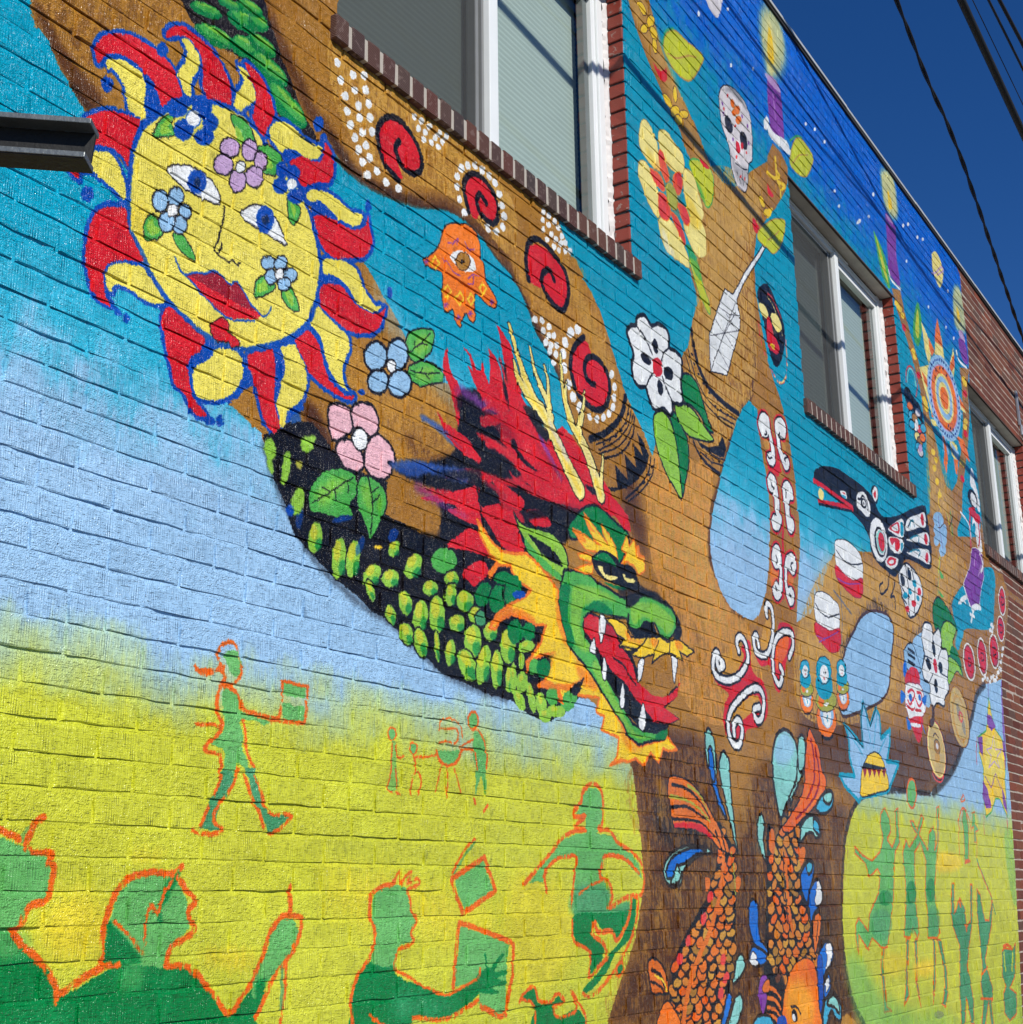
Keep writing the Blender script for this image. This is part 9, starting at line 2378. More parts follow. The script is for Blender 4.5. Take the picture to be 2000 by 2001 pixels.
C 9 0 100 0 30 12.7 12.7 9066,1651 64,-40 52,-152 99,-2 120,120 34,0 -97,-146 -131,-108 -126,-105 127,-162 -26,-61 -39,-13 0,-153 -64,5 1,152 -156,-140 -75,6 106,142 -25,93 68,88 22,169 -15,157
L 9 1 100 0 0 14 14 8899,1013 283,-18
L 9 1 100 0 0 14 14 8970,1146 162,38
L 9 1 100 0 0 38.3 38.3 8634,1575 9,-16
L 9 1 100 0 0 27.4 27.4 8716,1437 6,-23
P 29 0 100 0 0 0 0 9541,1264 77,13 212,-15 94,39 -95,-197 -181,-73 164,-42 -57,-119 -198,-33 -115,55 19,118 86,35 -71,76
C 9 0 100 0 30 11.9 11.9 9541,1264 77,13 212,-15 94,39 -95,-197 -181,-73 164,-42 -57,-119 -198,-33 -115,55 19,118 86,35 -71,76
L 33 1 90 0 0 29.6 29.6 9586,1246 -9,-98
L 33 1 90 0 0 30.1 30.1 9818,1237 -64,-97
L 9 1 100 0 0 24 24 9587,1287 112,8 100,-20
P 7 1 75 36 0 0 0 8305,1852 431,-7 -29,-78 -494,-20
P 7 1 75 44 0 0 0 7597,1266 374,5 -50,-74 -293,14
P 7 1 45 44 0 0 0 7101,1338 392,-28 -140,-86 -255,25
P 27 1 60 120 0 0 0 6532,1359 223,-21 254,-183 514,-128 1007,-107 -557,-20 -1207,97 -173,147
P 27 1 45 32 0 0 0 9961,2027 226,-11 -56,-444 -154,1 -67,260
"""
canvas, covered = paint_mural(MURAL, PALETTE)
H_, W_ = covered.shape
mural_img = bpy.data.images.new('mural_paint', W_, H_, alpha=True, float_buffer=False)
mural_img.alpha_mode = 'CHANNEL_PACKED'
buf = np.empty((H_, W_, 4), np.float32); buf[..., :3] = canvas / 255.0; buf[..., 3] = covered
mural_img.pixels.foreach_set(buf.ravel()); mural_img.update(); mural_img.pack()
del canvas, buf

# ------------------------------------------------------------------ brick coursing
H = 0.0675; Z_OFF = 0.0275; BL = 0.212; JOINT = 0.010
X_MIN, X_MAX, ROWS = -2.5, 18.0, 95
WINDOWS = [(2.71, 4.60), (6.56, 8.435), (10.30, 12.175)]
SILL_Z0, SILL_Z1, HEAD_Z = 4.041, 4.122, 5.424
ROOF_Z = Z_OFF + ROWS * H

# ------------------------------------------------------------------ materials
def relief_image():
    # seamless relief for the brick faces (1 texel = 1 mm): R wire-cut combing, G pits and wrinkles, B roller skips, A slow tone change
    w, h = 1024, 512; rg = np.random.default_rng(21)
    kx = np.fft.fftfreq(w)[None, :]; kz = np.fft.fftfreq(h)[:, None]
    def band(px, sx, pz, sz):
        flt = np.exp(-((np.abs(kx) - 1 / px) / (sx / px)) ** 2) * np.exp(-((np.abs(kz) - (1 / pz if pz else 0)) / (sz / max(pz, 1) if pz else sz)) ** 2)
        r = np.real(np.fft.ifft2(np.fft.fft2(rg.standard_normal((h, w))) * flt)); return (r / r.std()).astype(np.float32)
    def iso(p, s):
        k = np.sqrt(kx ** 2 + kz ** 2); r = np.real(np.fft.ifft2(np.fft.fft2(rg.standard_normal((h, w))) * np.exp(-((k - 1 / p) * p / s) ** 2))); return (r / r.std()).astype(np.float32)
    fine = iso(3.2, .5)
    tail = np.zeros((h, w)); tail[0, :40] = np.exp(-np.arange(40) / 7.0); tail = np.fft.fft2(tail)
    lee = lambda m: np.real(np.fft.ifft2(np.fft.fft2(m) * tail)).astype(np.float32)     # steep on the left, fading to the right
    def flecks(num, lo, hi, amp):
        m = np.zeros((h, w)); X = rg.integers(0, w, num); Z = rg.integers(0, h, num); Ln = rg.integers(lo, hi, num); A = amp * rg.uniform(.35, 1.0, num) ** 1.5
        for x_, z_, l_, a_ in zip(X, Z, Ln, A): m[np.arange(z_, z_ + l_) % h, x_] = np.maximum(m[np.arange(z_, z_ + l_) % h, x_], a_)
        return lee(m)
    comb = .55 * band(6.5, .28, 0, .012) * (.6 + .4 * np.clip(iso(60, .6), -1, 2)) + .25 * band(3.2, .4, 0, .03) + .25 * fine + flecks(4200, 5, 26, 3.4) + flecks(2500, 1, 4, 3.0)
    wr = iso(11, .45); lump = -np.abs(wr) * .8 + .6 * iso(22, .6) + .35 * iso(5, .5) + .2 * fine + flecks(5200, 1, 5, 3.6) + flecks(900, 6, 18, 2.8)
    lump -= 1.5 * np.clip(iso(9, .5) - 1.35, 0, 1)
    skip = np.clip((iso(7, .6) + .5 * band(4, .6, 0, .03) - 1.95) * 1.6, 0, 1)
    slow = .5 + .16 * iso(120, .7) + .08 * iso(35, .6)
    im = bpy.data.images.new('brick_relief', w, h, alpha=True, float_buffer=True); im.colorspace_settings.name = 'Non-Color'; im.alpha_mode = 'CHANNEL_PACKED'
    px = np.stack([.5 + comb * .12, .5 + lump * .12, skip, np.clip(slow, 0, 1)], -1).astype(np.float32)
    im.pixels.foreach_set(px.ravel()); im.update(); im.pack(); return im
RELIEF = relief_image()
def wall_material(name, is_mortar):
    t = NT(name); geo = t.n('ShaderNodeNewGeometry'); sep = t.n('ShaderNodeSeparateXYZ'); t.l(geo.outputs['Position'], sep.inputs[0])
    x, y, z = sep.outputs
    # per-brick random numbers from course and position in the course
    row = t.math('FLOOR', t.math('DIVIDE', t.math('SUBTRACT', z, Z_OFF), H))
    sh = t.math('MULTIPLY', t.math('FRACT', t.math('MULTIPLY', row, .5)), BL)
    bx = t.math('FLOOR', t.math('DIVIDE', t.math('SUBTRACT', t.math('SUBTRACT', x, 1.786), sh), BL))
    wn_ = t.n('ShaderNodeTexWhiteNoise', noise_dimensions='2D'); t.l(t.vec(bx, row, 0), wn_.inputs[0]); rnd = wn_.outputs[0]
    rs = t.n('ShaderNodeSeparateXYZ'); t.l(wn_.outputs[1], rs.inputs[0]); r1, r2, r3 = rs.outputs
    ru = t.math('ADD', t.math('DIVIDE', x, 1.024), r1); rv = t.math('ADD', t.math('DIVIDE', z, .512), r2)
    if is_mortar: ru, rv = t.math('DIVIDE', x, 1.024), t.math('DIVIDE', z, .512)
    rel = t.n('ShaderNodeTexImage', image=RELIEF, interpolation='Linear', extension='REPEAT'); t.l(t.vec(ru, rv, 0), rel.inputs[0])
    ch = t.n('ShaderNodeSeparateColor'); t.l(rel.outputs[0], ch.inputs[0]); comb, lump, skip = ch.outputs; slow = rel.outputs[1]
    # brush wobble of the painted edges
    wb = .009
    u = t.math('DIVIDE', t.math('SUBTRACT', t.math('ADD', x, t.math('MULTIPLY', t.math('SUBTRACT', lump, .5), wb)), CX0), CX1 - CX0)
    v = t.math('DIVIDE', t.math('SUBTRACT', t.math('ADD', z, t.math('MULTIPLY', t.math('SUBTRACT', comb, .5), wb)), CZ0), CZ1 - CZ0)
    im = t.n('ShaderNodeTexImage', image=mural_img, interpolation='Linear', extension='EXTEND'); t.l(t.vec(u, v, 0), im.inputs[0])
    if is_mortar: bare = t.mix(slow, (.30, .24, .19, 1), (.50, .43, .36, 1))
    else:
        bare = t.ramp(rnd, [(0, (.115, .038, .030)), (.2, (.20, .062, .042)), (.4, (.155, .060, .047)), (.6, (.24, .085, .050)), (.8, (.13, .075, .060)), (1, (.26, .075, .045))])
        bare = t.mix(t.math('MULTIPLY', lump, .5), bare, t.mix(.5, bare, (.03, .022, .02, 1)))
    # hand-brushed paint: slight value changes brick to brick and within a brick
    hsv = t.n('ShaderNodeHueSaturation'); t.l(im.outputs[0], hsv.inputs['Color'])
    val = t.math('ADD', t.math('MULTIPLY', t.math('SUBTRACT', r3, .5), .06), t.math('ADD', .96, t.math('MULTIPLY', t.math('SUBTRACT', slow, .5), .16)))
    t.l(val, hsv.inputs['Value'])
    paint = t.mix(t.math('MULTIPLY', skip, .5), hsv.outputs[0], (.10, .08, .08, 1))
    edge = im.outputs[1]
    colr = t.mix(edge, bare, paint)
    if is_mortar: hgt = t.math('MULTIPLY', lump, 1.0)
    else:
        kind = t.math('GREATER_THAN', rnd, .42)          # combed or rough-faced brick
        hgt = t.math('ADD', t.math('MULTIPLY', comb, t.math('MULTIPLY_ADD', kind, .75, .35)), t.math('MULTIPLY', lump, t.math('MULTIPLY_ADD', kind, -.75, 1.05)))
    nrm = t.bump(hgt, 1.0, BUMP)
    rgh = t.math('MULTIPLY_ADD', edge, -.70, .88)
    rgh = t.math('ADD', rgh, t.math('MULTIPLY', t.math('SUBTRACT', slow, .5), .2))
    t.bsdf(Base_Color=colr, Roughness=rgh, Normal=nrm, Specular_IOR_Level=.10, Coat_Weight=t.math('MULTIPLY', edge, .45), Coat_Roughness=.21, Coat_Normal=t.bump(hgt, 1.0, BUMP * 1.5))
    return t.m
BUMP = .0042
M_BRICK = wall_material('painted_brick', False); M_MORTAR = wall_material('painted_mortar', True)
def simple(name, c, rough=.6, metal=0, nscale=0, namp=.2, bump=0, bscale=200, spec=.5):
    t = NT(name); P = t.n('ShaderNodeNewGeometry').outputs['Position']; cc = (*c, 1)
    if nscale: cc = t.mix(t.noise(P, nscale, 4), tuple(k * (1 - namp) for k in c) + (1,), tuple(min(1, k * (1 + namp)) for k in c) + (1,))
    b = t.bsdf(Base_Color=cc, Roughness=rough, Metallic=metal, Specular_IOR_Level=spec)
    if bump: t.l(t.bump(t.noise(P, bscale, 4, .6), bump, .002), b.inputs['Normal'])
    return t.m
M_JAMB = NT('red_painted_jamb')
_P = M_JAMB.n('ShaderNodeNewGeometry').outputs['Position']
_c = M_JAMB.mix(M_JAMB.noise(_P, 14, 3), (.27, .030, .014, 1), (.19, .034, .018, 1))
_w = M_JAMB.math('GREATER_THAN', M_JAMB.noise(_P, 34, 4, .6), .64)
_c = M_JAMB.mix(M_JAMB.math('MULTIPLY', _w, .75), _c, M_JAMB.mix(M_JAMB.noise(_P, 90, 2), (.10, .05, .04, 1), (.42, .33, .28, 1)))
_b = M_JAMB.bsdf(Base_Color=_c, Roughness=.55); M_JAMB.l(M_JAMB.bump(M_JAMB.noise(_P, 160, 4, .7), .8, .003), _b.inputs['Normal']); M_JAMB = M_JAMB.m
def sill_mat():
    t = NT('sill_brick'); geo = t.n('ShaderNodeNewGeometry'); oi = t.n('ShaderNodeObjectInfo'); P = geo.outputs['Position']
    sep = t.n('ShaderNodeSeparateXYZ'); t.l(P, sep.inputs[0])
    c = t.ramp(oi.outputs['Random'], [(0, (.085, .045, .038)), (.3, (.17, .052, .034)), (.5, (.075, .050, .045)), (.7, (.20, .066, .036)), (1, (.11, .066, .052))])
    cmb = t.math('SINE', t.math('ADD', t.math('MULTIPLY', sep.outputs[2], 2 * math.pi / .0055), t.math('MULTIPLY', t.noise(P, 30, 2), 6)))
    c = t.mix(t.math('MULTIPLY_ADD', cmb, .28, .3), c, (.02, .015, .016, 1))
    c = t.mix(t.math('MULTIPLY', t.math('GREATER_THAN', t.noise(P, 60, 3), .6), .35), c, (.30, .22, .19, 1))
    b = t.bsdf(Base_Color=c, Roughness=.75); t.l(t.bump(t.math('ADD', cmb, t.math('MULTIPLY', t.noise(P, 240, 4), 2)), .8, .0016), b.inputs['Normal']); return t.m
M_SILL = sill_mat()
M_SILLMORTAR = simple('sill_mortar', (.42, .37, .31), .9, 0, 120, .25, .8, 200)
M_VINYL = simple('white_vinyl', (.78, .80, .78), .38, 0, 9, .05)
M_TRACK = simple('grey_track', (.20, .205, .20), .5, 0, 12, .15)
M_CAULK = simple('caulk', (.66, .63, .60), .8, 0, 55, .18, 1.0, 110)
M_LINTEL = simple('lintel_steel', (.50, .46, .38), .7, 0, 7, .35, .4, 60)
M_RUST_GAP = simple('lintel_edge', (.05, .028, .02), .9, 0, 40, .5)  # rust, with the shade of the gap put into the colour
M_FLASH = simple('roof_flashing', (.55, .57, .55), .45, .3, 6, .25)
M_ROOF_GAP = simple('roof_gap_shade', (.02, .018, .018), .85, 0, 40, .4, .6, 90)  # near-black colour stands for the shade under the flashing
M_GALV = simple('galvanised', (.36, .38, .40), .45, .6, 40, .2)
M_CABLE = simple('cable_rubber', (.008, .008, .009), .7, 0, 60, .3)
M_STEEL = simple('shaded_steel', (.014, .014, .013), .6, .3, 30, .5, .4, 120)  # shade of the beam's web and lower face put into the colour
M_STEEL_LIT = simple('lit_steel_edge', (.20, .215, .205), .42, .7, 45, .35, .4, 150)  # same steel, lightened to paint the lit flange edges
M_WOOD = simple('weathered_pole', (.13, .10, .075), .9, 0, 20, .3, .6, 60)
M_BLIND = simple('blind_cloth', (.47, .53, .48), .55, 0, 5, .06)
M_DARK = simple('dark_room', (.02, .02, .02), .9)
M_ROOF = simple('roof_felt', (.06, .06, .06), .9, 0, 8, .2)
def glass(name, tint, refl):
    t = NT(name); tr = t.n('ShaderNodeBsdfTransparent'); tr.inputs[0].default_value = (*tint, 1)
    gl = t.n('ShaderNodeBsdfGlossy'); gl.inputs['Roughness'].default_value = .02; gl.inputs[0].default_value = (1, 1, 1, 1)
    lw = t.n('ShaderNodeLayerWeight'); lw.inputs[0].default_value = .5; fz = t.math('MULTIPLY_ADD', t.math('POWER', lw.outputs['Facing'], 5.0), .92, .04)
    mx = t.n('ShaderNodeMixShader'); t.l(t.math('MULTIPLY', fz, refl), mx.inputs[0]); t.l(tr.outputs[0], mx.inputs[1]); t.l(gl.outputs[0], mx.inputs[2]); t.l(mx.outputs[0], t.o.inputs[0]); return t.m
M_GLASS = glass('window_glass', (.86, .91, .89), 1.1)
def screen_mat():
    t = NT('insect_screen'); tr = t.n('ShaderNodeBsdfTransparent'); df = t.n('ShaderNodeBsdfDiffuse'); df.inputs[0].default_value = (.07, .072, .072, 1)
    mx = t.n('ShaderNodeMixShader'); mx.inputs[0].default_value = .62; t.l(tr.outputs[0], mx.inputs[1]); t.l(df.outputs[0], mx.inputs[2]); t.l(mx.outputs[0], t.o.inputs[0]); return t.m
M_SCREEN = screen_mat()
def ground_mat(name, a, b, sc):
    t = NT(name); P = t.n('ShaderNodeNewGeometry').outputs['Position']
    c = t.mix(t.noise(P, sc, 5), (*a, 1), (*b, 1)); c = t.mix(t.math('MULTIPLY', t.noise(P, 120, 3), .4), c, t.mix(.5, c, (.02, .02, .02, 1)))
    bb = t.bsdf(Base_Color=c, Roughness=.9); t.l(t.bump(t.noise(P, 180, 4), .6, .004), bb.inputs['Normal']); return t.m
M_ASPH = ground_mat('asphalt', (.04, .04, .042), (.065, .064, .062), 1.5); M_CONC = ground_mat('concrete', (.26, .25, .23), (.36, .35, .32), 2.0)

# ------------------------------------------------------------------ setting: ground, pavement (just below the picture)
MB().quad((-400, -400, -.13), (400, -400, -.13), (400, 400, -.13), (-400, 400, -.13)).build('ground', M_ASPH)['kind'] = 'structure'
pv = MB()
for i in range(18):
    x0 = -6 + i * 1.5; pv.box(x0 + .004, x0 + 1.496, -3.0, -.002, -.15, 0)
tag(pv.build('pavement', M_CONC, bevel=.006), kind='structure')
tag(MB().box(-6, 21, -3.16, -3.004, -.15, .004).build('kerb', M_CONC, bevel=.015), kind='structure')

# ------------------------------------------------------------------ the building
house = empty('painted_brick_building')
tag(house, 'brick building whose long side wall is covered by a bright painted tree mural', 'building')
# body behind the facing bricks, with real window openings
body = MB(); xs = [X_MIN] + [v for w in WINDOWS for v in w] + [X_MAX]
for i in range(0, len(xs), 2): body.box(xs[i], xs[i + 1], .020, .30, -.1, ROOF_Z - .01)
for a, b in WINDOWS: body.box(a, b, .020, .30, -.1, SILL_Z0 + .004).box(a, b, .020, .30, HEAD_Z + .006, ROOF_Z - .01)
body.build('wall_core', M_DARK, house)
rf = MB(); rf.box(X_MIN, X_MAX, .05, 9.0, ROOF_Z - .25, ROOF_Z - .12); rf.box(X_MIN, X_MIN + .25, .30, 9.0, -.1, ROOF_Z - .25); rf.box(X_MAX - .25, X_MAX, .30, 9.0, -.1, ROOF_Z - .25); rf.box(X_MIN, X_MAX, 8.8, 9.05, -.1, ROOF_Z - .25)
rf.build('roof', M_ROOF, house)

# mortar: one sheet whose joints bulge and sink unevenly
cols_x = np.concatenate([np.arange(X_MIN, 1.2, .10), np.arange(1.2, 6.0, .022), np.arange(6.0, 13.0, .05), np.arange(13.0, X_MAX + .01, .12)])
zrows = []
for r in range(ROWS + 1):
    zb = Z_OFF + r * H; zrows += [zb - JOINT - .002, zb - JOINT * .45, zb + .002, zb + .016, zb + .042]
zrows = np.array(zrows); nx, nz = len(cols_x), len(zrows); rng = np.random.default_rng(5)
Y = np.tile(np.array([.0010, .0026, .0042, .0064, .0060]), ROWS + 1)[:, None] + rng.normal(0, .0012, (nz, nx)); k_ = np.array([.2, .6, .2])
Y = np.apply_along_axis(lambda a: np.convolve(a, k_, mode='same'), 1, np.pad(Y, ((0, 0), (1, 1)), mode='edge'))[:, 1:-1]
lowf = np.interp(np.arange(nx), np.arange(0, nx + 12, 12), rng.normal(0, 1, len(np.arange(0, nx + 12, 12))))
for i in range(nz): Y[i] += .0021 * np.interp(np.arange(nx), np.arange(0, nx + 9, 9), rng.normal(0, 1, len(np.arange(0, nx + 9, 9))))
Y[:, cols_x > 10.4] *= .42; Y = np.clip(Y, .0004, .012)
vv = np.stack([np.broadcast_to(cols_x[None, :], (nz, nx)), Y, np.broadcast_to(zrows[:, None], (nz, nx)) + rng.normal(0, .0006, (nz, nx))], -1).reshape(-1, 3)
ii, jj = np.meshgrid(np.arange(nz - 1), np.arange(nx - 1), indexing='ij')
zc = (zrows[:-1] + zrows[1:]) / 2; xc = (cols_x[:-1] + cols_x[1:]) / 2
keep = np.ones((nz - 1, nx - 1), bool)
for a, b in WINDOWS: keep &= ~(((xc > a) & (xc < b))[None, :] & ((zc > SILL_Z0 + .02) & (zc < HEAD_Z))[:, None])
q0 = (ii * nx + jj)[keep]; fq = np.stack([q0, q0 + 1, q0 + nx + 1, q0 + nx], -1)
def np_mesh(name, v, f):
    me = bpy.data.meshes.new(name); n, m = len(v), len(f); s = f.shape[1]
    me.vertices.add(n); me.vertices.foreach_set('co', np.asarray(v, np.float32).ravel())
    me.loops.add(m * s); me.loops.foreach_set('vertex_index', np.asarray(f, np.int32).ravel())
    me.polygons.add(m); me.polygons.foreach_set('loop_start', np.arange(m, dtype=np.int32) * s)
    me.update(calc_edges=True); me.validate(); me.polygons.foreach_set('use_smooth', [False] * m); return me
mo = link('mortar', np_mesh('mortar', vv, fq), house, M_MORTAR)
mo.data.polygons.foreach_set('use_smooth', [True] * len(mo.data.polygons))

# bricks: lay out every course
random.seed(4)
bricks = []                                  # x0, x1, z0, z1
for r in range(ROWS):
    z0 = Z_OFF + r * H; z1 = z0 + H - JOINT; zm = (z0 + z1) / 2
    holes = [(a, b) for a, b in WINDOWS if SILL_Z0 + .02 < zm < HEAD_Z]
    start = 1.786 + (r % 2) * BL / 2; k0 = int((X_MIN - start) // BL)
    edges = []; x = start + k0 * BL
    while x < X_MAX:
        edges.append(x + random.uniform(-.006, .006)); x += BL
    for a, b in zip(edges[:-1], edges[1:]):
        segs = [(a + JOINT / 2, b - JOINT / 2)]
        for ha, hb in holes:
            ns = []
            for s0, s1 in segs:
                if s1 <= ha or s0 >= hb: ns.append((s0, s1)); continue
                if s0 < ha - .015: ns.append((s0, ha))
                if s1 > hb + .015: ns.append((hb, s1))
            segs = ns
        for s0, s1 in segs:
            if s0 < X_MIN or s1 > X_MAX: continue
            if random.random() < .05 and s1 - s0 > .19:            # now and then two headers instead of a stretcher
                m = (s0 + s1) / 2 + random.uniform(-.004, .004)
                bricks.append((s0, m - JOINT / 2, z0, z1)); bricks.append((m + JOINT / 2, s1, z0, z1))
            else: bricks.append((s0, s1, z0, z1))
def seen_area(b):
    c = Vector(((b[0] + b[1]) / 2, 0, (b[2] + b[3]) / 2)) - EYE; d = c.dot(FWD)
    if d < .3: return 0
    f = 2683.9; px, py = 1000 + f * c.dot(RGT) / d, 1000 - f * c.dot(UPV) / d
    if not (10 < px < 1990 and 10 < py < 1990): return 0
    if px < 215 and 190 < py < 370: return 0
    return (b[1] - b[0]) * (b[3] - b[2]) * c.normalized().y / d ** 2
order = sorted(range(len(bricks)), key=lambda i: -seen_area(bricks[i]))
near = set(order[:300])
# nearest bricks: single objects that share a dozen rough meshes
def brick_mesh(k):
    rnd = random.Random(k * 17 + 3); L2, H2 = (BL - JOINT) / 2, (H - JOINT) / 2
    gx = [-1, -.984, -.5, 0, .5, .984, 1]; gz = [-1, -.945, 0, .945, 1]; v = []; f = []
    for j, b in enumerate(gz):
        for i, a in enumerate(gx):
            rim = (i in (0, len(gx) - 1)) or (j in (0, len(gz) - 1))
            jx = rnd.uniform(-.0018, .0018) if rim else rnd.uniform(-.003, .003); jz = rnd.uniform(-.0022, .0022)
            yy = (.0017 + rnd.uniform(-.0006, .0010)) if rim else rnd.uniform(-.0004, .0004)
            if rim and rnd.random() < .12: yy += .003
            v.append((a * L2 + jx, yy, b * H2 + jz))
    n = len(gx)
    for j in range(len(gz) - 1):
        for i in range(n - 1): f.append((j * n + i, j * n + i + 1, (j + 1) * n + i + 1, (j + 1) * n + i))
    ring = [i for i in range(n)] + [j * n + n - 1 for j in range(1, len(gz))] + [(len(gz) - 1) * n + i for i in range(n - 2, -1, -1)] + [j * n for j in range(len(gz) - 2, 0, -1)]
    b0 = len(v)
    for i in ring: x, y_, z = v[i]; v.append((x, .019, z))
    for q in range(len(ring)):
        w = (q + 1) % len(ring); f.append((ring[w], ring[q], b0 + q, b0 + w))
    me = bpy.data.meshes.new('brick'); me.from_pydata(v, [], f); me.materials.append(M_BRICK)
    return me
variants = [brick_mesh(k) for k in range(14)]
for i in sorted(near):
    a, b, c, d = bricks[i]
    o = bpy.data.objects.new('brick', random.choice(variants)); col.objects.link(o); o.parent = house
    o.location = ((a + b) / 2, random.uniform(-.0009, .0009), (c + d) / 2); o.scale = ((b - a) / (BL - JOINT), 1, 1)
    o.rotation_euler = (random.uniform(-.010, .010), random.uniform(-.004, .004), random.uniform(-.004, .004))
# the other thousands: the same bricks, joined
rest = np.array([bricks[i] for i in range(len(bricks)) if i not in near]); n = len(rest); rng = np.random.default_rng(8)
tv = []                                        # (a along x, b along z, inset mm, y)
for ins, yy in ((1.7, 0.0), (0.0, .0017), (0.0, .019)):
    for a, b in ((0, 0), (1, 0), (1, 1), (0, 1)): tv.append((a, b, ins / 1000, yy))
tf = [(0, 1, 2, 3)] + [(4 + i, 4 + (i + 1) % 4, (i + 1) % 4, i) for i in range(4)] + [(8 + i, 8 + (i + 1) % 4, 4 + (i + 1) % 4, 4 + i) for i in range(4)]
V = np.empty((n, 12, 3), np.float32)
for k, (a, b, ins, yy) in enumerate(tv):
    V[:, k, 0] = (rest[:, 1] - ins if a else rest[:, 0] + ins); V[:, k, 2] = (rest[:, 3] - ins if b else rest[:, 2] + ins)
    V[:, k, 1] = yy + (rng.normal(0, .0004, n) if k < 8 else 0)
V[:, :8, 0] += rng.normal(0, .0010, (n, 8)); V[:, :8, 2] += rng.normal(0, .0009, (n, 8))
V[:, :8, 1] += rng.normal(0, .0007, n)[:, None]
F = (np.array(tf)[None] + (np.arange(n) * 12)[:, None, None]).reshape(-1, 4)
tag(link('brick_field', np_mesh('brick_field', V.reshape(-1, 3), F), house, M_BRICK), kind='stuff')

# roof edge: black strip painted as the shadow gap, thin metal flashing in lapped lengths
MB().box(X_MIN, X_MAX, -.012, .05, ROOF_Z - .012, ROOF_Z + .006).build('roof_edge_shade', M_ROOF_GAP, house)
x = X_MIN; random.seed(2)
while x < X_MAX:
    ln = random.uniform(1.1, 1.7); dz = random.uniform(-.003, .004)
    m = MB(); m.box(x, min(x + ln + .03, X_MAX), -.020 + dz, -.0165 + dz, ROOF_Z + .007 + dz, ROOF_Z + .026 + dz); m.box(x, min(x + ln + .03, X_MAX), -.0165 + dz, .12, ROOF_Z + .0225 + dz, ROOF_Z + .0255 + dz)
    m.build('roof_flashing', M_FLASH, house); x += ln

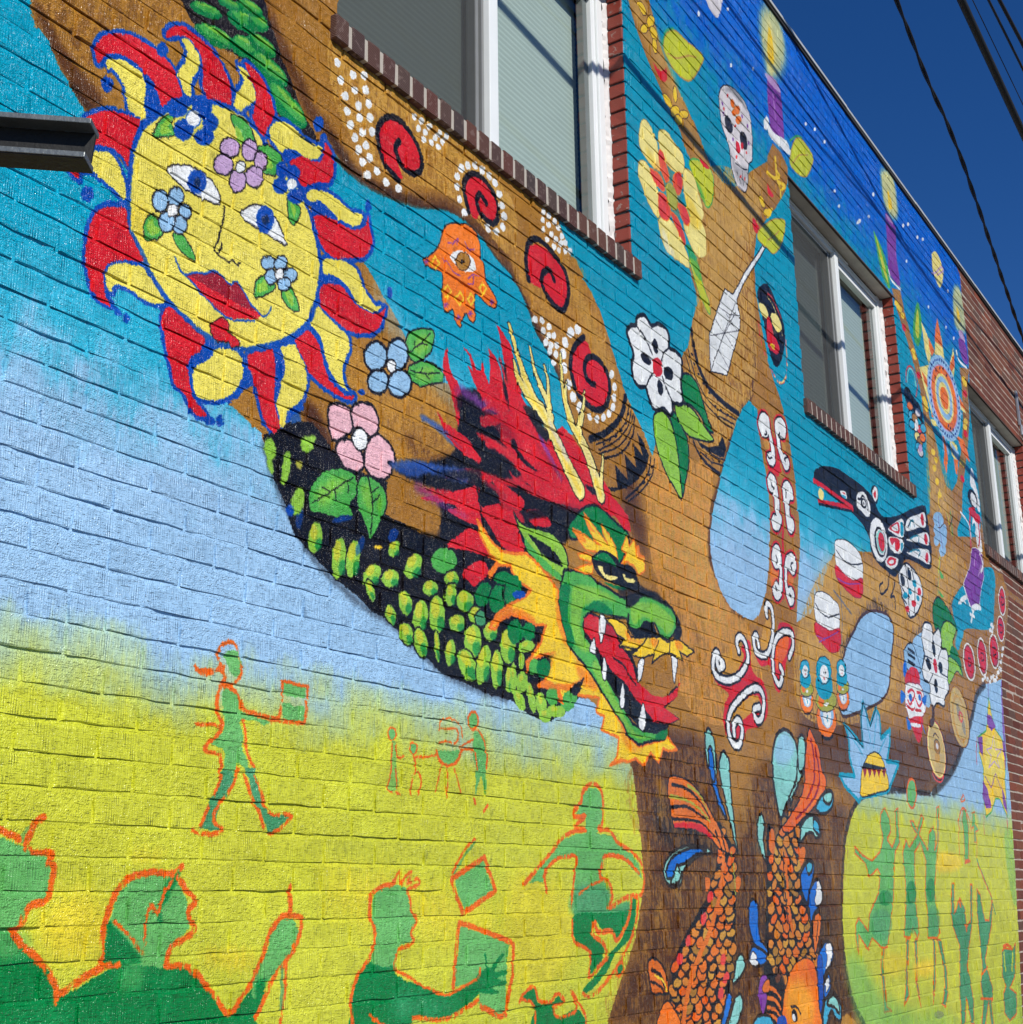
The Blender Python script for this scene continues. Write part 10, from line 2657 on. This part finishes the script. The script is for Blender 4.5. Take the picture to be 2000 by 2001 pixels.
# windows
jamb_h = H - JOINT
jm = MB()                                     # rough red-painted brick end, shared
rj = random.Random(9)
jambs = []
for k in range(5):
    m = MB(); m.box(-.006 + rj.uniform(-.002, .002), .03, .004, .074, -jamb_h / 2, jamb_h / 2); me = m.mesh('jamb_brick', bevel=.004); me.materials.append(M_JAMB)
    for v in me.vertices: v.co += Vector((rj.uniform(-.0018, .0018), rj.uniform(-.0015, .0015), rj.uniform(-.0015, .0015)))
    jambs.append(me)
rot_y = []
for wi, (a, b) in enumerate(WINDOWS):
    zt, zb = HEAD_Z, SILL_Z1
    fy0, fy1 = .085, .150                     # frame depth
    fr = MB()
    fr.box(a, a + .030, fy0, fy1, zb, zt).box(b - .075, b - .030, fy0, fy1, zb, zt).box(a, b, fy0 + .002, fy1, zt - .050, zt - .012).box(a, b, fy0 + .003, fy1, zb - .02, zb + .035)
    win = fr.build('window', M_VINYL, house, bevel=.003)
    xm = a + (b - a) * .515
    MB().box(xm - .028, xm + .030, fy0 - .012, fy0 + .05, zb + .02, zt - .04).build('mullion', M_VINYL, win, bevel=.004)
    MB().box(xm - .074, xm - .056, fy0 + .018, fy0 + .06, zb + .03, zt - .05).box(xm - .054, xm - .046, fy0 + .03, fy0 + .06, zb + .03, zt - .05).box(xm - .044, xm - .030, fy0 + .012, fy0 + .06, zb + .03, zt - .05).build('meeting_stile', M_TRACK, win, bevel=.002)
    MB().box(a + .03, xm - .028, fy0 + .020, fy0 + .03, zt - .064, zt - .056).box(a + .03, xm + .25, fy0 - .006, fy0 + .001, zt - .020, zt - .010).build('head_track', M_VINYL, win)
    sash = MB(); sash.box(xm + .032, xm + .062, fy0 + .012, fy0 + .05, zb + .04, zt - .055).box(b - .112, b - .078, fy0 + .010, fy0 + .05, zb + .04, zt - .055).box(xm + .06, b - .11, fy0 + .010, fy0 + .05, zt - .098, zt - .055).box(xm + .06, b - .11, fy0 + .010, fy0 + .05, zb + .036, zb + .07)
    sash.build('sash', M_VINYL, win, bevel=.003)
    MB().box(b - .150, b - .113, fy0 + .030, fy0 + .06, zb + .04, zt - .055).build('sash_track', M_TRACK, win, bevel=.002)
    MB().quad((xm + .06, fy0 + .03, zb + .06), (b - .11, fy0 + .03, zb + .06), (b - .11, fy0 + .03, zt - .09), (xm + .06, fy0 + .03, zt - .09)).build('pane', M_GLASS, win)
    MB().quad((a + .03, fy0 + .052, zb + .035), (xm - .05, fy0 + .052, zb + .035), (xm - .05, fy0 + .052, zt - .055), (a + .03, fy0 + .052, zt - .055)).build('pane', M_GLASS, win)
    MB().quad((a + .03, fy0 + .022, zb + .03), (xm - .075, fy0 + .022, zb + .03), (xm - .075, fy0 + .022, zt - .062), (a + .03, fy0 + .022, zt - .062)).build('insect_screen', M_SCREEN, win)
    for (bx0, bx1) in ((a + .02, xm - .04), (xm + .02, b - .10)):      # drawn shades
        bl = MB(); z = zb - .02; k = 0                                # pleated shade: one pleat every 25 mm
        while z < zt:
            y0, y1 = (.182, .1838) if k % 2 == 0 else (.1838, .182)
            bl.quad((bx0, y0, z), (bx1, y0, z), (bx1, y1, z + .0125), (bx0, y1, z + .0125)); z += .0125; k += 1
        bl.build('blind', M_BLIND, win)
    MB().box(a, b, .26, .29, zb - .05, zt).build('room_backing', M_DARK, win)
    # uneven caulk between frame and brick on the far side
    ck = MB(); rc = random.Random(wi + 5); zz = zb - .01; prev = None
    while zz < zt:
        p = (b - .030 + rc.uniform(-.003, .003), fy0 + rc.uniform(-.004, .008), zz), (b - .012 + rc.uniform(-.006, .004), .080 + rc.uniform(-.008, .004), zz), (b + .006, .070 + rc.uniform(-.004, .004), zz)
        if prev: ck.quad(prev[0], prev[1], p[1], p[0]); ck.quad(prev[1], prev[2], p[2], p[1])
        prev = p; zz += .022
    ck.build('caulk', M_CAULK, win, smooth=True)
    MB().box(a - .02, a + .002, .020, .10, zb - .01, zt).build('near_jamb', M_JAMB, house)
    MB().box(b + .006, b + .03, .012, .080, zb - .03, zt).build('jamb_mortar', M_JAMB, house)
    for r in range(ROWS):
        z0 = Z_OFF + r * H; zm = z0 + jamb_h / 2
        if SILL_Z0 + .02 < zm < HEAD_Z:
            o = bpy.data.objects.new('jamb_brick', rj.choice(jambs)); col.objects.link(o); o.parent = house; o.location = (b + rj.uniform(-.001, .002), rj.uniform(-.001, .001), zm)
    # steel lintel: soffit plate, rusty edge strip coloured dark for the shaded gap
    MB().box(a - .05, b + .05, .006, .090, HEAD_Z - .001, HEAD_Z + .005).build('lintel', M_LINTEL, house)
    MB().box(a - .05, b + .05, -.002, .012, HEAD_Z - .003, HEAD_Z + .007).build('lintel_edge', M_RUST_GAP, house)
    # sill: bricks on edge, bedded in pale mortar
    s0, s1 = a - .028, b + .045
    sl = MB(); sl.box(s0 + .004, s1 - .006, -.0196, .10, SILL_Z0 + .003, SILL_Z1 - .006); sill = sl.build('window_sill', M_SILLMORTAR, house, bevel=.002)
    nb = 26; pitch = (s1 - s0 + .010) / nb; rs = random.Random(wi * 3 + 1)
    me = MB().box(-(pitch - .0165) / 2, (pitch - .0165) / 2, -.0225, .085, -.0405, .0405).mesh('sill_brick', bevel=.0045); me.materials.append(M_SILL)
    for k in range(nb):
        o = bpy.data.objects.new('sill_brick', me); col.objects.link(o); o.parent = sill
        o.location = (s0 + (pitch - .0165) / 2 + k * pitch, rs.uniform(-.0008, .0008), (SILL_Z0 + SILL_Z1) / 2 + rs.uniform(-.0025, .0025)); o.rotation_euler = (rs.uniform(-.01, .01), rs.uniform(-.02, .02), rs.uniform(-.02, .02))

# small galvanised conduit strap on the bare brick beyond the mural
st = MB(); st.box(12.06, 12.10, -.022, -.004, 5.58, 5.90); st.tube([(12.08, -.024, 5.58), (12.08, -.02, 5.50), (12.3, -.02, 5.47), (14, -.02, 5.40)], .012, 6)
st.build('conduit_strap', M_GALV, house, bevel=.002)

# ------------------------------------------------------------------ overhead lines
def spline(pts, n):
    P = [Vector(p) for p in pts]; P = [2 * P[0] - P[1]] + P + [2 * P[-1] - P[-2]]; out = []
    for i in range(1, len(P) - 2):
        for k in range(n):
            t = k / n; a, b, c, d = P[i - 1:i + 3]
            out.append(.5 * (2 * b + (c - a) * t + (2 * a - 5 * b + 4 * c - d) * t * t + (3 * b - a - 3 * c + d) * t ** 3))
    return out + [P[-2]]
E0 = 1.62
def cable(name, pts, r, label, twist=0):
    path = spline(pts, 24); m = MB()
    if twist:
        fine = []
        for i in range(len(path) - 1):
            nseg = max(int((path[i + 1] - path[i]).length / .06), 1)
            for k in range(nseg): fine.append(path[i].lerp(path[i + 1], k / nseg))
        fine.append(path[-1]); s = 0; A = []; B = []
        for i, q in enumerate(fine):
            if i: s += (q - fine[i - 1]).length
            d = (fine[min(i + 1, len(fine) - 1)] - fine[max(i - 1, 0)]).normalized(); a = d.cross(Vector((0, 0, 1))).normalized(); c = d.cross(a); t = s * 2 * math.pi / twist
            off = (a * math.cos(t) + c * math.sin(t)) * r * .85; A.append(q + off); B.append(q - off)
        m.tube(A, r, 7); m.tube(B, r * .8, 7)
    else: m.tube(path, r, 10)
    return tag(m.build(name, M_CABLE, smooth=True), label, 'cable', 'overhead lines along the wall')
def straight(p0, d, xa, xb, sag=.0):
    out = []
    for k in range(9):
        x = xa + (xb - xa) * k / 8; t = (x - p0[0]) / d[0]
        out.append((x, p0[1] + d[1] * t, p0[2] + d[2] * t + E0))
    return out
cable('twisted_cable', [(-7.0, -1.15, 10.0), (2.0, -.78, 6.35 + E0), (7.16, -.53, 5.09 + E0), (8.34, -.50, 4.83 + E0), (9.06, -.46, 4.69 + E0), (11.35, -.26, 4.45 + E0), (14.2, -.03, 4.22 + E0)], .0085, 'twisted pair of black cables crossing the sky nearest the roof edge', twist=.62)
cable('thick_cable', straight((6.04, -1.11, 4.17), (.997, -.001, -.077), -7, 17.6), .020, 'thickest black cable at top right of the sky')
cable('thin_wire', straight((7.45, -.90, 5.12), (.998, -.014, -.069), -7, 17.6), .003, 'hair-thin wire just right of the thickest black cable')
cable('medium_cable', straight((7.51, -.98, 5.12), (.999, .003, .049), -7, 17.6), .008, 'second black cable from the right edge of the sky')
cable('corner_cable', straight((7.63, -1.02, 5.18), (.999, -.032, -.013), -7, 17.6), .012, 'black cable closest to the top right corner')
for px, hh in ((-7.0, 10.4), (17.6, 9.0)):          # poles that carry the lines, both outside the picture
    pl = MB(); pl.tube([(px, -1.25, -.1), (px, -1.25, hh)], .16, 12, .11)
    po = pl.build('utility_pole', M_WOOD, smooth=True); tag(po, 'weathered wooden pole carrying the overhead lines ' + ('behind the camera' if px < 0 else 'beyond the far end of the wall'), 'pole')
    MB().box(px - .05, px + .05, -1.9, -.55, hh - .9, hh - .8).build('crossarm', M_WOOD, po, bevel=.01)

# ------------------------------------------------------------------ steel beam end at the left edge
dirv = lambda px, py: (FWD + RGT * ((px - 1000) / 2683.9) - UPV * ((py - 1000.5) / 2683.9))
Pend = EYE + dirv(181, 285) * 1.40                       # its free end, 1.4 m in front of the lens
axis = (dirv(-400, 243) - dirv(181, 285)).normalized()   # runs off to the left
upb = Vector((0, 0, 1)); dep = axis.cross(upb).normalized(); dep = dep if dep.dot(FWD) > 0 else -dep; upb = dep.cross(axis); upb = upb if upb.z > 0 else -upb
beam = empty('steel_beam', Pend); tag(beam, 'dark steel I-beam end jutting in at the left edge before the painted sun', 'beam')
def prism(prof, length, name, mat, bevel=0):
    m = MB(); k = len(prof)
    for s in (0, length):
        for d_, u_ in prof: m.v.append(tuple(axis * s + dep * d_ + upb * u_))
    for i in range(k): m.f.append((i, (i + 1) % k, k + (i + 1) % k, k + i))
    m.f.append(tuple(range(k))); m.f.append(tuple(k + i for i in reversed(range(k))))
    return m.build(name, mat, beam, bevel=bevel)
LB = 1.30
prism([(-.0155, .0165), (.0155, .0165), (.0155, .0225), (-.0155, .0225)], LB, 'top_flange', M_STEEL_LIT, .0008)
prism([(.004, -.0160), (.008, -.0160), (.008, .0160), (.004, .0160)], LB - .001, 'web', M_STEEL)
prism([(-.0165, -.0225), (.0155, -.0225), (.0155, -.0165), (-.0165, -.0165)], LB, 'bottom_flange', M_STEEL_LIT, .0008)
prism([(-.0150, -.0235), (.0150, -.0235), (.0150, -.0228), (-.0150, -.0228)], LB - .0005, 'underside_shade', M_STEEL)  # thin dark sheet that paints the shade below the flange
pe = Pend + axis * (LB - .03)
MB().box(-.03, .03, -.03, .03, -pe.z - .05, .04).build('post', M_STEEL, beam, bevel=.003).location = axis * (LB - .03) + dep * .045
